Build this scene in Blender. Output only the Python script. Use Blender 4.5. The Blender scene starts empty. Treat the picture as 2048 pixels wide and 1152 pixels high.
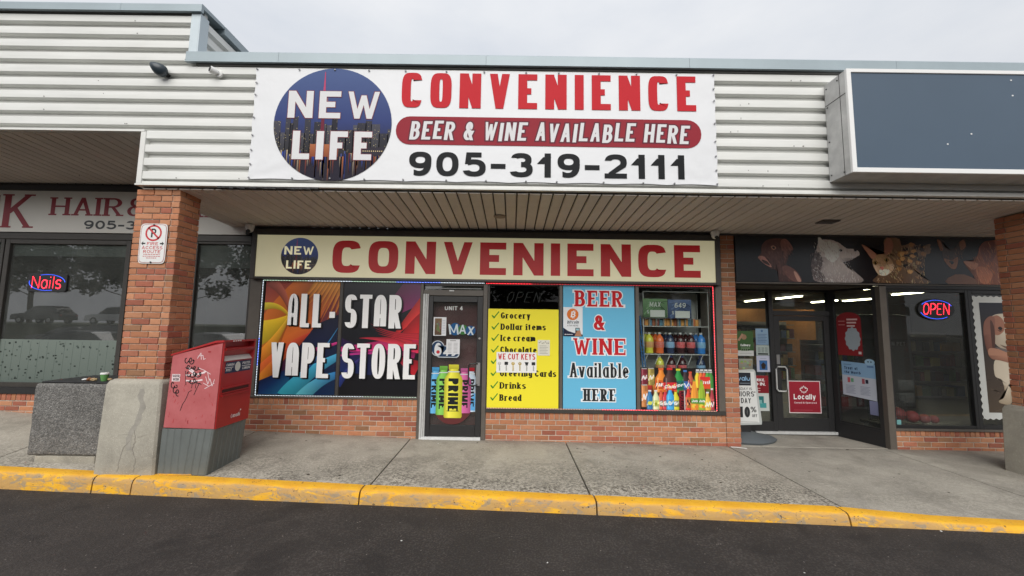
import bpy, bmesh, math, random
from math import radians, sin, cos, pi, sqrt
from mathutils import Matrix, Vector, noise
random.seed(7)
S = bpy.context.scene
COL = S.collection

# ---------------------------------------------------------------- camera
cd = bpy.data.cameras.new("camera"); cam = bpy.data.objects.new("camera", cd); COL.objects.link(cam)
PITCH, YAW, ROLL = 0.0956, -0.0005, 0.014
F = Vector((sin(YAW)*cos(PITCH), cos(YAW)*cos(PITCH), sin(PITCH)))
Rv = Vector((cos(YAW), -sin(YAW), 0)); Uv = Rv.cross(F)
R2 = Rv*cos(ROLL) + Uv*sin(ROLL); U2 = Uv*cos(ROLL) - Rv*sin(ROLL)
M = Matrix((R2, U2, -F)).transposed().to_4x4(); M.translation = Vector((0, -6.2, 1.6))
cam.matrix_world = M
cd.sensor_width = 36; cd.lens = 812/2048*36; cd.clip_start = .05; cd.clip_end = 2000
S.camera = cam

# ---------------------------------------------------------------- overcast sky
w = bpy.data.worlds.new("World"); S.world = w; w.use_nodes = True
nt = w.node_tree; nt.nodes.clear(); N = nt.nodes.new; Lk = nt.links.new
SUN_EL, SUN_AZ = radians(38), radians(184)      # azimuth: high, in front of the shops and a little to the left
out = N('ShaderNodeOutputWorld'); bg = N('ShaderNodeBackground'); bg.inputs[1].default_value = .1
sky = N('ShaderNodeTexSky'); sky.sky_type = 'NISHITA'; sky.sun_disc = False
sky.sun_elevation = SUN_EL; sky.sun_rotation = SUN_AZ; sky.air_density = 1.0; sky.dust_density = 3.0
hs = N('ShaderNodeHueSaturation'); hs.inputs['Saturation'].default_value = .3
Lk(sky.outputs[0], hs.inputs['Color'])
tc = N('ShaderNodeTexCoord'); sp = N('ShaderNodeSeparateXYZ'); Lk(tc.outputs['Generated'], sp.inputs[0])
mp = N('ShaderNodeMapping'); mp.inputs['Scale'].default_value = (1.2, 1.2, 3.0); Lk(tc.outputs['Generated'], mp.inputs[0])
nz = N('ShaderNodeTexNoise'); nz.inputs['Scale'].default_value = 2.2; nz.inputs['Detail'].default_value = 5; nz.inputs['Roughness'].default_value = .55
Lk(mp.outputs[0], nz.inputs['Vector'])
cr = N('ShaderNodeValToRGB'); cr.color_ramp.elements[0].position = .3; cr.color_ramp.elements[1].position = .7
cr.color_ramp.elements[0].color = (3.85, 4.06, 4.42, 1); cr.color_ramp.elements[1].color = (4.72, 4.8, 4.95, 1)
Lk(nz.outputs[0], cr.inputs[0])
mr = N('ShaderNodeMapRange'); mr.inputs[1].default_value = 0; mr.inputs[2].default_value = 1; mr.inputs[3].default_value = .72; mr.inputs[4].default_value = 1.12
Lk(sp.outputs[2], mr.inputs[0])
vm = N('ShaderNodeVectorMath'); vm.operation = 'SCALE'; Lk(cr.outputs[0], vm.inputs[0]); Lk(mr.outputs[0], vm.inputs[3])
mx = N('ShaderNodeMix'); mx.data_type = 'RGBA'; mx.inputs[0].default_value = .9
Lk(hs.outputs[0], mx.inputs[6]); Lk(vm.outputs[0], mx.inputs[7]); Lk(mx.outputs[2], bg.inputs[0]); Lk(bg.outputs[0], out.inputs[0])
sd = bpy.data.lights.new("sun", 'SUN'); sd.energy = 1.45; sd.angle = radians(60); sd.color = (1, .965, .91)
so = bpy.data.objects.new("sun", sd); COL.objects.link(so)
so.rotation_euler = Vector((-sin(SUN_AZ)*cos(SUN_EL), -cos(SUN_AZ)*cos(SUN_EL), -sin(SUN_EL))).to_track_quat('-Z', 'Y').to_euler()
S.view_settings.view_transform = 'Standard'; S.view_settings.look = 'None'; S.view_settings.gamma = 1
S.view_settings.exposure = 1.0; S.view_settings.use_curve_mapping = False
S.cycles.max_bounces = 8; S.cycles.transparent_max_bounces = 16; S.cycles.caustics_reflective = False; S.cycles.caustics_refractive = False
S.cycles.use_denoising = True

# ---------------------------------------------------------------- materials
def sc(r, g, b):                      # 0-255 sRGB -> linear
    f = lambda c: (c/255/12.92) if c/255 <= .04045 else ((c/255+.055)/1.055)**2.4
    return (f(r), f(g), f(b))
MATS = {}
def mat(name, col, rough=.6, metal=0, var=0, vscale=8, bump=0, bscale=40, spec=.5, rnd=0, emis=None, es=1, col2=None, dist=.002, stretch=None, det=6):
    """principled material: base colour varied by noise towards col2, per-object random value, fine bump"""
    if name in MATS: return MATS[name]
    m = bpy.data.materials.new(name); MATS[name] = m; m.use_nodes = True
    t = m.node_tree; b = t.nodes['Principled BSDF']; n = t.nodes.new; l = t.links.new
    b.inputs['Base Color'].default_value = (*col, 1); b.inputs['Roughness'].default_value = rough
    b.inputs['Metallic'].default_value = metal; b.inputs['Specular IOR Level'].default_value = spec
    co = n('ShaderNodeTexCoord').outputs['Object']
    if stretch:
        q = n('ShaderNodeMapping'); q.inputs['Scale'].default_value = stretch; l(co, q.inputs[0]); co = q.outputs[0]
    src = None
    if var or col2:
        z = n('ShaderNodeTexNoise'); z.inputs['Scale'].default_value = vscale; z.inputs['Detail'].default_value = det; z.inputs['Roughness'].default_value = .62
        l(co, z.inputs['Vector'])
        r = n('ShaderNodeMapRange'); r.inputs[1].default_value = .3; r.inputs[2].default_value = .7; l(z.outputs[0], r.inputs[0])
        x = n('ShaderNodeMix'); x.data_type = 'RGBA'; l(r.outputs[0], x.inputs[0])
        c2 = col2 or tuple(c*(1-var) for c in col)
        x.inputs[6].default_value = (*col, 1); x.inputs[7].default_value = (*c2, 1); src = x.outputs[2]
    if rnd:
        oi = n('ShaderNodeObjectInfo'); r = n('ShaderNodeMapRange'); r.inputs[3].default_value = 1-rnd; r.inputs[4].default_value = 1+rnd; l(oi.outputs['Random'], r.inputs[0])
        h = n('ShaderNodeHueSaturation'); l(r.outputs[0], h.inputs['Value'])
        if src: l(src, h.inputs['Color'])
        else: h.inputs['Color'].default_value = (*col, 1)
        src = h.outputs[0]
    if src: l(src, b.inputs['Base Color'])
    if bump:
        z = n('ShaderNodeTexNoise'); z.inputs['Scale'].default_value = bscale; z.inputs['Detail'].default_value = 4; l(co, z.inputs['Vector'])
        bm = n('ShaderNodeBump'); bm.inputs['Strength'].default_value = bump; bm.inputs['Distance'].default_value = dist
        l(z.outputs[0], bm.inputs['Height']); l(bm.outputs[0], b.inputs['Normal'])
    if emis: b.inputs['Emission Color'].default_value = (*emis, 1); b.inputs['Emission Strength'].default_value = es
    return m
def print_mat(name, rough=.5, es=0, spec=.4, bump=0, bscale=3, dist=.01):
    """flat print: colour comes from the artwork's own vertex colours"""
    if name in MATS: return MATS[name]
    m = bpy.data.materials.new(name); MATS[name] = m; m.use_nodes = True
    t = m.node_tree; b = t.nodes['Principled BSDF']; a = t.nodes.new('ShaderNodeVertexColor'); a.layer_name = 'Col'
    t.links.new(a.outputs[0], b.inputs['Base Color']); b.inputs['Roughness'].default_value = rough; b.inputs['Specular IOR Level'].default_value = spec
    if es: t.links.new(a.outputs[0], b.inputs['Emission Color']); b.inputs['Emission Strength'].default_value = es
    if bump:
        co = t.nodes.new('ShaderNodeTexCoord'); z = t.nodes.new('ShaderNodeTexNoise'); z.inputs['Scale'].default_value = bscale; z.inputs['Detail'].default_value = 3; z.inputs['Distortion'].default_value = .6
        t.links.new(co.outputs['Object'], z.inputs['Vector'])
        bm = t.nodes.new('ShaderNodeBump'); bm.inputs['Strength'].default_value = bump; bm.inputs['Distance'].default_value = dist
        t.links.new(z.outputs[0], bm.inputs['Height']); t.links.new(bm.outputs[0], b.inputs['Normal'])
    return m
def glass_mat(name, tint=(.75, .78, .77), ior=1.9, rough=0.0, dust_haze=0.0):
    m = bpy.data.materials.new(name); MATS[name] = m; m.use_nodes = True
    t = m.node_tree; t.nodes.clear(); n = t.nodes.new; l = t.links.new
    o = n('ShaderNodeOutputMaterial'); tr = n('ShaderNodeBsdfTransparent'); tr.inputs[0].default_value = (*tint, 1)
    g = n('ShaderNodeBsdfGlossy'); g.inputs['Roughness'].default_value = rough; fr = n('ShaderNodeFresnel'); fr.inputs[0].default_value = ior
    x = n('ShaderNodeMixShader'); ge = n('ShaderNodeNewGeometry'); mm = n('ShaderNodeMath'); mm.operation = 'SUBTRACT'; mm.inputs[0].default_value = 1; l(ge.outputs['Backfacing'], mm.inputs[1]); m2 = n('ShaderNodeMath'); m2.operation = 'MULTIPLY'; l(mm.outputs[0], m2.inputs[0]); l(fr.outputs[0], m2.inputs[1]); l(m2.outputs[0], x.inputs[0]); l(tr.outputs[0], x.inputs[1]); l(g.outputs[0], x.inputs[2]); l(x.outputs[0], o.inputs[0])
    if dust_haze:      # thin dusty haze, mixed in to lift the dark tones of the pane
        d = n('ShaderNodeBsdfDiffuse'); d.inputs[0].default_value = (.62, .64, .61, 1); y = n('ShaderNodeMixShader'); co = n('ShaderNodeTexCoord'); z = n('ShaderNodeTexNoise'); z.inputs['Scale'].default_value = 2.2; z.inputs['Detail'].default_value = 6; l(co.outputs['Object'], z.inputs['Vector'])
        r = n('ShaderNodeMapRange'); r.inputs[1].default_value = .3; r.inputs[2].default_value = .7; r.inputs[3].default_value = dust_haze*.6; r.inputs[4].default_value = dust_haze*1.4; l(z.outputs[0], r.inputs[0]); l(r.outputs[0], y.inputs[0]); l(x.outputs[0], y.inputs[1]); l(d.outputs[0], y.inputs[2]); l(y.outputs[0], o.inputs[0])
    return m
M_BR = [mat('brick_orange', (.46, .19, .095), .85, var=.25, vscale=25, bump=.5, bscale=90, rnd=.14),
        mat('brick_tan', (.49, .225, .12), .85, var=.22, vscale=25, bump=.5, bscale=90, rnd=.13),
        mat('brick_red', (.37, .12, .072), .85, var=.25, vscale=25, bump=.5, bscale=90, rnd=.15),
        mat('brick_brown', (.33, .165, .085), .85, var=.25, vscale=25, bump=.5, bscale=90, rnd=.14),
        mat('brick_salmon', (.43, .16, .092), .85, var=.25, vscale=25, bump=.5, bscale=90, rnd=.13)]
M_MORT = mat('mortar', (.56, .50, .42), .95, var=.25, vscale=18, bump=.5, bscale=120)
M_SIDE = mat('siding_white', (.72, .725, .70), .42, col2=(.62, .625, .60), vscale=2.5, bump=.15, bscale=6, dist=.004, stretch=(.5, 1, 3))
M_SIDE2 = mat('siding_trim', (.70, .70, .67), .45, var=.12, vscale=4)
M_GALV = mat('cap_metal', (.30, .36, .39), .40, metal=.15, var=.10, vscale=2, stretch=(1, 1, .4))
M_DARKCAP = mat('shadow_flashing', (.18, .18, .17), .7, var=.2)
M_SOFF = mat('soffit_brown', (.66, .61, .56), .6, var=.16, vscale=3, rnd=.05)
M_TRIM = mat('pale_blue_trim', (.50, .57, .61), .4, metal=.1, var=.1, vscale=3)
M_SOFFD = mat('soffit_groove', (.05, .042, .035), .8)
M_BRONZE = mat('bronze_frame', (.050, .045, .040), .42, spec=.5, var=.25, vscale=5)
M_BRONZE2 = mat('bronze_frame_light', (.115, .100, .085), .45, var=.2, vscale=5)
M_BLACK = mat('black_metal', (.018, .018, .019), .45)
M_ALU = mat('aluminium', (.60, .61, .60), .35, metal=.15, var=.2, vscale=20)
M_STEEL = mat('steel', (.55, .55, .55), .3, metal=.9)
M_WHITE = mat('white_plastic', (.75, .75, .74), .4)
M_WALLIN = mat('dark_interior', (.07, .065, .06), .9, var=.3, vscale=2)
M_ORANGE = mat('interior_orange', (.34, .15, .05), .9, var=.25, vscale=2)
M_FLOORIN = mat('interior_floor', (.12, .115, .11), .5, var=.3, vscale=4)
M_GLASS = glass_mat('window_glass', (.66, .69, .68), 2.5, dust_haze=.055)
M_GLASS2 = glass_mat('door_glass', (.80, .82, .82), 1.6, dust_haze=.022)
M_GLASS3 = glass_mat('clear_glass', (.90, .92, .91), 1.45)
P_PAPER = print_mat('paper_print', .75, spec=.2)
P_VINYL = print_mat('vinyl_print', .55, spec=.15, bump=.35, bscale=1.6, dist=.02)
P_GLOSS = print_mat('gloss_print', .28, spec=.5)
P_LIT = print_mat('backlit_print', .4, es=.22)
P_PAINT = print_mat('sign_paint', .5)
P_PETS = print_mat('pet_print', .25, spec=.5)

# ---------------------------------------------------------------- mesh + object helpers
def wo(o):
    v = Vector((0, 0, 0))
    while o: v += Vector(o.location); o = o.parent
    return v
def tag(o, label=None, cat=None, group=None, kind=None):
    if label: o['label'] = label
    if cat: o['category'] = cat
    if group: o['group'] = group
    if kind: o['kind'] = kind
    return o
def thing(name, loc, label, cat, group=None):
    o = bpy.data.objects.new(name, None); COL.objects.link(o); o.location = loc; o.empty_display_size = .2
    return tag(o, label, cat, group)
class MB:
    big = False
    def __init__(s): s.v = []; s.f = []; s.c = []; s.mi = []; s.mats = []; s.cur = 0
    def m(s, material):
        if material not in s.mats: s.mats.append(material)
        s.cur = s.mats.index(material); return s
    def face(s, pts, cols=None):
        k = len(s.v); s.v += [tuple(p) for p in pts]; s.f.append(tuple(range(k, k+len(pts)))); s.mi.append(s.cur)
        s.c += list(cols) if cols else [(1, 1, 1)]*len(pts)
    def add(s, vs, fs, col=(1, 1, 1)):
        k = len(s.v); s.v += [tuple(p) for p in vs]; s.c += [col]*len(vs)
        for f in fs: s.f.append(tuple(i+k for i in f)); s.mi.append(s.cur)
    def box(s, x0, x1, y0, y1, z0, z1, col=(1, 1, 1)):
        s.add([(x0,y0,z0),(x1,y0,z0),(x1,y1,z0),(x0,y1,z0),(x0,y0,z1),(x1,y0,z1),(x1,y1,z1),(x0,y1,z1)],
              [(0,1,5,4),(1,2,6,5),(2,3,7,6),(3,0,4,7),(4,5,6,7),(3,2,1,0)], col); return s
    def cbox(s, x0, x1, y0, y1, z0, z1, b=.005):
        """box with all edges chamfered"""
        bm = bmesh.new(); bmesh.ops.create_cube(bm, size=1)
        for v in bm.verts: v.co = Vector(((x0+x1)/2+v.co.x*(x1-x0), (y0+y1)/2+v.co.y*(y1-y0), (z0+z1)/2+v.co.z*(z1-z0)))
        b = min(b, (x1-x0)*.45, (y1-y0)*.45, (z1-z0)*.45)
        bmesh.ops.bevel(bm, geom=bm.edges[:], offset=b, segments=2 if b > .008 else 1, affect='EDGES', profile=.5)
        s.bm(bm); return s
    def bm(s, bm, mt=None):
        bm.verts.index_update(); s.add([(mt @ v.co) if mt else v.co for v in bm.verts], [[v.index for v in f.verts] for f in bm.faces]); bm.free()
    def prism(s, poly, axis, a, b):
        """extrude a polygon (2D, in the plane normal to axis) from a to b"""
        def P(p, t): return {0: (t, p[0], p[1]), 1: (p[0], t, p[1]), 2: (p[0], p[1], t)}[axis]
        n = len(poly); vs = [P(p, a) for p in poly]+[P(p, b) for p in poly]
        fs = [(i, (i+1) % n, n+(i+1) % n, n+i) for i in range(n)]+[tuple(range(n-1, -1, -1)), tuple(range(n, 2*n))]
        s.add(vs, fs); return s
    def lathe(s, prof, cx=0, cy=0, n=14, axis=2, c=None, cap=True):
        """prof: (r, h) pairs around a vertical (or other) axis"""
        k = len(s.v); vs = []; fs = []
        for r, h in prof:
            for i in range(n):
                a = 2*pi*i/n; q = (r*cos(a), r*sin(a), h)
                if axis == 1: q = (q[0], q[2], q[1])
                if axis == 0: q = (q[2], q[0], q[1])
                vs.append((q[0]+cx, q[1]+cy, q[2]) if c is None else (q[0]+c[0], q[1]+c[1], q[2]+c[2]))
        for j in range(len(prof)-1):
            for i in range(n): fs.append((j*n+i, j*n+(i+1) % n, (j+1)*n+(i+1) % n, (j+1)*n+i))
        if cap: fs += [tuple(range(n-1, -1, -1)), tuple(range((len(prof)-1)*n, len(prof)*n))]
        s.add(vs, fs); return s
    def tube(s, pts, r, n=8):
        pts = [Vector(p) for p in pts]; vs = []; fs = []
        for i, p in enumerate(pts):
            d = (pts[min(i+1, len(pts)-1)]-pts[max(i-1, 0)]).normalized()
            a = d.cross(Vector((0, 0, 1)) if abs(d.z) < .9 else Vector((1, 0, 0))).normalized(); b = d.cross(a)
            for k in range(n): t = 2*pi*k/n; vs.append(p+a*r*cos(t)+b*r*sin(t))
        for j in range(len(pts)-1):
            for k in range(n): fs.append((j*n+k, j*n+(k+1) % n, (j+1)*n+(k+1) % n, (j+1)*n+k))
        fs += [tuple(range(n)), tuple(range(len(pts)*n-1, (len(pts)-1)*n-1, -1))]
        s.add(vs, fs); return s
    def build(s, name, material=None, parent=None, smooth=False, at=None, color=False, fix=True):
        """at: world point that becomes the object's origin (default: the parent's own origin)"""
        po = wo(parent) if parent else Vector((0, 0, 0)); o0 = Vector(at) if at is not None else po
        me = bpy.data.meshes.new(name); me.from_pydata([(v[0]-o0.x, v[1]-o0.y, v[2]-o0.z) for v in s.v], [], s.f)
        for mm in (s.mats or [material]): me.materials.append(mm)
        if s.mats: me.polygons.foreach_set('material_index', s.mi)
        if color:
            a = me.color_attributes.new('Col', 'FLOAT_COLOR', 'POINT'); fl = []
            for c in s.c: fl += [c[0], c[1], c[2], 1]
            a.data.foreach_set('color', fl)
        elif fix:
            b = bmesh.new(); b.from_mesh(me); bmesh.ops.recalc_face_normals(b, faces=b.faces[:]); b.to_mesh(me); b.free()
        if smooth:
            me.polygons.foreach_set('use_smooth', [True]*len(me.polygons))
            try: me.set_sharp_from_angle(angle=radians(38))
            except Exception: pass
        o = bpy.data.objects.new(name, me); COL.objects.link(o)
        if parent: o.parent = parent
        o.location = o0-po
        return o
def inst(name, me, parent, loc, rz=0):
    o = bpy.data.objects.new(name, me); COL.objects.link(o); o.parent = parent; o.location = Vector(loc)-wo(parent); o.rotation_euler.z = rz; return o
def copy_tree(o, parent=None, dl=None):
    c = o.copy(); COL.objects.link(c); c.parent = parent
    for ch in list(o.children): copy_tree(ch, c)
    return c

# ---------------------------------------------------------------- lettering: own stroke alphabet
def arc(cx, cy, rx, ry, a0, a1, n=None, sq=2.0):
    n = n or max(4, int(abs(a1-a0)/14)); r = []
    for i in range(n+1):
        a = radians(a0+(a1-a0)*i/n); c, q = cos(a), sin(a)
        r.append((cx+rx*math.copysign(abs(c)**(2/sq), c), cy+ry*math.copysign(abs(q)**(2/sq), q)))
    return r
XH = .70
def garc(cx, cy, rx, ry, a0, a1, sq=2.0):
    """arc for letter strokes: every point also carries its left-hand offset direction"""
    n = max(5, int(abs(a1-a0)/11)); r = []; sg = -1 if a1 > a0 else 1
    for i in range(n+1):
        a = radians(a0+(a1-a0)*i/n); c, q = cos(a), sin(a); ox = math.copysign(abs(c)**(2/sq), c); oy = math.copysign(abs(q)**(2/sq), q)
        r.append((cx+rx*ox, cy+ry*oy, sg*ox, sg*oy))
    return r
def glyph(ch, q=2.0, deco=False):
    """strokes in unit space: ('L', p, p, flags) straight, ('C', pts) curved; returns (relative width, strokes)"""
    L = lambda a, b, f='b': ('L', a, b, f)
    C = lambda *p: ('C', [x for s in p for x in (s if isinstance(s, list) else [s])])
    A = lambda *a: garc(*a, sq=q)
    x = XH
    if deco and ch == 'A': return .9, [C((0, 0), (0, .6), A(.5, .6, .5, .4, 180, 90)[1:], A(.5, .6, .5, .4, 90, 0)[1:], (1, 0)), L((0, .34), (1, .34), 'n')]
    G = {
    'A': (1.0, [L((0,0),(.5,1),'s'), L((.5,1),(1,0),'e'), L((.22,.3),(.78,.3),'n')]),
    'B': (.92, [L((0,0),(0,1)), C((0,1),(.45,1),A(.45,.76,.45,.24,90,-90),(0,.52)), C((0,.52),(.5,.52),A(.5,.26,.5,.26,90,-90),(0,0))]),
    'C': (.95, [C(A(.5,.5,.5,.5,32,328))]),
    'D': (.98, [L((0,0),(0,1)), C((0,1),(.4,1),A(.4,.5,.6,.5,90,-90),(0,0))]),
    'E': (.82, [L((0,0),(0,1)), L((0,1),(1,1),'e'), L((0,.51),(.86,.51),'n'), L((0,0),(1,0),'e')]),
    'F': (.80, [L((0,0),(0,1)), L((0,1),(1,1),'e'), L((0,.5),(.85,.5),'n')]),
    'G': (1.0, [C(A(.5,.5,.5,.5,40,330)), L((.55,.46),(1,.46),'n'), L((1,.46),(1,.1),'n')]),
    'H': (1.0, [L((0,0),(0,1)), L((1,0),(1,1)), L((0,.5),(1,.5),'n')]),
    'I': (.0, [L((.5,0),(.5,1))]),
    'J': (.7, [C((1,1),(1,.3),A(.5,.3,.5,.3,0,-165))]),
    'K': (1.0, [L((0,0),(0,1)), L((.05,.42),(.95,1),'e'), L((.32,.6),(1,0),'e')]),
    'L': (.8, [L((0,0),(0,1)), L((0,0),(1,0),'e')]),
    'M': (1.25, [L((0,0),(0,1),'s'), L((0,1),(.5,.08),'s'), L((.5,.08),(1,1),'e'), L((1,1),(1,0),'e')]),
    'N': (1.02, [L((0,0),(0,1)), L((0,1),(1,0),'n'), L((1,0),(1,1),'e')]),
    'O': (1.0, [C(A(.5,.5,.5,.5,0,360))]),
    'P': (.9, [L((0,0),(0,1)), C((0,1),(.5,1),A(.5,.73,.5,.27,90,-90),(0,.46))]),
    'R': (.98, [L((0,0),(0,1)), C((0,1),(.48,1),A(.48,.75,.46,.25,90,-90),(0,.5)), L((.45,.5),(1,0),'e')]),
    'S': (.88, [C(A(.5,.755,.5,.245,28,270), A(.5,.255,.5,.255,90,-152)[1:])]),
    'T': (.9, [L((.5,0),(.5,1),'s'), L((0,1),(1,1),'b')]),
    'U': (1.0, [C((0,1),(0,.35),A(.5,.35,.5,.35,180,360),(1,1))]),
    'V': (1.0, [L((0,1),(.5,0),'s'), L((.5,0),(1,1),'e')]),
    'W': (1.5, [L((0,1),(.27,0),'s'), L((.27,0),(.5,.95),'n'), L((.5,.95),(.73,0),'n'), L((.73,0),(1,1),'e')]),
    'X': (.95, [L((0,0),(1,1)), L((0,1),(1,0))]),
    'Y': (.95, [L((0,1),(.5,.45),'s'), L((1,1),(.5,.45),'s'), L((.5,.5),(.5,0),'e')]),
    'Z': (.9, [L((0,1),(1,1),'s'), L((1,1),(0,0),'n'), L((0,0),(1,0),'e')]),
    '0': (.85, [C(A(.5,.5,.5,.5,0,360))]),
    '1': (.45, [L((.8,0),(.8,1),'s'), L((.75,.93),(0,.70),'n')]),
    '2': (.85, [C(A(.5,.7,.5,.3,165,-30),(.05,.04)), L((0,0),(1,0),'n')]),
    '3': (.85, [C(A(.46,.76,.46,.24,155,-90)), C(A(.46,.27,.54,.27,90,-155))]),
    '4': (.9, [L((.72,0),(.72,1),'n'), L((.7,1),(0,.28),'n'), L((0,.28),(1,.28),'n')]),
    '5': (.85, [L((.12,1),(.92,1),'n'), L((.14,1),(.06,.52),'n'), C(A(.46,.32,.54,.32,130,-155))]),
    '6': (.85, [C(A(.5,.3,.5,.3,0,360)), C(A(.56,.44,.56,.56,190,58))]),
    '7': (.8, [L((0,1),(1,1),'n'), L((1,1),(.3,0),'n')]),
    '8': (.85, [C(A(.5,.77,.42,.23,0,360)), C(A(.5,.27,.5,.27,0,360))]),
    '9': (.85, [C(A(.5,.7,.5,.3,0,360)), C(A(.44,.56,.56,.56,10,-122))]),
    '&': (1.05, [C(A(.42,.78,.25,.22,-60,240)), C(A(.38,.26,.38,.26,40,320)), L((.25,.68),(1,0),'n'), L((.72,.2),(1,.52),'n')]),
    '-': (.45, [L((0,.42),(1,.42),'n')]), '.': (.0, [L((.5,0),(.5,.07),'n')]), "'": (.0, [L((.5,.78),(.5,1),'n')]),
    ',': (.0, [L((.5,-.1),(.5,.07),'n')]), '$': (.85, [C(A(.5,.755,.5,.245,28,270), A(.5,.255,.5,.255,90,-152)[1:]), L((.5,-.08),(.5,1.08),'n')]),
    '%': (1.1, [C(A(.2,.8,.2,.2,0,360)), C(A(.8,.2,.2,.2,0,360)), L((.15,0),(.85,1),'n')]),
    'a': (.78, [C(A(.5,x/2,.5,x/2,0,360)), L((1,x),(1,0),'e')]),
    'b': (.8, [L((0,0),(0,1),'e'), C(A(.5,x/2,.5,x/2,0,360))]),
    'c': (.72, [C(A(.5,x/2,.5,x/2,45,315))]),
    'd': (.8, [L((1,1),(1,0)), C(A(.5,x/2,.5,x/2,0,360))]),
    'e': (.76, [C((0,x*.5),(1,x*.5),A(.5,x/2,.5,x/2,5,318))]),
    'f': (.5, [L((.35,0),(.35,.8),'s'), C(A(.8,.78,.45,.22,180,75)), L((0,x),(.85,x),'n')]),
    'g': (.8, [C(A(.5,x/2,.5,x/2,0,360)), C((1,x),(1,-.08),A(.5,-.08,.5,.2,0,-150))]),
    'h': (.8, [L((0,0),(0,1)), C(A(.5,x*.62,.5,x*.38,180,0),(1,0))]),
    'i': (.0, [L((.5,0),(.5,x)), L((.5,.86),(.5,1.0),'n')]),
    'k': (.8, [L((0,0),(0,1)), L((0,.25),(.9,x),'n'), L((.3,.42),(1,0),'n')]),
    'l': (.0, [L((.5,0),(.5,1))]),
    'm': (1.3, [L((0,0),(0,x)), C(A(.25,x*.62,.25,x*.38,180,0),(.5,0)), C(A(.75,x*.62,.25,x*.38,180,0),(1,0))]),
    'n': (.8, [L((0,0),(0,x)), C(A(.5,x*.62,.5,x*.38,180,0),(1,0))]),
    'o': (.8, [C(A(.5,x/2,.5,x/2,0,360))]),
    'p': (.8, [L((0,-.28),(0,x)), C(A(.5,x/2,.5,x/2,0,360))]),
    'r': (.6, [L((0,0),(0,x)), C(A(.6,x*.6,.6,x*.4,180,50))]),
    's': (.68, [C(A(.5,x*.76,.5,x*.24,35,270), A(.5,x*.26,.5,x*.26,90,-150)[1:])]),
    't': (.5, [C((.35,.95),(.35,.15),A(.7,.17,.35,.17,180,290)), L((0,x),(.9,x),'n')]),
    'u': (.8, [C((0,x),(0,.25),A(.5,.25,.5,.25,180,360),(1,x))]),
    'v': (.8, [L((0,x),(.5,0),'s'), L((.5,0),(1,x),'e')]),
    'w': (1.15, [L((0,x),(.27,0),'s'), L((.27,0),(.5,x),'n'), L((.5,x),(.73,0),'n'), L((.73,0),(1,x),'e')]),
    'x': (.78, [L((0,0),(1,x)), L((0,x),(1,0))]),
    'y': (.8, [L((0,x),(.5,0),'s'), L((1,x),(.3,-.28),'s')]),
    }
    return G.get(ch, G['-'])
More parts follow.
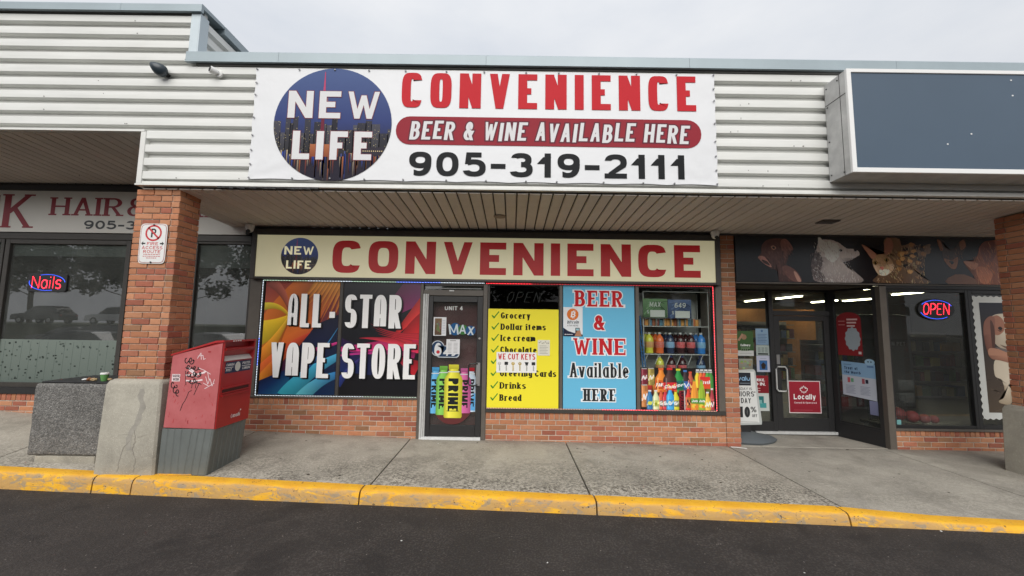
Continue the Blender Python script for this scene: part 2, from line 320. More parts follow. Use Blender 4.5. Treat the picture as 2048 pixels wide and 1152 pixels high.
class Print:
    """flat artwork on a plane: o = world origin, u = right, v = up, n = towards the viewer; every polygon carries its own ink colour"""
    def __init__(s, o, u=(1,0,0), v=(0,0,1), n=(0,-1,0)):
        s.o, s.u, s.vv, s.n = Vector(o), Vector(u), Vector(v), Vector(n); s.mb = MB(); s.clip = None; s.texts = []
    def poly(s, pts, col, lay=0, off=0.):
        """pts (u,v) or (u,v,(r,g,b)); convex clip region optional"""
        P = [(p[0], p[1], p[2] if len(p) > 2 else col) for p in pts]
        if s.clip:
            P = clip(P, s.clip)
            if len(P) < 3: return
        a = sum(P[i][0]*P[(i+1) % len(P)][1]-P[(i+1) % len(P)][0]*P[i][1] for i in range(len(P)))
        if (a > 0) != (s.u.cross(s.vv).dot(s.n) > 0): P.reverse()
        d = .0006*(lay+1)+off
        s.mb.face([s.o+s.u*p[0]+s.vv*p[1]+s.n*d for p in P], [p[2] for p in P])
    def rect(s, x0, x1, y0, y1, col, lay=0, col2=None, r=0):
        if r:
            p = []
            for cx, cy, a in ((x1-r, y1-r, 0), (x0+r, y1-r, 90), (x0+r, y0+r, 180), (x1-r, y0+r, 270)): p += arc(cx, cy, r, r, a, a+90, 6)
            return s.poly(p, col, lay)
        c2 = col2 or col; s.poly([(x0, y0, c2), (x1, y0, c2), (x1, y1, col), (x0, y1, col)], col, lay)
    def ell(s, cx, cy, rx, ry, col, lay=0, n=36): s.poly(arc(cx, cy, rx, ry, 0, 360, n)[:-1], col, lay)
    def ring(s, cx, cy, r0, r1, col, lay=0, n=40, a0=0, a1=360, ey=1):
        for i in range(n):
            t, q = radians(a0+(a1-a0)*i/n), radians(a0+(a1-a0)*(i+1)/n)
            s.poly([(cx+r0*cos(t), cy+r0*ey*sin(t)), (cx+r1*cos(t), cy+r1*ey*sin(t)), (cx+r1*cos(q), cy+r1*ey*sin(q)), (cx+r0*cos(q), cy+r0*ey*sin(q))], col, lay)
    def line(s, pts, w, col, lay=0, taper=False):
        n = len(pts)
        for i in range(n-1):
            (x0, y0), (x1, y1) = pts[i][:2], pts[i+1][:2]; dx, dy = x1-x0, y1-y0; l = math.hypot(dx, dy) or 1
            ww = w*(1-.7*abs(2*i/max(1, n-1)-1)) if taper else w
            ex, ey = dx/l*ww*.4, dy/l*ww*.4; px, py = -dy/l*ww/2, dx/l*ww/2
            s.poly([(x0-ex+px, y0-ey+py), (x0-ex-px, y0-ey-py), (x1+ex-px, y1+ey-py), (x1+ex+px, y1+ey+py)], col, lay, .00012*(i % 3))
    def blade(s, p0, p1, p2, w, c0, c1, lay=0, n=14, w2=None):
        """curved tapering colour sweep"""
        prev = None
        for i in range(n+1):
            t = i/n; x = (1-t)**2*p0[0]+2*t*(1-t)*p1[0]+t*t*p2[0]; y = (1-t)**2*p0[1]+2*t*(1-t)*p1[1]+t*t*p2[1]
            dx = 2*(1-t)*(p1[0]-p0[0])+2*t*(p2[0]-p1[0]); dy = 2*(1-t)*(p1[1]-p0[1])+2*t*(p2[1]-p1[1]); l = math.hypot(dx, dy) or 1
            ww = w*(1-t)+(w2 or 0)*t; c = tuple(a+(b-a)*t for a, b in zip(c0, c1)); cd_ = tuple(k*.45 for k in c)
            cur = ((x-dy/l*ww/2, y+dx/l*ww/2, c), (x+dy/l*ww/2, y-dx/l*ww/2, cd_))
            if prev: s.poly([prev[0], prev[1], cur[1], cur[0]], c, lay)
            prev = cur
    def text(s, txt, x0, x1, y0, h, col, W=.2, T=None, q=2.0, serif=0, st=.1, lay=1, grow=0, slant=0, gap=None, sp=.42, deco=False, jit=0, align='fit', asp=None, rot=None):
        """one line of lettering, cap height h, fitted between x0 and x1 (or natural width when asp is given)"""
        T = T if T is not None else W; gap = gap if gap is not None else .12; Wm, Tm = W*h, T*h
        gl = [(c, None if c == ' ' else glyph(c, q, deco)) for c in txt]
        rel = sum(g[0] for c, g in gl if g); fix = sum(Wm for c, g in gl if g)+sum((sp if c == ' ' else gap)*h for c, g in gl)-gap*h
        serx = 2*serif*h*sum(1 for c, g in gl if g)*.6 if serif else 0
        k = asp*h if asp else max(.02*h, (x1-x0-fix-serx)/max(rel, .3))
        if fix+serx > .93*(x1-x0) and not asp:      # too tight: squeeze everything
            z = (x1-x0)/(fix+serx+rel*.35*h); k = .35*h*z; Wm *= z; gapm = gap*h*z; spm = sp*h*z; serm = serif*h*z
        else: gapm = gap*h; spm = sp*h; serm = serif*h
        tot = sum((g[0]*k+Wm+(serm*1.2 if serif else 0)+gapm) if g else spm for c, g in gl)-gapm
        x = x0 if align == 'fit' or align == 'l' else (x0+x1-tot)/2
        sf = s; main = s.mb; letter_i = 0
        sepw = h >= .085 and not grow and s.sep
        if sepw: s.mb = MB(); s.texts.append(s.mb)
        def put(pts, off):
            P = []
            for (a, b) in pts:
                a2 = a+slant*(b-y0)
                if rot: a2, b = rot(a2, b)
                P.append((a2, b))
            sf.poly(P, col, lay, off)
        for c, g in gl:
            if not g:
                x += spm
                if sepw: s.mb = MB(); s.texts.append(s.mb)
                continue
            if sepw and h > .25 and letter_i: s.mb = MB(); s.texts.append(s.mb)
            gw = g[0]*k+Wm; xs = x+(serm*.6 if serif else 0); jy = random.uniform(-jit, jit)*h; letter_i += 1; e = .00025*(letter_i % 2)
            X = lambda u: xs+Wm/2+u*(gw-Wm)
            Y = lambda v: y0+jy+Tm/2+v*(h-Tm)
            for st_ in g[1]:
                e += .00004
                if st_[0] == 'L':
                    (u0, v0), (u1, v1), fl = st_[1:]; ax, ay, bx, by = X(u0), Y(v0), X(u1), Y(v1); dx, dy = bx-ax, by-ay
                    if abs(dy) < 1e-6 or abs(dy) < .12*abs(dx):
                        l, r = (ax, bx) if ax < bx else (bx, ax); ul, ur = min(u0, u1), max(u0, u1)
                        if ul == 0: l -= Wm/2
                        if ur == 1: r += Wm/2
                        put([(l-grow, ay-Tm/2-grow), (r+grow, by-Tm/2-grow), (r+grow, by+Tm/2+grow), (l-grow, ay+Tm/2+grow)], e)
                        if serif and fl in 'eb' and fl != 'n':
                            sg = 1 if v0 < .5 else -1; hh = .26*h
                            put([(r-Wm*.45-grow, ay-Tm/2*sg-grow*sg), (r+grow, ay-Tm/2*sg-grow*sg), (r+grow, ay+sg*(hh+grow)), (r-Wm*.3-grow, ay+sg*(hh+grow))], e+.00002)
                            if fl == 'b': put([(l+Wm*.45+grow, ay-Tm/2*sg-grow*sg), (l-grow, ay-Tm/2*sg-grow*sg), (l-grow, ay+sg*(hh+grow)), (l+Wm*.3+grow, ay+sg*(hh+grow))], e+.00007)
                    else:
                        l = math.hypot(dx, dy); th = sqrt((Wm*dy/l)**2+(Tm*dx/l)**2); hw = th/2*l/abs(dy)*(1 if abs(dx) < .08*abs(dy) else (.70 if c in 'WM' and Wm > .16*h else .86 if Wm > .16*h else .95))+grow*l/abs(dy)
                        def ext(v, vo): return Tm/2 if v in (0, 1, XH, -.28) else 0
                        sg = 1 if dy > 0 else -1
                        e0, e1 = ext(v0, v1)+grow, ext(v1, v0)+grow
                        ax2, ay2 = ax-dx/abs(dy)*e0*0, ay-sg*e0; bx2, by2 = bx, by+sg*e1
                        if u0 != u1 and abs(dx) > .1*abs(dy): ax2 = ax; bx2 = bx
                        put([(ax2-hw, ay2), (ax2+hw, ay2), (bx2+hw, by2), (bx2-hw, by2)], e)
                        if serif:
                            for (qx, qy, vv, on, d) in ((ax, ay2, v0, fl in 'bs', -sg), (bx, by2, v1, fl in 'be', sg)):
                                if on and vv in (0, 1, XH, -.28):
                                    sl = serm+hw; ty = qy-d*(st*h+2*grow)
                                    left = sl; right = sl
                                    if vv == XH or (c in 'bdhklir' and vv == 1): right = hw
                                    put([(qx-left-(grow if left != hw else 0), qy), (qx+right+(grow if right != hw else 0), qy), (qx+right+(grow if right != hw else 0), ty), (qx-left-(grow if left != hw else 0), ty)], e+.00005)
                else:
                    src_ = st_[1]; n = len(src_); pts = [(X(p_[0]), Y(p_[1])) for p_ in src_]; closed = math.hypot(pts[0][0]-pts[-1][0], pts[0][1]-pts[-1][1]) < 1e-6; prev = None
                    for i, (px, py) in enumerate(pts):
                        a = pts[max(i-1, 0)]; b = pts[min(i+1, n-1)]; dx, dy = b[0]-a[0], b[1]-a[1]; l = math.hypot(dx, dy) or 1
                        if len(src_[i]) == 4: nx, ny = src_[i][2], src_[i][3]
                        else: nx, ny = -dy/l, dx/l
                        gx = gy = 0
                        if not closed and i in (0, n-1):       # square-cut terminals
                            if abs(dy) > .75*abs(dx): nx, ny = (1 if nx > 0 else -1), 0; gy = math.copysign(grow, dy)*(1 if i else -1)
                            else: nx, ny = 0, (1 if ny > 0 else -1); gx = math.copysign(grow, dx)*(1 if i else -1)
                        ox, oy = nx*(Wm/2+grow), ny*(Tm/2+grow); px += gx; py += gy
                        cur = ((px+ox, py+oy), (px-ox, py-oy))
                        if prev: put([prev[0], prev[1], cur[1], cur[0]], e)
                        prev = cur
                    continue
                    n = len(pts); closed = math.hypot(pts[0][0]-pts[-1][0], pts[0][1]-pts[-1][1]) < 1e-6; prev = None
                    for i, (px, py) in enumerate(pts):
                        a = pts[i-1] if i else (pts[-2] if closed else pts[0]); b = pts[i+1] if i < n-1 else (pts[1] if closed else pts[-1])
                        dx, dy = b[0]-a[0], b[1]-a[1]; l = math.hypot(dx, dy) or 1
                        th = sqrt((Wm*dy/l)**2+(Tm*dx/l)**2)/2+grow
                        if 0 < i < n-1:      # widen at corners
                            d1 = (px-pts[i-1][0], py-pts[i-1][1]); d2 = (pts[i+1][0]-px, pts[i+1][1]-py); l1 = math.hypot(*d1) or 1; l2 = math.hypot(*d2) or 1
                            cs = max(-.9, min(1, (d1[0]*d2[0]+d1[1]*d2[1])/(l1*l2))); th /= max(.75, sqrt((1+cs)/2))
                        gx, gy = (0, 0)
                        if grow and not closed and i in (0, n-1): sg = -1 if i == 0 else 1; gx, gy = sg*dx/l*grow, sg*dy/l*grow
                        cur = ((px-dy/l*th+gx, py+dx/l*th+gy), (px+dy/l*th+gx, py-dx/l*th+gy))
                        if prev: put([prev[0], prev[1], cur[1], cur[0]], e)
                        prev = cur
            x += gw+(serm*1.2 if serif else 0)+gapm
        for m_ in s.texts: m_.big = m_.big or (h > .25 and m_.v != [] and sepw)
        s.mb = main
        return x
    sep = True
    def build(s, name, material, parent):
        for m_ in s.texts:
            if m_.v: m_.build('letter' if m_.big else 'lettering', material, parent, color=True)
        if s.mb.v: return s.mb.build(name, material, parent, color=True)
def hull(P):
    P = sorted(set(P)); H = []
    for seq in (P, P[::-1]):
        k = len(H)
        for p in seq:
            while len(H) >= k+2 and (H[-1][0]-H[-2][0])*(p[1]-H[-2][1])-(H[-1][1]-H[-2][1])*(p[0]-H[-2][0]) <= 0: H.pop()
            H.append(p)
        H.pop()
    return H
def hull_pen(put, pts, a, b, e):
    """sweep a chamfered rectangular pen nib (half size a x b) along a path"""
    c = .22*min(a, b); nib = [(-a+c, -b), (a-c, -b), (a, -b+c), (a, b-c), (a-c, b), (-a+c, b), (-a, b-c), (-a, -b+c)]
    for i, ((x0, y0), (x1, y1)) in enumerate(zip(pts, pts[1:])):
        put(hull([(x0+u, y0+v) for u, v in nib]+[(x1+u, y1+v) for u, v in nib]), e+.000004*i)
def clip(P, C):
    for i in range(len(C)):
        (ax, ay), (bx, by) = C[i], C[(i+1) % len(C)]; O = []
        side = lambda p: (bx-ax)*(p[1]-ay)-(by-ay)*(p[0]-ax)
        for j in range(len(P)):
            p, q = P[j], P[(j+1) % len(P)]; sp_, sq_ = side(p), side(q)
            if sp_ >= 0: O.append(p)
            if (sp_ >= 0) != (sq_ >= 0):
                t = sp_/(sp_-sq_); O.append((p[0]+(q[0]-p[0])*t, p[1]+(q[1]-p[1])*t, tuple(a+(b-a)*t for a, b in zip(p[2], q[2]))))
        P = O
        if len(P) < 3: return []
    return P
def ipl(x, T):
    if x <= T[0][0]: return T[0][1]
    for (a, b), (c, d) in zip(T, T[1:]):
        if x <= c: return b+(d-b)*(x-a)/(c-a)
    return T[-1][1]
def gf(x): return ipl(x, [(-12, .45), (-7.6, .26), (-5.2, .10), (-3.77, .02), (-1.37, -.062), (-.37, -.066), (3.41, -.110), (7, -.122), (12, -.16)])
def kz(x): return ipl(x, [(-12, -.03), (-5.2, -.05), (-1.6, -.075), (3.15, -.082), (3.5, -.10), (4.0, -.125), (5, -.135), (12, -.15)])
def ky(x): return -1.86-.075*max(x, -7)
def az(x): return ipl(x, [(-5, -.222), (4.5, -.180)])
def gz(x, y):
    if y >= 0: return gf(x)
    t = min(1, y/ky(x)); return gf(x)*(1-t)+kz(x)*t
# ---------------------------------------------------------------- ground materials
def concrete_mat(name, c0, c1, dark, worn=True, yoff=0):
    m = bpy.data.materials.new(name); m.use_nodes = True; t = m.node_tree; b = t.nodes['Principled BSDF']; n = t.nodes.new; l = t.links.new
    co = n('ShaderNodeTexCoord').outputs['Object']
    def noi(sc_, det, lo, hi, rough=.6, dis=0):
        z = n('ShaderNodeTexNoise'); z.inputs['Scale'].default_value = sc_; z.inputs['Detail'].default_value = det; z.inputs['Roughness'].default_value = rough; z.inputs['Distortion'].default_value = dis
        l(co, z.inputs['Vector']); r = n('ShaderNodeMapRange'); r.inputs[1].default_value = lo; r.inputs[2].default_value = hi; l(z.outputs[0], r.inputs[0]); return z, r
    def mixc(f, a, bcol):
        x = n('ShaderNodeMix'); x.data_type = 'RGBA'; l(f, x.inputs[0])
        if isinstance(a, tuple): x.inputs[6].default_value = (*a, 1)
        else: l(a, x.inputs[6])
        x.inputs[7].default_value = (*bcol, 1); return x.outputs[2]
    z1, r1 = noi(1.7, 5, .35, .65); c = mixc(r1.outputs[0], c0, c1)
    z2, r2 = noi(34, 4, .44, .56, .75); z4, r4 = noi(2.6, 6, .48, .68, .65, .6)
    # coarse exposed aggregate: dark pits between pale stones, strongest towards the kerb
    sp_ = n('ShaderNodeSeparateXYZ'); l(co, sp_.inputs[0]); mr_ = n('ShaderNodeMapRange'); mr_.inputs[1].default_value = -.7; mr_.inputs[2].default_value = -1.75; l(sp_.outputs[1], mr_.inputs[0])
    ma = n('ShaderNodeMath'); ma.operation = 'MULTIPLY_ADD'; l(mr_.outputs[0], ma.inputs[0]); ma.inputs[1].default_value = .85 if worn else .25; ma.inputs[2].default_value = .22
    zz = n('ShaderNodeTexNoise'); zz.inputs['Scale'].default_value = 2.1; zz.inputs['Detail'].default_value = 4; l(co, zz.inputs['Vector'])
    ma2 = n('ShaderNodeMath'); ma2.operation = 'MULTIPLY'; l(ma.outputs[0], ma2.inputs[0]); zr = n('ShaderNodeMapRange'); zr.inputs[1].default_value = .3; zr.inputs[2].default_value = .62; zr.inputs[3].default_value = .35; l(zz.outputs[0], zr.inputs[0]); l(zr.outputs[0], ma2.inputs[1])
    ma3 = n('ShaderNodeMath'); ma3.operation = 'MULTIPLY'; l(ma2.outputs[0], ma3.inputs[0]); l(r2.outputs[0], ma3.inputs[1])
    c = mixc(ma3.outputs[0], c, dark)
    ms = n('ShaderNodeMath'); ms.operation = 'MULTIPLY'; l(r4.outputs[0], ms.inputs[0]); ms.inputs[1].default_value = .38
    c = mixc(ms.outputs[0], c, tuple(k*.9 for k in dark))
    z3, r3 = noi(160, 1, .68, .74); c = mixc(r3.outputs[0], c, tuple(min(1, k*1.7) for k in c0))
    l(c, b.inputs['Base Color']); b.inputs['Roughness'].default_value = .92; b.inputs['Specular IOR Level'].default_value = .25
    bm = n('ShaderNodeBump'); bm.inputs['Strength'].default_value = .6; bm.inputs['Distance'].default_value = .006; l(z2.outputs[0], bm.inputs['Height']); l(bm.outputs[0], b.inputs['Normal'])
    return m
M_CONC = concrete_mat('sidewalk_concrete', (.43, .395, .335), (.345, .318, .268), (.10, .09, .075))
M_CONC2 = concrete_mat('sidewalk_smooth', (.385, .36, .31), (.29, .27, .235), (.15, .138, .115), worn=False)
M_GRIME = mat('joint_grime', (.035, .032, .028), .95)
def asphalt_mat():
    m = bpy.data.materials.new('asphalt'); m.use_nodes = True; t = m.node_tree; b = t.nodes['Principled BSDF']; n = t.nodes.new; l = t.links.new
    co = n('ShaderNodeTexCoord').outputs['Object']
    def noi(s_, d, lo, hi, a=0, bb=1, dis=0):
        z = n('ShaderNodeTexNoise'); z.inputs['Scale'].default_value = s_; z.inputs['Detail'].default_value = d; z.inputs['Distortion'].default_value = dis; l(co, z.inputs['Vector'])
        r = n('ShaderNodeMapRange'); r.inputs[1].default_value = lo; r.inputs[2].default_value = hi; r.inputs[3].default_value = a; r.inputs[4].default_value = bb; l(z.outputs[0], r.inputs[0]); return z, r.outputs[0]
    def mixc(f, a, c):
        x = n('ShaderNodeMix'); x.data_type = 'RGBA'; l(f, x.inputs[0])
        if isinstance(a, tuple): x.inputs[6].default_value = (*a, 1)
        else: l(a, x.inputs[6])
        x.inputs[7].default_value = (*c, 1); return x.outputs[2]
    z0, f0 = noi(.7, 5, .35, .65, dis=.5); c = mixc(f0, (.030, .026, .025), (.041, .035, .032))
    z1, f1 = noi(60, 3, .48, .66, 0, .7); c = mixc(f1, c, (.082, .073, .067)); z6, f6 = noi(2.4, 6, .42, .62, 0, .5, .8); c = mixc(f6, c, (.026, .023, .022))
    vo = n('ShaderNodeTexVoronoi'); vo.inputs['Scale'].default_value = 26; l(co, vo.inputs['Vector'])
    rr = n('ShaderNodeMapRange'); rr.inputs[1].default_value = .16; rr.inputs[2].default_value = .09; l(vo.outputs['Distance'], rr.inputs[0])
    z5, f5 = noi(9, 2, .58, .66); mm = n('ShaderNodeMath'); mm.operation = 'MULTIPLY'; l(rr.outputs[0], mm.inputs[0]); l(f5, mm.inputs[1])
    c = mixc(mm.outputs[0], c, (.24, .22, .20))
    z7, f7 = noi(1.1, 7, .60, .68, 0, .45, 1.2); c = mixc(f7, c, (.018, .016, .016)); z8, f8 = noi(5, 8, .64, .70, 0, .5, 2.0); c = mixc(f8, c, (.060, .054, .050))
    l(c, b.inputs['Base Color']); b.inputs['Roughness'].default_value = .82; b.inputs['Specular IOR Level'].default_value = .3
    zb = n('ShaderNodeTexNoise'); zb.inputs['Scale'].default_value = 95; zb.inputs['Detail'].default_value = 5; l(co, zb.inputs['Vector'])
    bm = n('ShaderNodeBump'); bm.inputs['Strength'].default_value = .8; bm.inputs['Distance'].default_value = .008; l(zb.outputs[0], bm.inputs['Height']); l(bm.outputs[0], b.inputs['Normal'])
    return m
def kerb_mat():
    m = bpy.data.materials.new('kerb_paint'); m.use_nodes = True; t = m.node_tree; b = t.nodes['Principled BSDF']; n = t.nodes.new; l = t.links.new
    co = n('ShaderNodeTexCoord').outputs['Object']
    def noi(s_, d, lo, hi, a=0, bb=1, dis=0, st=None):
        z = n('ShaderNodeTexNoise'); z.inputs['Scale'].default_value = s_; z.inputs['Detail'].default_value = d; z.inputs['Distortion'].default_value = dis; z.inputs['Roughness'].default_value = .65
        if st: q = n('ShaderNodeMapping'); q.inputs['Scale'].default_value = st; l(co, q.inputs[0]); l(q.outputs[0], z.inputs['Vector'])
        else: l(co, z.inputs['Vector'])
        r = n('ShaderNodeMapRange'); r.inputs[1].default_value = lo; r.inputs[2].default_value = hi; r.inputs[3].default_value = a; r.inputs[4].default_value = bb; l(z.outputs[0], r.inputs[0]); return z, r.outputs[0]
    def mixc(f, a, c):
        x = n('ShaderNodeMix'); x.data_type = 'RGBA'; l(f, x.inputs[0])
        if isinstance(a, tuple): x.inputs[6].default_value = (*a, 1)
        else: l(a, x.inputs[6])
        x.inputs[7].default_value = (*c, 1); return x.outputs[2]
    z0, f0 = noi(4, 5, .35, .65); c = mixc(f0, (.78, .425, .016), (.68, .33, .016))
    # worn paint low on the face: dirty concrete shows through
    z1, f1 = noi(6, 9, .42, .50, 0, 1, .8, (.45, 1, 1.8)); ge = n('ShaderNodeNewGeometry'); s3 = n('ShaderNodeSeparateXYZ'); l(ge.outputs['Normal'], s3.inputs[0])
    up = n('ShaderNodeMapRange'); up.inputs[1].default_value = .95; up.inputs[2].default_value = .55; up.inputs[3].default_value = .05; up.inputs[4].default_value = .78; l(s3.outputs[2], up.inputs[0])
    mm = n('ShaderNodeMath'); mm.operation = 'MULTIPLY'; l(f1, mm.inputs[0]); l(up.outputs[0], mm.inputs[1]); c = mixc(mm.outputs[0], c, (.40, .25, .11))
    z2, f2 = noi(13, 8, .54, .60, 0, .9, 1.0, (.6, 1, 1.2)); m2 = n('ShaderNodeMath'); m2.operation = 'MULTIPLY'; l(f2, m2.inputs[0]); l(up.outputs[0], m2.inputs[1]); c = mixc(m2.outputs[0], c, (.25, .22, .17))
    z3, f3 = noi(24, 6, .635, .66, 0, 1, 1.5); c = mixc(f3, c, (.05, .04, .03))
    l(c, b.inputs['Base Color']); b.inputs['Roughness'].default_value = .7
    zb = n('ShaderNodeTexNoise'); zb.inputs['Scale'].default_value = 30; zb.inputs['Detail'].default_value = 6; l(co, zb.inputs['Vector'])
    bm = n('ShaderNodeBump'); bm.inputs['Strength'].default_value = .7; bm.inputs['Distance'].default_value = .008; l(zb.outputs[0], bm.inputs['Height']); l(bm.outputs[0], b.inputs['Normal'])
    return m
M_ASPH = asphalt_mat(); M_KERB = kerb_mat()

# ---------------------------------------------------------------- the ground
mb = MB(); mb.add([(x, y, az(x)) for x in (-400, -5, 4.5, 400) for y in (-400, 400)], [(0, 2, 3, 1), (2, 4, 5, 3), (4, 6, 7, 5)])
tag(mb.build('asphalt', M_ASPH), kind='structure', label='dark asphalt of the parking lot in front of the kerb')
walk = MB(); xs = [-14+i*.5 for i in range(61)]
for a, b in zip(xs, xs[1:]):
    for t0, t1 in ((0, .5), (.5, .93)):
        walk.face([(a, ky(a)*t0+.3*(t0 == 0), gz(a, ky(a)*t0)-.03), (b, ky(b)*t0+.3*(t0 == 0), gz(b, ky(b)*t0)-.03), (b, ky(b)*t1, gz(b, ky(b)*t1)-.03), (a, ky(a)*t1, gz(a, ky(a)*t1)-.03)])
SW = tag(walk.build('sidewalk', M_GRIME), kind='structure', label='concrete sidewalk in front of the shops')
def slab(x0, x1, yb, yfn, m, lab=None):
    nx, ny = max(2, int((x1-x0)/.3)), 7; mb = MB(); vs = []; g = .009
    X = [x0+g, x0+g+.012]+[x0+(x1-x0)*i/nx for i in range(1, nx)]+[x1-g-.012, x1-g]
    Tt = [0, .008]+[j/ny for j in range(1, ny)]+[.992, 1]
    for j, t in enumerate(Tt):
        for i, x in enumerate(X):
            y = yb+(yfn(x)-yb)*t; z = gz(x, y)+.0025*noise.noise(Vector((x*.9, y*.9, 0)))
            if i in (0, len(X)-1) or j in (0, len(Tt)-1): z -= .006
            vs.append((x, y, z))
    W_ = len(X); fs = [(j*W_+i, j*W_+i+1, (j+1)*W_+i+1, (j+1)*W_+i) for j in range(len(Tt)-1) for i in range(W_-1)]
    ring = [i for i in range(W_)]+[j*W_+W_-1 for j in range(1, len(Tt))]+[(len(Tt)-1)*W_+i for i in range(W_-2, -1, -1)]+[j*W_ for j in range(len(Tt)-2, 0, -1)]
    k = len(vs); vs += [(vs[i][0], vs[i][1], vs[i][2]-.06) for i in ring]; n = len(ring)
    fs += [(ring[i], ring[(i+1) % n], k+(i+1) % n, k+i) for i in range(n)]
    mb.add(vs, fs); o = mb.build('slab', m, SW, smooth=True)
    if lab: o['label'] = lab
J = [-12.9, -10.6, -8.3, -6.05, -3.75, -1.47, .82, 3.22, 5.52, 7.8, 10.1]
for a, b in zip(J, J[1:]):
    slab(a, b, .0, lambda x: ky(x)+.005, M_CONC2 if a > 3 else M_CONC)
slab(3.42, 6.2, .85, lambda x: .004, M_CONC2, 'threshold slab in the shop doorway')
# kerb
KB = thing('kerb', (0, -1.9, -.18), None, None); KB['kind'] = 'structure'; KB['label'] = 'yellow painted concrete kerb'
def kerb(x0, x1, seed):
    g = .008; xs = [x0+g]; 
    while xs[-1] < x1-g-.07: xs.append(xs[-1]+.06)
    xs.append(x1-g); vs = []
    for i, x in enumerate(xs):
        y, z = ky(x), kz(x)+.002; h = z-az(x); sh = min(1, h/.1); e = .004 if i in (0, len(xs)-1) else 0
        nn = lambda a, b_: noise.noise(Vector((x*a, b_*3.1+seed, 0)))
        ch = max(0, nn(5, 1)-.25)*.04
        P = [(y, -.27), (y, z-e), (y-.05, z+.001-e+.001*nn(4, 0)), (y-.115-ch*.6, z-.003-e-ch*.2), (y-.135-ch, z-.012*sh-e-ch), (y-.146-ch*.5+.003*nn(9, 3), z-.03*sh-e), (y-.158+.005*nn(7, 4), z-.06*sh), (y-.168+.004*nn(6, 5), az(x)+.002), (y-.172, az(x)-.04)]
        vs += [(x, a, b_) for a, b_ in P]
    m_ = 9; fs = [(i*m_+j, i*m_+j+1, (i+1)*m_+j+1, (i+1)*m_+j) for i in range(len(xs)-1) for j in range(m_-1)]
    fs += [tuple(range(m_)), tuple(range(len(vs)-1, len(vs)-1-m_, -1))]
    mb = MB(); mb.add(vs, fs); mb.build('kerb_stone', M_KERB, KB, smooth=True)
for i, (a, b) in enumerate([(-13, -10.5), (-10.5, -8.2), (-8.2, -6.3), (-6.3, -4.45), (-4.45, -4.0), (-4.0, -1.52), (-1.52, .85), (.85, 3.16), (3.16, 5.6), (5.6, 8), (8, 10.5)]): kerb(a, b, i*1.7)

# ---------------------------------------------------------------- bricks
BM = {}
def brick_mesh(L, h, d, k):
    key = (round(L, 3), round(h, 3), d, k)
    if key in BM: return BM[key]
    b = .0035; hx, hz = L/2, h/2
    v = [(-hx, b, -hz), (hx, b, -hz), (hx, b, hz), (-hx, b, hz), (-hx+b, 0, -hz+b), (hx-b, 0, -hz+b), (hx-b, 0, hz-b), (-hx+b, 0, hz-b), (-hx, d, -hz), (hx, d, -hz), (hx, d, hz), (-hx, d, hz)]
    f = [(4, 5, 6, 7), (0, 1, 5, 4), (1, 2, 6, 5), (2, 3, 7, 6), (3, 0, 4, 7), (8, 9, 1, 0), (9, 10, 2, 1), (10, 11, 3, 2), (11, 8, 0, 3), (11, 10, 9, 8)]
    me = bpy.data.meshes.new('brick'); me.from_pydata(v, [], f); me.materials.append(M_BR[k]); BM[key] = me; return me
HC, JT = .0725, .0095
WT = {'light': [38, 36, 20, 2, 5], 'mixed': [38, 26, 15, 7, 14], 'red': [18, 6, 44, 10, 22]}
def put_brick(parent, x, y, z, L, h, rz, wt, d=.085):
    k = random.choices(range(5), WT[wt])[0]; j = random.uniform(-.003, .002)
    inst('brick', brick_mesh(L, h, d, k), parent, (x-sin(rz)*-j*0, y+j, z), rz)
def course_run(parent, p0, rz, segs, z, wt, h=HC-JT):
    """bricks laid along direction rz from p0; segs = list of nominal lengths"""
    x, y = p0; c, s_ = cos(rz), sin(rz)
    for L in segs:
        put_brick(parent, x+c*L/2, y+s_*L/2, z, L-JT, h, rz, wt); x += c*L; y += s_*L
def split(total, first, full=.209):
    r = []; t = 0
    if first: r.append(min(first, total)); t += r[-1]
    while t < total-.015:
        L = min(full, total-t)
        if total-t-L < .05 and total-t-L > 0: L = total-t
        r.append(L); t += L
    return r
def wall_panel(name, parent, x0, x1, ztop, zbot, wt='mixed', soldier=.105, y=-.02, label=None):
    mb = MB(); mb.box(x0+.002, x1-.002, y+.006, .13, zbot, ztop-.003); w_ = mb.build(name, M_MORT, parent)
    if label: w_['label'] = label
    z = ztop
    if soldier:
        n = round((x1-x0)/.0735); p = (x1-x0)/n
        for i in range(n): put_brick(w_, x0+p*(i+.5), y-.004, z-soldier/2+JT/2, p-JT, soldier-JT, 0, wt)
        z -= soldier
    r = 0
    while z > zbot:
        course_run(w_, (x0, y), 0, split(x1-x0, .105 if r % 2 else .209), z-HC/2, wt); z -= HC; r += 1
    return w_
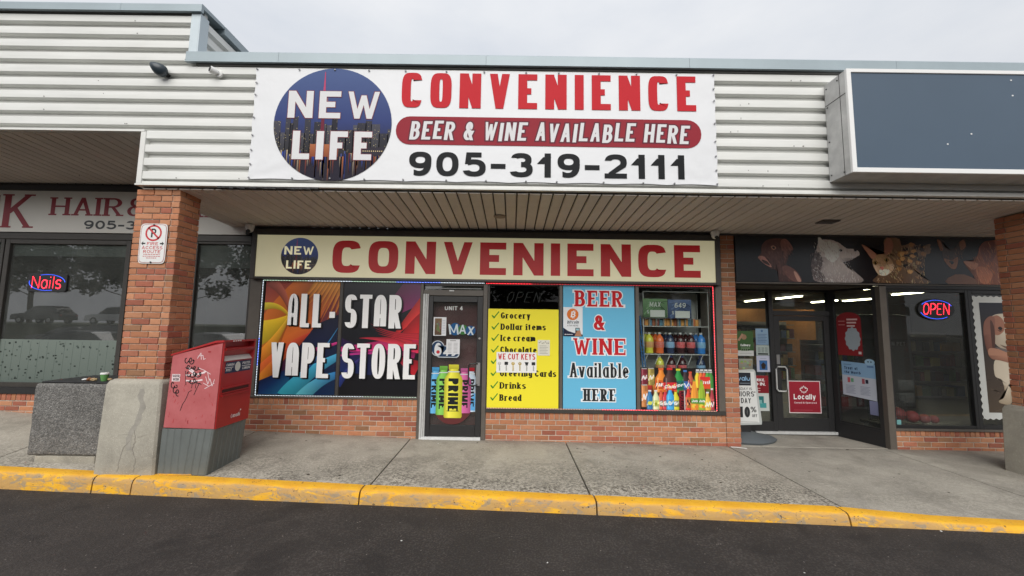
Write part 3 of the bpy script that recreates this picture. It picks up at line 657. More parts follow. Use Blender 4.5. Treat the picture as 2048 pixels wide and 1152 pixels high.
def pillar(x0, x1, yf, yb, zb, zt, label, wts, right):
    P = thing('brick_pillar', ((x0+x1)/2, (yf+yb)/2, zb-.98), label, 'pillar', 'brick pillars holding the canopy')
    mb = MB(); mb.box(x0+.012, x1-.012, yf+.012, yb-.012, zb-.05, zt); mb.build('mortar_core', M_MORT, P)
    z = zt; r = 0; n = int((zt-zb)/HC)+1
    while z > zb-.01:
        wt = wts(z); zc = z-HC/2
        if r % 2 == 0:
            course_run(P, (x0, yf), 0, split(x1-x0, .209), zc, wt)
            course_run(P, (x1, yf+.09), pi/2, split(yb-yf-.09, .209), zc, wt)
            course_run(P, (x0, yb), -pi/2, split(yb-yf-.09, .12), zc, wt)
        else:
            course_run(P, (x0+.09, yf), 0, split(x1-x0-.18, .209), zc, wt)
            course_run(P, (x1, yf), pi/2, split(yb-yf, .209), zc, wt)
            course_run(P, (x0, yb), -pi/2, split(yb-yf, .10), zc, wt)
        z -= HC; r += 1
    mb = MB()   # battered concrete plinth
    e = .07; vs = []
    zp = [(zb-1.25, .020), (zb-.55, .008), (zb-.06, -.002), (zb-.02, -.018), (zb+.0, -.045), (zb+.004, -.075)]
    for z, g in zp:
        a, b, c, d = x0-e-g, x1+e*.6+g, yf-e-g, yb+e+g; k = .02
        vs += [(a+k, c, z), (b-k, c, z), (b, c+k, z), (b, d-k, z), (b-k, d, z), (a+k, d, z), (a, d-k, z), (a, c+k, z)]
    fs = [(j*8+i, j*8+(i+1) % 8, (j+1)*8+(i+1) % 8, (j+1)*8+i) for j in range(len(zp)-1) for i in range(8)]
    fs += [tuple(range((len(zp)-1)*8, len(zp)*8))]
    mb.add(vs, fs); mb.build('concrete_plinth', M_PLINTH, P, smooth=True)
    return P
M_PLINTH = concrete_mat('plinth_concrete', (.40, .375, .315), (.31, .29, .245), (.20, .185, .155), worn=False)
PL = pillar(-4.45, -3.93, -1.53, -1.21, .955, 3.16, 'orange brick pillar carrying the fire access route sign, on a cracked concrete plinth', lambda z: 'light' if z > 1.45 else 'red', 1)
PR = pillar(6.40, 6.95, -1.50, -.90, .70, 3.12, 'brick pillar at the right edge of the picture, beside the puppy poster window', lambda z: 'mixed', 0)
# crack and repair patch on the left plinth
def jag(pts, n=5, amp=.012, sd=1):
    r_ = random.Random(sd); Q = []
    for (a, b), (c, d) in zip(pts, pts[1:]):
        for i in range(n): t = i/n; Q.append((a+(c-a)*t+r_.uniform(-amp, amp), b+(d-b)*t))
    return Q+[pts[-1]]
def on_plinth(x, z, off=0): return (x, -1.53-.07-ipl(z, [(-.3, .020), (.405, .008), (.895, -.002), (.935, -.018)])-.0012-off, z)
mb = MB(); P_ = jag([(-4.11, .86), (-4.07, .66), (-4.11, .48), (-4.19, .33), (-4.16, .20)], sd=2)
for i, ((a, b), (c, d)) in enumerate(zip(P_, P_[1:])):
    w0, w1 = .022+.012*abs(sin(i*.9)), .022+.012*abs(sin((i+1)*.9)); mb.face([on_plinth(a-w0, b), on_plinth(a+w0, b), on_plinth(c+w1, d), on_plinth(c-w1, d)])
mb.build('repair_mortar', mat('repair_mortar', (.355, .333, .288), .9, var=.3, vscale=14), PL)
for sd, P0, w_ in ((3, [(-4.13, .42), (-4.10, .30), (-4.13, .22), (-4.08, .10), (-4.09, -.03)], .0035), (4, [(-4.16, .30), (-4.24, .20), (-4.25, .08), (-4.27, -.03)], .002), (5, [(-4.30, .36), (-4.20, .37), (-4.08, .34), (-4.0, .36)], .002)):
    mb = MB(); P_ = jag(P0, 6, .008, sd)
    for (a, b), (c, d) in zip(P_, P_[1:]): mb.face([on_plinth(a-w_, b, .0006), on_plinth(a+w_, b-w_, .0006), on_plinth(c+w_, d-w_, .0006), on_plinth(c-w_, d, .0006)])
    mb.build('crack', mat('crack_dark', (.22, .20, .172), .95), PL)

# ---------------------------------------------------------------- canopy: siding, flashing, soffit
CN = thing('canopy', (0, -1.6, 3.19), 'long white corrugated metal fascia with brown slatted soffit over the shopfronts', 'canopy')
YF = -1.60; PIT = .163
def panel(x0, x1, z1, nr, extra=0, parent=CN):
    """ribbed sheet of nr ribs hanging down from z1"""
    pr = []; z = z1
    for i in range(nr):
        pr += [(YF+.058, z-.002), (YF+.056, z-.006), (YF+.004, z-.020), (YF, z-.026), (YF-.001, z-.070), (YF, z-.108), (YF+.004, z-.112), (YF+.056, z-.116), (YF+.058, z-.120), (YF+.058, z-PIT+.002)]
        z -= PIT
    pr += [(YF+.034, z), (YF+.034, z-.010)]
    n = len(pr); jx = [x0, x1]; vs = [(x, y, z_) for x in jx for y, z_ in pr]
    mb = MB(); mb.add(vs, [(i, i+1, n+i+1, n+i) for i in range(n-1)])
    mb.build('siding_panel', M_SIDE, parent)
HX = -3.83            # right end of the tall block
LX = -4.39            # left end of the low part
for a, b in ((-13, -7.6), (-7.6, -4.6), (-4.6, HX)): panel(a, b, 5.330, 1)
for a, b in ((-13, -7.6), (-7.6, -4.6), (-4.6, HX)): panel(a, b, 5.330-PIT, 4)
for a, b in ((-13, -7.6), (-7.6, -4.6), (-4.6, HX)): panel(a, b, 5.330-5*PIT, 4)
# right of the tall block, aligned ribs
for a, b in ((HX, -1.2), (-1.2, 3.4), (3.4, 12)): panel(a, b, 5.330-4*PIT, 1)
for a, b in ((HX, -1.2), (-1.2, 3.4), (3.4, 12)): panel(a, b, 5.330-5*PIT, 4)
for a, b in ((LX+.05, -1.2), (-1.2, 3.4), (3.4, 12)): panel(a, b, 5.330-9*PIT, 4)
mb = MB()     # backing wall behind the sheets
mb.box(-13, HX-.01, YF+.065, YF+.118, 3.87, 5.40); mb.box(HX-.01, 12, YF+.065, YF+.118, 3.87, 4.74); mb.box(LX+.02, 12, YF+.065, YF+.118, 3.206, 3.87)
mb.build('backing_wall', M_SIDE2, CN)
mb = MB(); mb.box(-13, LX+.03, YF-.010, YF+.12, 3.835, 3.86); mb.build('drip_edge', M_SIDE2, CN)
mb = MB(); mb.box(LX-.02, 12, YF-.012, YF+.12, 3.185, 3.205); mb.box(LX-.0, 12, YF+.001, YF+.05, 3.205, 3.235); mb.build('drip_edge', M_SIDE2, CN)
mb = MB(); mb.cbox(LX-.01, LX+.05, YF-.010, YF+.118, 3.206, 3.833, .003); mb.build('corner_trim', M_SIDE2, CN)
# cap flashings in lengths
def cap(x0, x1, zb, zt, name='cap_flashing', m=M_GALV):
    mb = MB(); y = YF-.045
    mb.prism([(y-.006, zb-.012), (y+.010, zb+.004), (y+.012, zt-.01), (y+.02, zt), (y+.40, zt+.01), (y+.40, zt-.03), (y+.05, zt-.05), (y+.05, zb-.006)], 0, x0+.0015, x1-.0015)
    return mb.build(name, m, CN)
for a, b in ((-13, -9.6), (-9.6, -7.2), (-7.2, -4.78), (-4.78, HX+.03)): cap(a, b, 5.345, 5.445)
for a, b in ((HX-.11, -2.83), (-2.83, -.35), (-.35, 2.08), (2.08, 4.55), (4.55, 7), (7, 9.5), (9.5, 12)): cap(a, b, 4.705, 4.835)
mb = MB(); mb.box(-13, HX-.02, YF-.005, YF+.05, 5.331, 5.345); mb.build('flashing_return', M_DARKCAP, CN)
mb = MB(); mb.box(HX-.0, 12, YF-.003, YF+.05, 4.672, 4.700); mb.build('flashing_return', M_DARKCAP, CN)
rs = random.Random(77); sm_ = None
for i in range(26):
    z = 5.33-PIT*rs.choice(range(13))-.095; x = rs.choice([-4.62, -4.58, -5.6, -3.95, -3.2, 2.62, 2.9, 3.3, 3.42, -6.2, 2.55])+rs.uniform(-.02, .02)
    if (x > HX and z > 4.66) or (x < LX and z < 3.86): continue
    if sm_ is None:
        q = MB(); q.lathe([(.0075, 0), (.006, -.004)], n=8, axis=1, c=(0, 0, 0)); sm_ = q.build('screw', mat('screw_grey', (.25, .25, .24), .5), CN, at=(0, 0, 0)); sm_.location = Vector((x, YF-.0005, z))-wo(CN)
    else: inst('screw', sm_.data, CN, (x, YF-.0005, z))
q = MB()
for i in range(12): x = rs.choice([2.6, 2.75, 3.05, 3.3, -3.6, -4.1, -5, -5.8])+rs.uniform(-.1, .1); z = 5.33-PIT*rs.choice(range(5, 13))-.06+rs.uniform(-.02, .02); l = .008+rs.random()*.016; q.box(x, x+.003+rs.random()*.006, YF-.0022, YF-.0012, z-l, z)
o = q.build('scuff_mark', mat('scuff', (.12, .11, .10), .8), CN); o['kind'] = 'stuff'
# side of the tall block
mb = MB(); y = YF
mb.box(HX-.10, HX-.002, YF-.014, YF+.1, 4.842, 5.332); mb.box(HX-.001, HX+.012, YF-.014, YF+.12, 4.842, 5.332); mb.build('corner_trim', M_TRIM, CN)
pr = []; z = 5.33
for i in range(4): pr += [(HX-.045, z-.004), (HX-.045, z-.016), (HX, z-.030), (HX, z-.116), (HX-.045, z-.131), (HX-.045, z-PIT+.004)]; z -= PIT
mb = MB(); n = len(pr); vs = [(a, yy, b) for yy in (YF+.12, 3.2) for a, b in pr]; mb.add(vs, [(i, i+1, n+i+1, n+i) for i in range(n-1)]); mb.build('siding_panel', M_SIDE, CN)
mb = MB(); mb.box(HX-.25, HX+.035, YF+.36, 3.2, 5.345, 5.45); mb.box(-13, HX-.05, 3.1, 3.2, 3.9, 5.4); mb.build('cap_flashing', M_GALV, CN)
mb = MB(); mb.box(-13, HX-.06, YF+.12, 3.1, 5.20, 5.30); mb.box(HX-.05, 12, YF+.12, 10, 4.62, 4.70); mb.build('roof_deck', mat('roof_grey', (.2, .2, .2), .9), CN)
# soffits
def soffit(x0, x1, z0, z1, yb, pitch=.1425, wall_y=YF+.05):
    mb = MB(); mb.face([(x0, wall_y, z0+.02), (x1, wall_y, z0+.02), (x1, yb, z1+.02), (x0, yb, z1+.02)])
    s_ = mb.build('soffit', M_SOFFD, CN); n = int((x1-x0)/pitch); me = None
    for i in range(n):
        x = x0+i*pitch
        if me is None:
            b_ = .008; w_ = pitch-.014
            pr = [(0, .012), (b_, 0), (w_*.5-.006, 0), (w_*.5-.004, .004), (w_*.5+.004, .004), (w_*.5+.006, 0), (w_-b_, 0), (w_, .012)] if False else [(0, .012), (b_, 0), (w_-b_, 0), (w_, .012)]
            q = MB(); vs = [(a, yy-wall_y, zz+bb) for yy, zz in ((wall_y, 0), (yb, z1-z0)) for a, bb in pr]; k = len(pr)
            q.add(vs, [(j+1, j, k+j, k+j+1) for j in range(k-1)]+[(0, k-1, 2*k-1, k)]+[tuple(range(k)), tuple(range(2*k-1, k-1, -1))])
            me = bpy.data.meshes.new('soffit_slat'); me.from_pydata(q.v, [], q.f); me.materials.append(M_SOFF)
        inst('soffit_slat', me, s_, (x, wall_y, z0))
soffit(LX+.02, 11.9, 3.155, 3.085, .02)
soffit(-13, LX+.0, 3.83, 3.74, .02)
mb = MB(); mb.box(-4.37, 12, -.035, .02, 3.055, 3.083); mb.build('wall_channel', M_BRONZE, CN)
mb = MB(); mb.box(LX-.02, LX+.01, YF+.12, .0, 3.17, 3.83); mb.build('bulkhead', M_SIDE2, CN)
# ---------------------------------------------------------------- storefront helpers
GY = .03
def frame_bars(name, parent, bars, m=M_BRONZE, b=.004):
    mb = MB()
    for x0, x1, y0, y1, z0, z1 in bars: mb.cbox(x0, x1, y0, y1, z0, z1, b)
    return mb.build(name, m, parent)
def window(parent, x0, x1, z0, z1, fw=.05, m=M_BRONZE, glass=M_GLASS, gname='pane', d0=-.012, d1=.075):
    fr = frame_bars('window', parent, [(x0, x0+fw, d0, d1, z0, z1), (x1-fw, x1, d0, d1, z0, z1), (x0+fw, x1-fw, d0+.002, d1-.002, z1-fw, z1), (x0+fw, x1-fw, d0+.002, d1-.002, z0, z0+fw)], m)
    mb = MB(); mb.box(x0+fw-.008, x1-fw+.008, GY, GY+.008, z0+fw-.008, z1-fw+.008); mb.build(gname, glass, fr)
    return fr
def room(parent, x0, x1, y0, y1, z0, z1, mw, mf, mc):
    mb = MB(); mb.box(x0, x1, y1, y1+.1, z0, z1); mb.box(x0, x0+.06, y0, y1, z0, z1); mb.box(x1-.06, x1, y0, y1, z0, z1); mb.build('interior_wall', mw, parent)
    mb = MB(); mb.box(x0, x1, y0, y1, z0-.06, z0); mb.build('interior_floor', mf, parent)
    mb = MB(); mb.box(x0, x1, y0, y1, z1, z1+.05); mb.build('interior_ceiling', mc, parent)
# ================================================================ convenience store
CS = thing('convenience_store', (-.3, 0, -.07), 'convenience store front in the middle, brick base, poster-covered windows and black glass door', 'shop')
wall_panel('brick_wall', CS, -3.97, -1.39, .505, -.12)
wall_panel('brick_wall', CS, -.37, 3.20, .335, -.20)
# pier between this shop and the next
PI_ = thing('brick_pier', (3.31, 0, -.11), 'narrow brick pier between the drinks window and the right-hand shop doorway', 'pier')
mb = MB(); mb.box(3.205, 3.415, -.012, .70, -.2, 3.08); mb.build('mortar_core', M_MORT, PI_)
z = 3.06; r = 0
while z > -.2:
    course_run(PI_, (3.20, -.02), 0, [.218] if r % 2 else [.11, .108], z-HC/2, 'mixed')
    course_run(PI_, (3.42, -.02+(0 if r % 2 == 0 else .085)), pi/2, split(.70, .1 if r % 2 else .209), z-HC/2, 'mixed')
    z -= HC; r += 1
# framing members
frame_bars('frame_post', CS, [(-4.00, -3.83, -.03, .10, .505, 2.285)], M_BRONZE2)
frame_bars('frame_head', CS, [(-3.83, 3.20, -.028, .10, 2.262, 2.33)], M_BRONZE)
frame_bars('sill', CS, [(-3.98, -1.392, -.045, .10, .503, .535)], M_BRONZE2); frame_bars('sill', CS, [(-.37, 3.197, -.045, .10, .336, .392)], M_BRONZE)
window(CS, -3.83, -2.60, .535, 2.262, .035); window(CS, -2.60, -1.39, .535, 2.262, .035)
window(CS, -.370, .745, .392, 2.262, .030, glass=M_GLASS3); window(CS, .745, 1.905, .392, 2.262, .030); window(CS, 1.905, 3.10, .392, 2.262, .030, glass=M_GLASS3)
frame_bars('frame_post', CS, [(3.10, 3.198, -.03, .10, .392, 2.262)], M_BRONZE2)
frame_bars('frame_post', CS, [(-2.625, -2.575, -.030, -.011, .535, 2.262)], M_BRONZE); frame_bars('frame_post', CS, [(.725, .768, -.032, -.011, .392, 2.262)], M_BRONZE2); frame_bars('frame_post', CS, [(1.878, 1.932, -.032, -.011, .392, 2.262)], M_BRONZE2)
# wall above, behind the lightbox
mb = MB(); mb.box(-4.02, 3.20, .0, .12, 2.332, 3.09); mb.build('header_wall', M_WALLIN, CS)
room(CS, -4.0, 3.36, .13, 6, -.06, 2.75, M_WALLIN, M_FLOORIN, mat('ceiling_dim', (.16, .155, .15), .9))
mb = MB(); mb.box(-3.8, -1.42, .10, .12, .55, 2.25); mb.build('window_backing', mat('poster_back', (.06, .06, .06), .9), CS)
# door frame and door
frame_bars('door_frame', CS, [(-1.392, -1.350, -.03, .10, -.06, 2.262), (-.436, -.372, -.03, .10, -.07, 2.262), (-1.35, -.436, -.02, .09, 2.062, 2.15), (-1.35, -.436, -.005, .08, 2.215, 2.262)], M_BRONZE2)
frame_bars('door_jamb', CS, [(-1.349, -1.318, -.045, .06, -.062, 2.085), (-1.316, -1.292, -.038, .06, -.062, 2.085), (-1.290, -1.270, -.028, .06, -.062, 2.085)], M_ALU, .006)
mb = MB(); mb.box(-1.35, -.436, GY, GY+.008, 2.15, 2.215); mb.build('transom_pane', M_GLASS, CS)
frame_bars('transom_bar', CS, [(-1.31, -.47, -.030, -.021, 2.168, 2.176)], M_ALU)
frame_bars('door_closer', CS, [(-.96, -.885, -.036, -.021, 2.125, 2.148)], M_ALU)
mb = MB(); mb.prism([(-.06, -.085), (-.06, -.062), (-.03, -.030), (.09, -.028), (.09, -.085)], 0, -1.345, -.44); mb.build('threshold', M_ALU, CS)
DR = frame_bars('door', CS, [(-1.266, -1.200, -.015, .035, -.026, 2.055), (-.525, -.440, -.015, .035, -.026, 2.055), (-1.2, -.525, -.013, .033, 1.965, 2.055), (-1.2, -.525, -.013, .033, -.026, .135)], M_BLACK)
mb = MB(); mb.box(-1.205, -.52, .008, .016, .130, 1.97); mb.build('door_pane', M_GLASS2, DR)
mb = MB(); mb.tube([(-.500, -.02, 1.04), (-.53, -.085, 1.05), (-.615, -.09, 1.045), (-.63, -.085, 1.02), (-.63, -.085, .76), (-.615, -.09, .735), (-.53, -.085, .73), (-.500, -.02, .74)], .011, 8); mb.build('door_handle', M_BLACK, DR, smooth=True)
mb = MB(); mb.cbox(-.525, -.462, -.036, -.016, .715, 1.06, .005); mb.build('pull_plate', M_STEEL, DR)
mb = MB(); mb.lathe([(.016, -.03), (.016, -.014)], n=16, axis=1, c=(-.483, 0, 1.42)); mb.build('lock', M_STEEL, DR)
mb = MB(); mb.box(-1.24, -.5, .16, .20, -.04, 2.05); mb.build('door_reflection_backing', mat('maroon_backing', (.24, .095, .095), .8, var=.4, vscale=1.2), CS)  # maroon panel added to stand in for the reflection in the door glass
mb = MB(); mb.face([(-1.199, -.012, .137), (-.527, -.012, .137)] and [(-1.19, .0065, .30), (-.9, .0065, .15), (-.53, .0065, .15), (-.53, .0065, .6)]); 
# LED strips round the windows
def led(parent_label, segs, mats, step=.024, r=.0045):
    T = thing('led_light_strip', (segs[0][0], -.04, segs[0][1]), parent_label, 'light strip', 'led strips round the window bays')
    mb = MB(); i = 0
    ch = MB()
    for (x0, z0, x1, z1, cols) in segs:
        l = math.hypot(x1-x0, z1-z0); n = int(l/step)
        ch.box(min(x0, x1)-.004, max(x0, x1)+.004, -.036, -.031, min(z0, z1)-.004, max(z0, z1)+.004)
        for k in range(n):
            t = (k+.5)/n; x, z = x0+(x1-x0)*t, z0+(z1-z0)*t; c = cols[min(len(cols)-1, int(t*len(cols)))]
            mb.m(MATS[c]); mb.add([(x-r, -.038, z-r), (x+r, -.038, z-r), (x+r, -.038, z+r), (x-r, -.038, z+r), (x, -.043, z)], [(0, 1, 4), (1, 2, 4), (2, 3, 4), (3, 0, 4)])
    b = mb.build('led_bead', None, T, fix=False); b['kind'] = 'stuff'
    ch.build('led_tape', mat('led_tape', (.12, .12, .13), .6), T)
for nm, c, s_ in (('led_white', (.80, .90, 1), 1.3), ('led_blue', (.15, .25, 1), 2.2), ('led_green', (.7, 1, .75), .9), ('led_red', (1, .03, .05), 2.6), ('led_pale', (1, .45, .3), .8), ('led_dim', (.7, .03, .05), 1.0)):
    mat(nm, (.3, .3, .3), emis=c, es=s_)
led('white and blue beaded LED strip framing the vape window and running over the door', [(-3.80, .535, -3.80, 2.258, ['led_white', 'led_blue', 'led_white', 'led_white']), (-3.80, 2.258, -.42, 2.258, ['led_green', 'led_white', 'led_green', 'led_blue', 'led_white']), (-3.80, .535, -1.40, .535, ['led_white', 'led_white', 'led_green'])],
    None)
led('red LED strip framing the windows on the right of the door', [(-.40, 2.256, 3.06, 2.256, ['led_red', 'led_dim', 'led_dim', 'led_dim', 'led_dim']), (3.06, .398, 3.06, 2.256, ['led_red']), (-.36, .398, 3.06, .398, ['led_pale', 'led_pale', 'led_red', 'led_pale'])], None)

# ================================================================ salon (left)
SA = thing('hair_salon', (-6.5, 0, .1), 'hair and nail salon front at the left behind the brick pillar, dark tinted windows', 'shop')
wall_panel('brick_wall', SA, -9.5, -4.05, .505, -.1, 'red')
frame_bars('sill', SA, [(-9.5, -4.03, -.045, .10, .507, .60)], M_BLACK)
frame_bars('frame_head', SA, [(-9.5, -4.03, -.03, .10, 2.85, 2.945)], M_BRONZE)
window(SA, -9.5, -7.86, .60, 2.85, .05); window(SA, -7.84, -5.90, .60, 2.85, .07); window(SA, -5.88, -4.90, .60, 2.85, .05); window(SA, -4.90, -4.005, .60, 2.85, .035)
mb = MB(); mb.box(-9.5, -4.03, .0, .12, 2.947, 3.80); mb.build('header_wall', M_WALLIN, SA)
frame_bars('frame_head', SA, [(-9.5, -4.04, -.04, -.005, 3.615, 3.70), (-4.09, -4.03, -.1, -.001, 2.95, 3.1)], M_BLACK)
room(SA, -9.6, -4.06, .13, 6.5, .0, 3.3, M_WALLIN, M_FLOORIN, M_WALLIN)
# frosted lower film with cut-out marks and pale roller blind housing
FR = Print((0, GY-.002, 0)); random.seed(3)
FR.rect(-7.77, -5.97, .67, 1.31, sc(112, 122, 116), 0, sc(92, 102, 97))
for i in range(90):
    x, z = -7.75+random.random()*1.75, .70+random.random()*.58
    FR.ell(x, z, .008+random.random()*.014, .008+random.random()*.010, random.choice([sc(40, 46, 44), sc(62, 70, 66), sc(76, 86, 82)]), 1, 7)
for i in range(14):
    x = -7.7+i*.13; FR.line([(x, .7), (x+.01, 1.28)], .003, sc(62, 74, 70), 1)
tag(FR.build('window_film', P_PAPER, None), 'grey-green frosted film with dark specks on the lower part of the salon window', 'window film')
mb = MB(); mb.box(-7.77, -5.97, .05, .09, 2.60, 2.80); BL = mb.build('roller_blind', mat('blind', (.34, .36, .35), .8, var=.2, vscale=3), None); tag(BL, 'pale roller blind rolled up at the top of the window with the nails sign', 'blind')
mb = MB(); mb.box(-4.86, -4.04, .05, .09, 2.45, 2.80); BL = mb.build('roller_blind', MATS['blind'], None); tag(BL, 'pale roller blind at the top of the narrow salon window right of the pillar', 'blind')

# ================================================================ pet shop (right)
PS = thing('pet_shop', (5.5, .3, -.12), 'dark-framed pet shop front at the right with a recessed doorway and brick base', 'shop')
wall_panel('brick_wall', PS, 5.70, 9.0, .150, -.3, 'mixed', soldier=.085)
frame_bars('sill', PS, [(5.68, 9.0, -.045, .10, .152, .185)], M_BRONZE2)
frame_bars('frame_post', PS, [(5.60, 5.70, -.04, .08, -.14, 2.30)], M_BRONZE2)
frame_bars('frame_head', PS, [(5.70, 9.0, -.03, .10, 2.262, 2.315)], M_BLACK)
window(PS, 5.70, 6.97, .185, 2.262, .045, M_BLACK, M_GLASS2); window(PS, 6.97, 8.9, .185, 2.262, .06, M_BLACK, M_GLASS2)
mb = MB(); mb.box(3.42, 9.0, .0, .10, 2.317, 3.08); mb.build('header_wall', M_BLACK, PS)
mb = MB(); mb.box(3.42, 5.62, .10, .85, 2.30, 2.36); mb.build('recess_ceiling', M_BRONZE2, PS)
mb = MB(); mb.box(3.42, 9.0, -.03, -.002, 2.317, 2.335); mb.build('header_trim', M_BRONZE2, PS)
# recessed plane y=.74
Y1 = .74
frame_bars('door_frame', PS, [(3.43, 3.49, Y1-.03, Y1+.07, -.1, 2.30), (4.37, 4.44, Y1-.03, Y1+.07, -.1, 2.30), (5.40, 5.47, Y1-.03, Y1+.07, -.1, 2.30), (3.49, 4.37, Y1-.03, Y1+.07, 2.268, 2.30), (3.49, 4.37, Y1-.03, Y1+.07, -.10, .10), (4.44, 5.40, Y1-.03, Y1+.07, 1.86, 1.94), (4.44, 5.40, Y1-.03, Y1+.07, 2.268, 2.30)], M_BLACK)
mb = MB(); mb.box(3.48, 4.38, Y1+.01, Y1+.018, .09, 2.275); mb.build('side_pane', M_GLASS2, PS)
mb = MB(); mb.box(4.43, 5.41, Y1+.01, Y1+.018, 1.93, 2.275); mb.build('transom_pane', M_GLASS2, PS)
D2 = frame_bars('door', PS, [(4.445, 4.545, Y1-.02, Y1+.03, -.05, 1.855), (5.30, 5.395, Y1-.02, Y1+.03, -.05, 1.855), (4.545, 5.30, Y1-.018, Y1+.028, 1.77, 1.855), (4.545, 5.30, Y1-.018, Y1+.028, -.05, .16)], M_BLACK)
mb = MB(); mb.box(4.54, 5.31, Y1, Y1+.008, .15, 1.78); mb.build('door_pane', M_GLASS2, D2)
mb = MB(); x0, x1, z0, z1, yy = 4.42, 4.60, .60, 1.00, Y1-.075; P_ = [(x0+.03, z0), (x0, z0+.04), (x0, z1-.04), (x0+.03, z1), (x1-.03, z1), (x1, z1-.04), (x1, z0+.04), (x1-.03, z0), (x0+.03, z0)]
mb.tube([(a, yy, b) for a, b in P_], .012, 8); mb.tube([(x0+.09, yy, z1), (x0+.09, Y1-.02, z1)], .010, 6); mb.tube([(x0+.09, yy, z0), (x0+.09, Y1-.02, z0)], .010, 6); mb.build('door_handle', M_ALU, D2, smooth=True)
frame_bars('lock', D2, [(4.465, 4.52, Y1-.034, Y1-.021, 1.04, 1.20)], M_STEEL)
frame_bars('threshold', PS, [(4.05, 5.42, Y1-.06, Y1+.06, -.10, -.055)], M_ALU)
# angled side screen of the recess, from (5.42,.74) to (5.64,0)
AX, AY, BX, BY = 5.425, .71, 5.625, .05
dx, dy = BX-AX, BY-AY; AL = math.hypot(dx, dy); ang = math.atan2(dy, dx)
def side_pt(s_, z, off=0): return (AX+dx/AL*s_+dy/AL*off, AY+dy/AL*s_-dx/AL*off, z)     # off>0: towards the recess (left)
def side_box(mb, s0, s1, z0, z1, o0, o1):
    vs = [side_pt(s_, z, o) for z in (z0, z1) for s_, o in ((s0, o0), (s1, o0), (s1, o1), (s0, o1))]
    mb.add(vs, [(0, 1, 5, 4), (1, 2, 6, 5), (2, 3, 7, 6), (3, 0, 4, 7), (4, 5, 6, 7), (3, 2, 1, 0)])
mb = MB(); side_box(mb, .0, .06, -.13, 2.30, -.03, .03); side_box(mb, AL-.05, AL, -.13, 2.30, -.03, .03); side_box(mb, .06, AL-.05, 2.268, 2.30, -.028, .028); side_box(mb, .06, AL-.05, -.13, .12, -.028, .028); side_box(mb, .06, AL-.05, .12, .15, -.018, .018)
SS = mb.build('side_screen', M_BLACK, PS)
mb = MB(); side_box(mb, .055, AL-.045, .14, 2.23, -.004, .004); mb.build('side_pane', M_GLASS2, SS)
room(PS, 3.42, 16.5, .86, 10.5, -.08, 2.75, M_WALLIN, M_FLOORIN, mat('ceiling_dark', (.035, .033, .032), .9))
mb = MB(); mb.box(5.75, 16.4, .13, .16, 2.32, 2.75); mb.build('inner_bulkhead', M_BLACK, PS)
mb = MB(); mb.box(5.75, 16.5, .13, .86, -.13, -.08); mb.build('interior_floor', M_FLOORIN, PS)
mb = MB(); mb.box(5.75, 16.5, .165, .859, 2.75, 2.80); mb.build('interior_ceiling', MATS['ceiling_dark'], PS)
mb = MB(); mb.box(3.5, 12, 9.9, 10.45, -.08, 2.45); mb.build('accent_wall', M_ORANGE, PS)
mb = MB(); mb.box(9.0, 16.5, .0, .12, -.3, 3.1); mb.build('end_wall', M_WALLIN, PS)
# fluorescent tubes on the ceiling (lit in the photograph)
TUBE = mat('tube_lit', (.8, .8, .7), emis=(1, .93, .62), es=14)
LAMPS = [(6.07, 4.73, 'lit ceiling strip nearest the brick pier, leftmost inside the pet shop'), (9.16, 9.08, 'small lit ceiling strip above the notices in the left recessed pane'), (9.34, 7.48, 'long lit ceiling strip seen in the transom above the pet shop door'), (11.78, 9.1, 'short lit ceiling strip at the right end of the door transom'), (8.67, 4.49, 'upper lit ceiling strip seen through the angled doorway glass'), (12.23, 8.14, 'lower lit ceiling strip seen through the angled doorway glass'), (9.26, 3.87, 'lit ceiling strip at the top left corner of the right window'), (11.4, 5.3, 'lit ceiling strip just left above the OPEN sign')]
for (x, y, lab) in LAMPS:
    t = thing('ceiling_lamp', (x, y, 2.75), lab, 'ceiling light', 'fluorescent strips inside the pet shop')
    q = MB(); q.box(x-.05, x+.05, y-.6, y+.6, 2.705, 2.735); q.build('lamp_tube', TUBE, t)
    q = MB(); q.box(x-.075, x+.075, y-.62, y+.62, 2.736, 2.749); q.build('lamp_housing', M_WHITE, t)
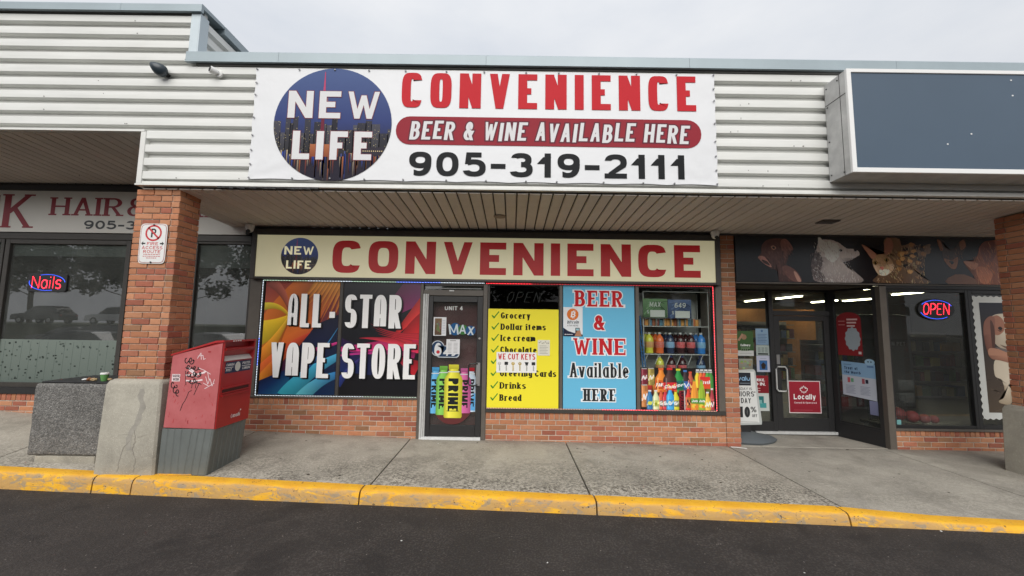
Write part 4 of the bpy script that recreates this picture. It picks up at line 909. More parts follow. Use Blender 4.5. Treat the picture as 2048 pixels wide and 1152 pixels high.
# ================================================================ signs
def skyline(p, cx, cz, R, lay=0, dim=1.0, seed=5):
    """round night-city picture: blue sky, tower, lit blocks, coloured reflections"""
    rs = random.Random(seed); p.clip = arc(cx, cz, R, R*.995, 0, 360, 64)[:-1]
    k = lambda c: tuple(v*dim for v in c)
    top, mid, low = k(sc(88, 108, 158)), k(sc(58, 72, 130)), k(sc(44, 46, 76))
    p.rect(cx-R, cx+R, cz+.05*R, cz+R, top, lay, mid); p.rect(cx-R, cx+R, cz-.35*R, cz+.05*R, mid, lay, low); p.rect(cx-R, cx+R, cz-R, cz-.35*R, k(sc(40, 36, 52)), lay)
    x = cx-R
    while x < cx+R:
        w_ = R*(.05+rs.random()*.12); h = R*(.02+rs.random()*.30); g = 40+rs.random()*50
        p.rect(x, x+w_, cz-.52*R, cz-.20*R+h, k(sc(g, g, g+12)), lay+1, k(sc(g*.7, g*.7, g*.75)))
        for a in range(int(w_/R*40)):
            for b in range(int((h/R+.3)*22)):
                if rs.random() < .33: q = 110+rs.random()*120; xx = x+w_*(.1+.8*rs.random()); zz = cz-.5*R+rs.random()*(h+.30*R); p.rect(xx, xx+R*.012, zz, zz+R*.010, k(sc(q, q*.92, q*.72)), lay+2)
        x += w_*.9
    tx = cx-.17*R
    p.poly([(tx-.035*R, cz-.3*R), (tx+.035*R, cz-.3*R), (tx+.018*R, cz+.42*R), (tx-.018*R, cz+.42*R)], k(sc(120, 40, 62)), lay+3)
    p.rect(tx-.07*R, tx+.07*R, cz+.38*R, cz+.46*R, k(sc(170, 120, 130)), lay+3.5); p.rect(tx-.045*R, tx+.045*R, cz+.46*R, cz+.52*R, k(sc(90, 50, 80)), lay+3.5)
    p.poly([(tx-.022*R, cz+.5*R), (tx+.022*R, cz+.5*R), (tx+.006*R, cz+.93*R), (tx-.006*R, cz+.93*R)], k(sc(205, 80, 120)), lay+4)
    for i in range(int(70)):
        xx = cx-R+2*R*rs.random(); l = R*(.15+.35*rs.random()); z1 = cz-R*(.46+.12*rs.random()); c = rs.choice([sc(190, 110, 60), sc(210, 150, 90), sc(150, 70, 50), sc(80, 90, 150), sc(200, 180, 150), sc(60, 90, 190)])
        p.poly([(xx, z1-l, k(sc(40, 36, 52))), (xx+R*.022, z1-l, k(sc(40, 36, 52))), (xx+R*.022, z1, k(c)), (xx, z1, k(c))], c, lay+3)
    p.rect(cx-.36*R, cx+.12*R, cz-.58*R, cz-.36*R, k(sc(190, 115, 75)), lay+3.2, k(sc(150, 80, 50)))
    p.rect(cx+.45*R, cx+R, cz-.55*R, cz-.40*R, k(sc(52, 48, 60)), lay+3.2)
    for i in range(16): p.ell(cx+.4*R+i*.035*R, cz-.47*R, .010*R, .010*R, k(sc(250, 225, 170)), lay+4, 6)
    p.clip = None
# ---- vinyl banner
WB = (.64, .64, .65)
BN = thing('vinyl_banner', (-.35, YF, 3.26), 'large white vinyl banner with round city logo screwed to the siding', 'banner')
X0, X1, Z0, Z1, YB = -3.10, 2.385, 3.268, 4.640, YF-.012
mb = MB(); NX, NZ = 110, 30; vs = []
corners = [(X0, Z0), (X1, Z0), (X0, Z1), (X1, Z1)]
for j in range(NZ+1):
    for i in range(NX+1):
        u, v = i/NX, j/NZ; x = X0+(X1-X0)*u; z = Z0+(Z1-Z0)*v; d = 0
        for cx, cz in corners[:2]:
            r = math.hypot(x-cx, z-cz); a = math.atan2(z-cz, abs(x-cx)); d += .007*math.exp(-r/.30)*sin(a*13+1)*min(1, r/.08)
        e = min(1, (x-X0)/.9 if x < 0 else (X1-x)/.30)
        d += .002*noise.noise(Vector((x*1.5, z*5, 2)))*(1 if x < -2.9 or x > 2.2 else .25)
        sag = .012*abs(sin(u*pi*9))*(1-v)**6-.004*abs(sin(u*pi*9))*(v**6)
        side = .012*abs(sin(v*pi*4))*((1-u)**30)-.012*abs(sin(v*pi*4))*(u**30)
        vs.append((x+side, YB-d-.002, z+sag))
W_ = NX+1; mb.add(vs, [(j*W_+i, j*W_+i+1, (j+1)*W_+i+1, (j+1)*W_+i) for j in range(NZ) for i in range(NX)])
M_BAN = mat('banner_vinyl', (.66, .67, .69), .40, bump=.45, bscale=1.7, dist=.03)
mb.build('banner_sheet', M_BAN, BN, smooth=True)
PB = YB-.0065
lg = Print((0, PB, 0)); skyline(lg, -2.143, 3.952, .695, dim=.72); 
for t_, a, b, z, h in (('NEW', -2.68, -1.59, 4.020, .335), ('LIFE', -2.60, -1.67, 3.515, .345)):
    lg.text(t_, a, b, z, h, sc(120, 60, 70), W=.245, T=.20, lay=6, grow=.007, gap=.22); lg.text(t_, a, b, z, h, WB, W=.245, T=.20, lay=7, gap=.22)
lg.build('logo', P_VINYL, BN)
t_ = Print((0, PB, 0)); t_.text('CONVENIENCE', -1.345, 2.150, 4.170, .435, sc(186, 34, 44), W=.245, T=.175, q=3.6, gap=.22); t_.build('lettering', P_VINYL, BN)
t_ = Print((0, PB, 0)); t_.rect(-1.395, 2.200, 3.715, 4.060, sc(140, 38, 50), 0, r=.165)
random.seed(11)
for k_, (gr, cc) in enumerate(((.016, sc(96, 40, 52)), (.0, WB))):
    random.seed(11); t_.text('BEER & WINE AVAILABLE HERE', -1.235, 2.045, 3.775, .225, cc, W=.185, T=.15, lay=1+k_, grow=gr, slant=.12, jit=.05, gap=.13, sp=.36)
t_.build('lettering', P_VINYL, BN)
t_ = Print((0, PB, 0)); t_.text('905-319-2111', -1.225, 2.010, 3.338, .290, sc(22, 24, 27), W=.255, T=.20, q=2.4, gap=.20); t_.build('lettering', P_VINYL, BN)
scr = None
for i in range(13):
    for z in (Z0+.018, Z1-.016):
        x = X0+.02+(X1-X0-.04)*i/12+random.uniform(-.05, .05)*(0 < i < 12)
        q = MB(); q.lathe([(.011, 0), (.010, -.006), (.004, -.008)], n=10, axis=1, c=(0, 0, 0)); 
        if scr is None: scr = q.build('fastener', mat('fastener', (.22, .22, .23), .4, metal=.6), BN, at=(0, 0, 0)); scr.location = Vector((x, YB-.012, z))-wo(BN); sm = scr.data
        else: inst('fastener', sm, BN, (x, YB-.012, z))
for z in (3.45, 3.62, 3.80, 4.02, 4.30, 4.45):
    for x in (X0+.025, X1-.025): inst('fastener', sm, BN, (x, YB-.014, z))
# ---- lightbox
LB = thing('lightbox_sign', (-.4, -.06, 2.27), 'long cream illuminated sign in a black frame with round logo and red lettering', 'sign')
mb = MB(); mb.cbox(-3.965, 3.15, -.098, .0, 2.272, 3.035, .004); mb.build('sign_cabinet', M_BRONZE, LB)
frame_bars('sign_frame', LB, [(-3.965, -3.895, -.125, -.099, 2.272, 3.035), (3.075, 3.15, -.125, -.099, 2.272, 3.035), (-3.895, 3.075, -.124, -.099, 2.948, 3.034), (-3.895, 3.075, -.124, -.099, 2.273, 2.308)], M_BRONZE)
mb = MB(); mb.box(-3.9, 3.08, -.105, -.099, 2.30, 2.955); mb.build('sign_face', mat('lit_cream', sc(205, 199, 168), .35, var=.06, vscale=2, emis=sc(228, 220, 178), es=.14), LB)
lg = Print((0, -.106, 0)); skyline(lg, -3.235, 2.627, .283, dim=.45, seed=8)
for s_, a, b, z, h in (('NEW', -3.47, -3.02, 2.648, .128), ('LIFE', -3.43, -3.055, 2.432, .125)): lg.text(s_, a, b, z, h, sc(228, 222, 184), W=.25, T=.2, lay=6, gap=.2)
lg.build('logo', P_LIT, LB)
t_ = Print((0, -.106, 0)); t_.text('CONVENIENCE', -2.735, 2.850, 2.378, .498, sc(158, 16, 20), W=.285, T=.215, q=3.2, gap=.22, lay=1); t_.build('lettering', print_mat('backlit_red', .4, es=.12), LB)
# ---- blank sign box on the right of the fascia
SB = thing('blank_sign_box', (5.4, YF, 3.34), 'projecting blank blue-grey sign box with white metal edges at the top right', 'sign')
XA, XB, ZA, ZB, YA = 3.69, 7.6, 3.330, 4.515, -1.925
mb = MB(); vs = [(XA, YF-.004, ZA+.012), (XB, YF-.004, ZA+.012), (XB, YA, ZA), (XA, YA, ZA)]
mb.cbox(XA, XB, YA+.02, YF-.004, ZA, ZB, .003); mb.build('sign_cabinet', mat('sheet_metal', (.62, .62, .61), .42, metal=.1, col2=(.40, .40, .40), vscale=4), SB)
mb = MB(); mb.box(XA-.003, XA, YA+.10, YA+.103, ZA, ZB); mb.box(XA-.004, XA-.0005, -1.90, YF-.01, 4.25, 4.254); mb.build('seam', M_GRIME, SB)
frame_bars('sign_frame', SB, [(XA-.006, XA+.045, YA-.012, YA+.022, ZA-.004, ZB+.004), (XB-.05, XB, YA-.012, YA+.022, ZA, ZB), (XA+.045, XB-.05, YA-.012, YA+.022, ZB-.040, ZB+.004), (XA+.045, XB-.05, YA-.012, YA+.022, ZA-.004, ZA+.050)], M_WHITE)
mb = MB(); mb.box(XA+.04, XB-.045, YA, YA+.018, ZA+.045, ZB-.035); mb.build('sign_face', mat('blank_face', sc(68, 85, 102), .32, var=.10, vscale=.7), SB)
for i, (y, z) in enumerate([(-1.64, 4.45), (-1.64, 3.40), (-1.80, 4.46), (-1.82, 3.37), (-1.64, 4.22), (-1.64, 3.8)]):
    q = MB(); q.lathe([(.009, -.006), (.007, 0)], n=8, axis=0, c=(XA-.001, y, z)); q.build('rivet', M_BLACK, SB)
for x, z in ((5.02, 3.78), (4.75, 3.66), (5.52, 4.23), (5.52, 4.41)):
    q = MB(); q.lathe([(.010, 0), (.008, -.004)], n=8, axis=1, c=(x, YA, z)); q.build('screw', M_WHITE, SB)
# ---- salon sign
SG = thing('salon_sign', (-6.3, -.03, 2.95), 'grey-white salon sign with maroon serif lettering, cut off by the pillar', 'sign')
mb = MB(); mb.box(-9.4, -4.095, -.036, -.001, 2.957, 3.610); mb.build('sign_face', mat('salon_face', sc(206, 204, 198), .35, var=.12, vscale=.8), SG)
t_ = Print((0, -.037, 0)); RD = sc(128, 26, 40)
t_.text('J', -8.32, -7.94, 2.995, .56, RD, W=.20, T=.08, serif=.08, st=.045, asp=.5, align='l')
t_.text('K', -7.93, -7.43, 3.020, .53, RD, W=.20, T=.08, serif=.07, st=.045)
t_.text('HAIR', -7.195, -6.05, 3.225, .285, RD, W=.24, T=.09, serif=.10, st=.08, gap=.10)
t_.text('&', -5.99, -5.72, 3.225, .285, RD, W=.2, T=.1)
t_.text('NAIL', -5.60, -4.32, 3.225, .285, RD, W=.24, T=.09, serif=.10, st=.08, gap=.10); t_.build('lettering', P_GLOSS, SG)
t_ = Print((0, -.037, 0)); t_.text('905-33', -6.635, -5.66, 3.015, .135, sc(60, 62, 64), W=.26, T=.2, gap=.2); t_.build('lettering', P_GLOSS, SG)
# ---- LED window signs
def led_text(p, txt, x0, x1, z0, h, col, step=.018, r=.006, slant=.0, done=lambda: None):
    q = Print((0, 0, 0)); gl = [glyph(c) for c in txt]; n = len(gl); tot = sum(max(.12, g[0]) for g in gl)+.35*(n-1); k = (x1-x0)/tot; x = x0
    for g in gl:
        gw = max(.12, g[0])*k
        for st_ in g[1]:
            P = [st_[1], st_[2]] if st_[0] == 'L' else [k_[:2] for k_ in st_[1]]
            for (a, b), (c, d) in zip(P, P[1:]):
                ax, az, bx, bz = x+a*gw, z0+b*h, x+c*gw, z0+d*h; l = math.hypot(bx-ax, bz-az); m_ = max(1, int(l/step))
                for i in range(m_): tt = (i+.5)/m_; X_, Z_ = ax+(bx-ax)*tt, az+(bz-az)*tt; p.ell(X_+slant*(Z_-z0), Z_, r, r, col, 1, 6)
        x += gw+.35*k; done()
def led_sign(name, y, cx, cz, w_, h_, txt, x0, x1, z0, h, label, oval, slant, n_=1):
    T = thing(name, (cx, y, cz-h_/2), label, 'led sign')
    mb = MB()
    if oval: mb.prism(arc(cx, cz, w_/2, h_/2, 0, 360, 36)[:-1], 1, y, y+.02)
    else: mb.prism(arc(cx, cz, w_/2, h_/2, 0, 360, 40, sq=9)[:-1], 1, y, y+.02)
    mb.build('sign_board', M_BLACK, T)
    p = Print((0, y, 0)); led_text(p, txt, x0, x1, z0, h, (1, .02, .04), slant=slant, done=lambda: (p.build('led_letter', print_mat('led_glow', .5, es=3.2), T), setattr(p, 'mb', MB())))
    for a0, a1 in ((25, 150), (200, 310)) if oval else ((5, 115), (170, 290)):
        p = Print((0, y, 0))
        n = int(abs(a1-a0)/2.6*(w_/.55))
        for i in range(n): a = radians(a0+(a1-a0)*i/n); p.ell(cx+w_*.455*cos(a), cz+h_*.43*sin(a), .0040, .0040, (.02, .05, .45), 1, 6)
        p.build('led_arc', MATS['led_glow'], T)
led_sign('nails_led_sign', GY-.028, -7.14, 2.18, .60, .285, 'Nails', -7.37, -6.93, 2.09, .185, 'black LED board reading Nails in red dots with a blue outline, in the salon window', False, .03)
led_sign('open_led_sign', GY-.028, 6.485, 1.955, .56, .33, 'OPEN', 6.28, 6.67, 1.880, .165, 'oval black LED board reading OPEN in red inside blue, in the pet shop window', True, .12)
# ---- no-parking sign on the pillar
NP = thing('no_parking_sign', (-4.19, -1.54, 2.28), 'white fire access route no-parking sign with red circle, screwed to the left pillar', 'sign')
mb = MB(); mb.prism(arc(-4.19, 2.508, .158, .236, 0, 360, 48, sq=9)[:-1], 1, -1.5425, -1.539); mb.build('sign_plate', mat('sign_white', sc(214, 213, 210), .4), NP)
p = Print((0, -1.543, 0)); RED = sc(188, 58, 62); BK = sc(38, 40, 42); GW = sc(216, 216, 214)
p.poly(arc(-4.19, 2.508, .148, .226, 0, 360, 48, sq=9)[:-1], sc(150, 75, 75), 0); p.poly(arc(-4.19, 2.508, .143, .221, 0, 360, 48, sq=9)[:-1], GW, 1)
p.text('P', -4.218, -4.160, 2.58, .105, BK, W=.17, lay=2)
p.ring(-4.19, 2.632, .076, .096, RED, 3); p.line([(-4.25, 2.692), (-4.13, 2.572)], .020, RED, 3)
for sgn in (-1, 1): x = -4.19+sgn*.115; p.poly([(x+sgn*.018, 2.508), (x-sgn*.005, 2.532), (x-sgn*.005, 2.484)], BK, 2); p.rect(min(x-sgn*.030, x-sgn*.004), max(x-sgn*.030, x-sgn*.004), 2.500, 2.516, BK, 2)
for s_, a, z, h in (('FIRE', .065, 2.488, .036), ('ACCESS', .120, 2.440, .037), ('ROUTE', .100, 2.394, .037)): p.text(s_, -4.19-a, -4.19+a, z, h, RED, W=.17, lay=2, gap=.2)
for a, z in ((.095, 2.374), (.100, 2.352), (.06, 2.332)):
    x = -4.19-a
    while x < -4.19+a: w_ = random.uniform(.012, .03); p.rect(x, min(x+w_, -4.19+a), z, z+.010, sc(190, 120, 120), 2); x += w_+.006
p.build('sign_print', P_PAINT, NP)
for z in (2.728, 2.288):
    q = MB(); q.lathe([(.010, 0), (.009, -.007), (.003, -.009)], n=8, axis=1, c=(-4.19, -1.546, z)); q.build('bolt', M_BLACK, NP)
# ================================================================ window posters
def poster(name, x0, x1, z0, z1, y=-.014, r=0, base=(1, 1, 1), label='', cat='poster', th=.003, m=P_PAPER):
    T = thing(name, ((x0+x1)/2, y, z0), label, cat); p = Print((0, y, 0)); mb = MB()
    if r: mb.prism([q for q in [*arc(x1-r, z1-r, r, r, 0, 90, 5), *arc(x0+r, z1-r, r, r, 90, 180, 5), *arc(x0+r, z0+r, r, r, 180, 270, 5), *arc(x1-r, z0+r, r, r, 270, 360, 5)]], 1, y, y+th)
    else: mb.box(x0, x1, y, y+th, z0, z1)
    mb.build('poster_sheet', mat('sheet_'+name+str(len(MATS)), base, .6), T)
    return T, p
OR, YL, RD_, DK, TE, PU, MG = sc(214, 110, 45), sc(232, 200, 50), sc(190, 45, 42), sc(22, 26, 38), sc(40, 130, 160), sc(95, 40, 90), sc(190, 50, 110)
WHT = sc(232, 232, 232)
def shadow_text(p, s_, a, b, z, h, **k):
    p.text(s_, a+.022, b+.022, z-.014, h, sc(8, 8, 10), lay=28, grow=.004, **k); p.text(s_, a, b, z, h, WHT, lay=30, **k)
V1, p = poster('vape_poster', -3.765, -2.632, .552, 2.252, -.0125, base=DK, label='left vape store poster of orange, yellow and teal feathered colours reading ALL - VAPE')
p.clip = [(-3.765, .552), (-2.632, .552), (-2.632, 2.252), (-3.765, 2.252)]
p.rect(-3.765, -2.632, .552, 2.252, sc(120, 45, 35), 0, sc(16, 24, 60))
p.poly([(-3.765, 2.252, sc(150, 70, 70)), (-3.765, 1.2, OR), (-3.3, 1.1, sc(170, 50, 40)), (-2.9, 1.7, sc(180, 90, 40)), (-2.632, 2.252, sc(120, 60, 40))], OR, 1)
B = p.blade
B((-3.80, 1.0), (-3.7, 1.7), (-3.05, 2.35), .55, sc(226, 120, 40), sc(200, 110, 60), 2, w2=.25)
B((-3.85, 1.45), (-3.55, 1.55), (-3.35, 1.75), .40, sc(236, 205, 50), sc(240, 190, 50), 3, w2=.02)
B((-3.80, 1.85), (-3.5, 1.95), (-3.30, 1.60), .12, sc(235, 215, 70), sc(225, 170, 40), 4, w2=.01)
B((-3.80, 1.05), (-3.55, 1.35), (-3.38, 1.72), .22, sc(240, 130, 40), sc(230, 190, 60), 4, w2=.02)
B((-3.70, 2.25), (-3.45, 2.1), (-3.33, 1.65), .18, sc(190, 110, 100), sc(180, 90, 60), 5, w2=.02)
for i in range(9):
    x = -2.60-.06*i; B((x+.1, 2.30), (x-.02, 2.0), (x-.16-.012*i, 1.52+.05*i), .075, sc(222, 150, 60), sc(180, 85, 40), 6+i*.4, w2=.004)
B((-3.75, .80), (-3.45, 1.25), (-2.95, 1.5), .30, sc(226, 110, 50), sc(180, 50, 45), 10, w2=.02)
B((-3.8, .62), (-3.6, 1.0), (-3.35, 1.25), .22, sc(230, 150, 50), sc(200, 60, 40), 11, w2=.02)
p.poly([(-3.55, .55, sc(20, 40, 80)), (-2.632, .55, sc(16, 40, 70)), (-2.632, 1.75, sc(18, 20, 40)), (-2.95, 1.6, sc(14, 18, 36)), (-3.25, 1.2, sc(20, 30, 60))], DK, 12)
p.poly([(-3.765, .552, sc(30, 60, 110)), (-3.35, .552, sc(40, 110, 150)), (-3.3, .95, sc(20, 40, 80)), (-3.765, .75, sc(24, 30, 60))], DK, 12.5)
B((-3.35, .50), (-3.15, .85), (-2.60, 1.12), .30, sc(60, 170, 190), sc(70, 160, 200), 13, w2=.1)
B((-3.15, .45), (-2.95, .75), (-2.60, .85), .22, sc(100, 190, 200), sc(50, 120, 180), 14, w2=.1)
B((-3.05, .95), (-2.85, 1.15), (-2.60, 1.60), .05, sc(40, 90, 160), sc(60, 140, 190), 15, w2=.004)
B((-3.10, 1.18), (-2.85, 1.24), (-2.55, 1.35), .07, sc(150, 40, 110), sc(220, 60, 140), 16, w2=.03)
p.clip = None
shadow_text(p, 'ALL', -3.395, -2.885, 1.552, .506, W=.175, T=.12, q=2.4, gap=.09, deco=True)
p.rect(-2.755, -2.672, 1.690, 1.782, sc(8, 8, 10), 29); p.rect(-2.765, -2.682, 1.698, 1.790, WHT, 30)
shadow_text(p, 'VAPE', -3.620, -2.735, .800, .520, W=.175, T=.12, q=2.4, gap=.08, deco=True)
p.build('print', P_GLOSS, V1)
V2, p = poster('vape_poster', -2.570, -1.400, .552, 2.252, -.0125, base=DK, label='right vape store poster of magenta and red sweeps on black reading STAR STORE')
p.clip = [(-2.570, .552), (-1.400, .552), (-1.400, 2.252), (-2.570, 2.252)]
B = p.blade
p.rect(-2.570, -1.400, .552, 2.252, sc(14, 16, 26), 0, sc(18, 18, 22))
p.poly([(-2.57, .9, sc(20, 40, 90)), (-2.1, .85, sc(24, 30, 70)), (-1.9, 1.1, sc(20, 20, 40)), (-2.57, 1.4, sc(40, 20, 60))], DK, 1)
B((-1.35, 2.20), (-1.75, 1.95), (-2.0, 1.60), .55, sc(110, 45, 95), sc(130, 30, 80), 2, w2=.03)
B((-1.30, 1.98), (-1.6, 1.65), (-1.85, 1.35), .22, sc(225, 60, 55), sc(200, 40, 45), 3, w2=.01)
B((-1.30, 1.68), (-1.6, 1.50), (-1.80, 1.20), .30, sc(205, 40, 45), sc(180, 35, 45), 3.5, w2=.02)
B((-1.30, 1.33), (-1.8, 1.30), (-2.70, 1.22), .30, sc(215, 45, 70), sc(225, 60, 150), 4, w2=.05)
B((-1.40, 1.28), (-2.0, 1.42), (-2.30, 1.40), .12, sc(230, 60, 80), sc(180, 40, 60), 5, w2=.005)
B((-1.45, 1.15), (-1.9, 1.25), (-2.7, 1.12), .09, sc(150, 35, 90), sc(200, 60, 150), 6, w2=.02)
B((-1.40, .95), (-1.6, 1.05), (-1.75, 1.15), .25, sc(190, 35, 45), sc(150, 30, 60), 5, w2=.02)
for i in range(5): B((-1.6+.1*i, 1.32+.04*i), (-1.8, 1.42), (-1.98-.04*i, 1.42+.05*i), .04, sc(210, 50, 60), sc(160, 35, 50), 7+i*.3, w2=.003)
B((-2.60, .70), (-2.4, 1.0), (-2.2, 1.15), .12, sc(40, 60, 130), sc(60, 40, 110), 6, w2=.01)
p.clip = None
shadow_text(p, 'STAR', -2.535, -1.670, 1.552, .506, W=.175, T=.12, q=2.4, gap=.075, deco=True)
shadow_text(p, 'STORE', -2.545, -1.437, .800, .520, W=.165, T=.12, q=2.4, gap=.07, deco=True)
p.build('print', P_GLOSS, V2)
# yellow list poster
YP, p = poster('yellow_poster', -.358, .712, .400, 1.872, -.0145, r=.012, base=sc(236, 222, 40), label='yellow poster listing grocery items with green ticks, beside the shop door', th=.003)
for i, (s_, x1, z, h) in enumerate((('Grocery', .285, 1.725, .094), ('Dollar items', .522, 1.555, .094), ('Ice cream', .364, 1.385, .094), ('Chocolate', .385, 1.210, .094), ('', .300, 1.040, .094), ('Greeting Cards', .680, .862, .094), ('Drinks', .228, .680, .094), ('Bread', .163, .503, .094))):
    if s_: p.text(s_, -.170, x1, z, h, sc(26, 26, 22), W=.27, T=.13, serif=.045, st=.11, gap=.07, sp=.3)
    pk = Print((0, -.0145, 0)); pk.line([(-.298, z+.045), (-.268, z+.012), (-.200, z+.100)], .016, sc(70, 140, 50), 2); pk.line([(-.285, z+.03), (-.268, z+.012)], .022, sc(60, 130, 45), 2.5); pk.build('check_mark', P_PAPER, YP)
p.build('print', P_PAPER, YP)
KP, p = poster('key_cutting_sign', -.222, .380, .918, 1.222, -.018, base=sc(232, 232, 230), label='white paper sign reading WE CUT KEYS with six keys, taped over the yellow poster', cat='sign', th=.0015)
p.text('WE CUT KEYS', -.200, .360, 1.112, .088, sc(196, 44, 48), W=.17, T=.15, gap=.13, sp=.3)
for i, c in enumerate((sc(190, 190, 188), BK, sc(190, 165, 90), sc(175, 155, 100), BK, BK)):
    pm = p; p = Print((0, -.018, 0)); x = -.175+i*.102; kc = sc(165, 165, 160) if i not in (2, 3) else c
    if i in (1, 5): p.rect(x-.027, x+.027, 1.030, 1.078, c, 1, r=.008)
    elif i == 4: p.poly([(x-.03, 1.075), (x+.03, 1.075), (x+.012, 1.022), (x-.012, 1.022)], c, 1)
    else: p.ell(x, 1.052, .026, .024, c, 1, 14); p.ell(x, 1.060, .007, .006, WHT, 2, 8)
    p.rect(x-.007, x+.007, .945, 1.035, kc, 1.5)
    for k_ in range(3): p.rect(x+.005, x+.013, .952+k_*.022, .962+k_*.022, kc, 1.7)
    p.build('key_picture', P_PAPER, KP); p = pm
p.build('print', P_PAPER, KP)
NT, p = poster('notice', .398, .580, 1.178, 1.410, -.018, base=sc(216, 214, 200), label='small white notice with flower sketches taped to the yellow poster', cat='notice', th=.0015)
for i in range(7): p.ell(.42+i*.023, 1.37+.012*sin(i*2), .008, .008, sc(120, 110, 80), 1, 7)
for i in range(6): p.rect(.425, .55-.02*(i % 2), 1.205+i*.023, 1.210+i*.023, sc(140, 138, 130), 1)
p.build('print', P_PAPER, NT)
# blue poster
BP, p = poster('blue_poster', .780, 1.866, .400, 2.252, -.0145, r=.012, base=sc(98, 180, 216), label='sky blue poster reading BEER and WINE in red and Available HERE in black')
for s_, a, b, z, h, c, kw in (('BEER', .955, 1.695, 1.925, .245, sc(190, 36, 44), dict(W=.215, T=.13, serif=.055, st=.10)), ('&', 1.245, 1.415, 1.570, .225, sc(190, 36, 44), dict(W=.22, T=.17)), ('WINE', .930, 1.730, 1.200, .245, sc(190, 36, 44), dict(W=.215, T=.13, serif=.055, st=.10)), ('Available', .878, 1.770, .862, .215, BK, dict(W=.16, T=.09, serif=.04, st=.06, gap=.08)), ('HERE', 1.080, 1.570, .515, .180, BK, dict(W=.22, T=.11, serif=.09, st=.10))):
    p.text(s_, a, b, z, h, sc(228, 232, 235), lay=1, grow=.014, **kw); p.text(s_, a, b, z, h, c, lay=2, **kw); p.build('text_outline', P_PAPER, BP) if False else None
p.build('print', P_PAPER, BP)
BT, p = poster('crypto_machine_sticker', .783, 1.076, 1.472, 1.912, -.019, base=sc(222, 225, 228), label='small white and navy sticker with orange coin symbol on the blue poster corner', cat='sticker', th=.001)
p.clip = [(.783, 1.472), (1.076, 1.472), (1.076, 1.912), (.783, 1.912)]
p.ell(.925, 1.803, .088, .088, sc(214, 118, 56), 1); p.text('B', .893, .962, 1.758, .09, WHT, W=.22, T=.16, lay=2, slant=.15); 
for x in (.918, .940): p.rect(x, x+.009, 1.742, 1.758, WHT, 2); p.rect(x+.014, x+.023, 1.847, 1.862, WHT, 2)
p.text('bitcoin', .842, 1.015, 1.662, .050, sc(60, 64, 70), W=.17, lay=1, slant=.15, gap=.12); p.text('ATM HERE', .842, 1.010, 1.622, .024, sc(110, 112, 116), W=.17, lay=1, gap=.2)
p.poly([(.783, 1.472), (1.076, 1.472), (1.076, 1.50), (.94, 1.525), (.86, 1.55), (.783, 1.60)], sc(36, 40, 62), 1); p.rect(.965, 1.03, 1.48, 1.60, sc(60, 55, 58), 2); p.rect(.975, 1.02, 1.56, 1.59, sc(150, 190, 200), 3); p.poly([(.95, 1.472), (1.06, 1.472), (1.04, 1.56), (1.0, 1.57)], sc(176, 128, 100), 2.5)
p.rect(.805, .82, 1.492, 1.507, WHT, 2); p.rect(.828, .925, 1.495, 1.505, sc(200, 200, 205), 2); p.clip = None
p.build('print', P_PAPER, BT)
# stickers on the door
def door_print(name, x0, x1, z0, z1, label, base=None, cat='sticker', y=-.0):
    T = thing(name, ((x0+x1)/2, .006, z0), label, cat); p = Print((0, .0065, 0)); return T, p
T, p = door_print('unit_number_lettering', -1.02, -.75, 1.84, 1.90, 'white lettering UNIT 4 at the top of the door glass', cat='lettering'); p.text('UNIT 4', -1.025, -.750, 1.842, .062, sc(200, 200, 198), W=.2, gap=.2); p.build('print', P_PAPER, T)
T, p = door_print('photo_notice', -1.196, -.99, 1.448, 1.735, 'white notice with brown photograph at the upper left of the door glass', cat='notice'); p.rect(-1.190, -.996, 1.452, 1.733, sc(214, 214, 216), 0); p.rect(-1.170, -1.065, 1.462, 1.715, sc(120, 98, 78), 1, sc(88, 70, 56))
for i in range(12): p.poly([(-1.17+random.random()*.08, 1.47+random.random()*.22), (-1.09+random.random()*.02, 1.47+random.random()*.2), (-1.12, 1.5+random.random()*.2)], sc(90+random.random()*90, 80+random.random()*70, 60+random.random()*60), 1.2+i*.2)
for i in range(9): p.rect(-1.055, -1.01, 1.48+i*.025, 1.486+i*.025, sc(150, 160, 180), 1)
p.build('print', P_PAPER, T)
T, p = door_print('lottery_max_sticker', -.944, -.541, 1.453, 1.657, 'blue and green lottery sticker reading MAX across the upper door glass')
p.ell(-.86, 1.555, .082, .095, sc(36, 84, 130), 0); p.ell(-.74, 1.548, .078, .075, sc(62, 112, 62), .5); p.ell(-.625, 1.535, .078, .075, sc(40, 82, 128), 1)
p.text('M', -.942, -.80, 1.475, .155, sc(190, 200, 205), W=.17, lay=2, slant=-.15); p.text('A', -.80, -.69, 1.487, .135, sc(190, 200, 205), W=.17, lay=2.5); p.text('X', -.675, -.575, 1.470, .125, sc(190, 200, 205), W=.2, lay=3, slant=.1); p.build('print', P_PAPER, T)
T, p = door_print('lottery_649_sticker', -1.222, -.776, 1.112, 1.381, 'navy and white lottery sticker reading 649 behind a paper notice on the door')
for g, c, ly in ((.0, sc(190, 195, 200), 0), (.012, sc(40, 62, 92), 1)):
    p.ell(-1.115, 1.262, .105-g, .118-g, c, ly); p.rect(-1.135+g, -.785-g, 1.125+g, 1.305-g, c, ly, r=.05)
p.text('6', -1.165, -1.055, 1.150, .195, sc(205, 208, 210), W=.26, lay=2); p.ell(-1.108, 1.208, .026, .026, sc(180, 52, 60), 3); p.text('49', -1.035, -.835, 1.150, .120, sc(205, 208, 210), W=.22, lay=2, slant=.15)
p.build('print', P_PAPER, T)
T, p = door_print('hours_notice', -1.004, -.762, 1.181, 1.406, 'white sheet of opening hours taped over the lottery sticker on the door', cat='notice'); p.rect(-.985, -.782, 1.180, 1.402, sc(212, 212, 214), 4); p.rect(-.93, -.84, 1.375, 1.384, sc(100, 100, 100), 5)
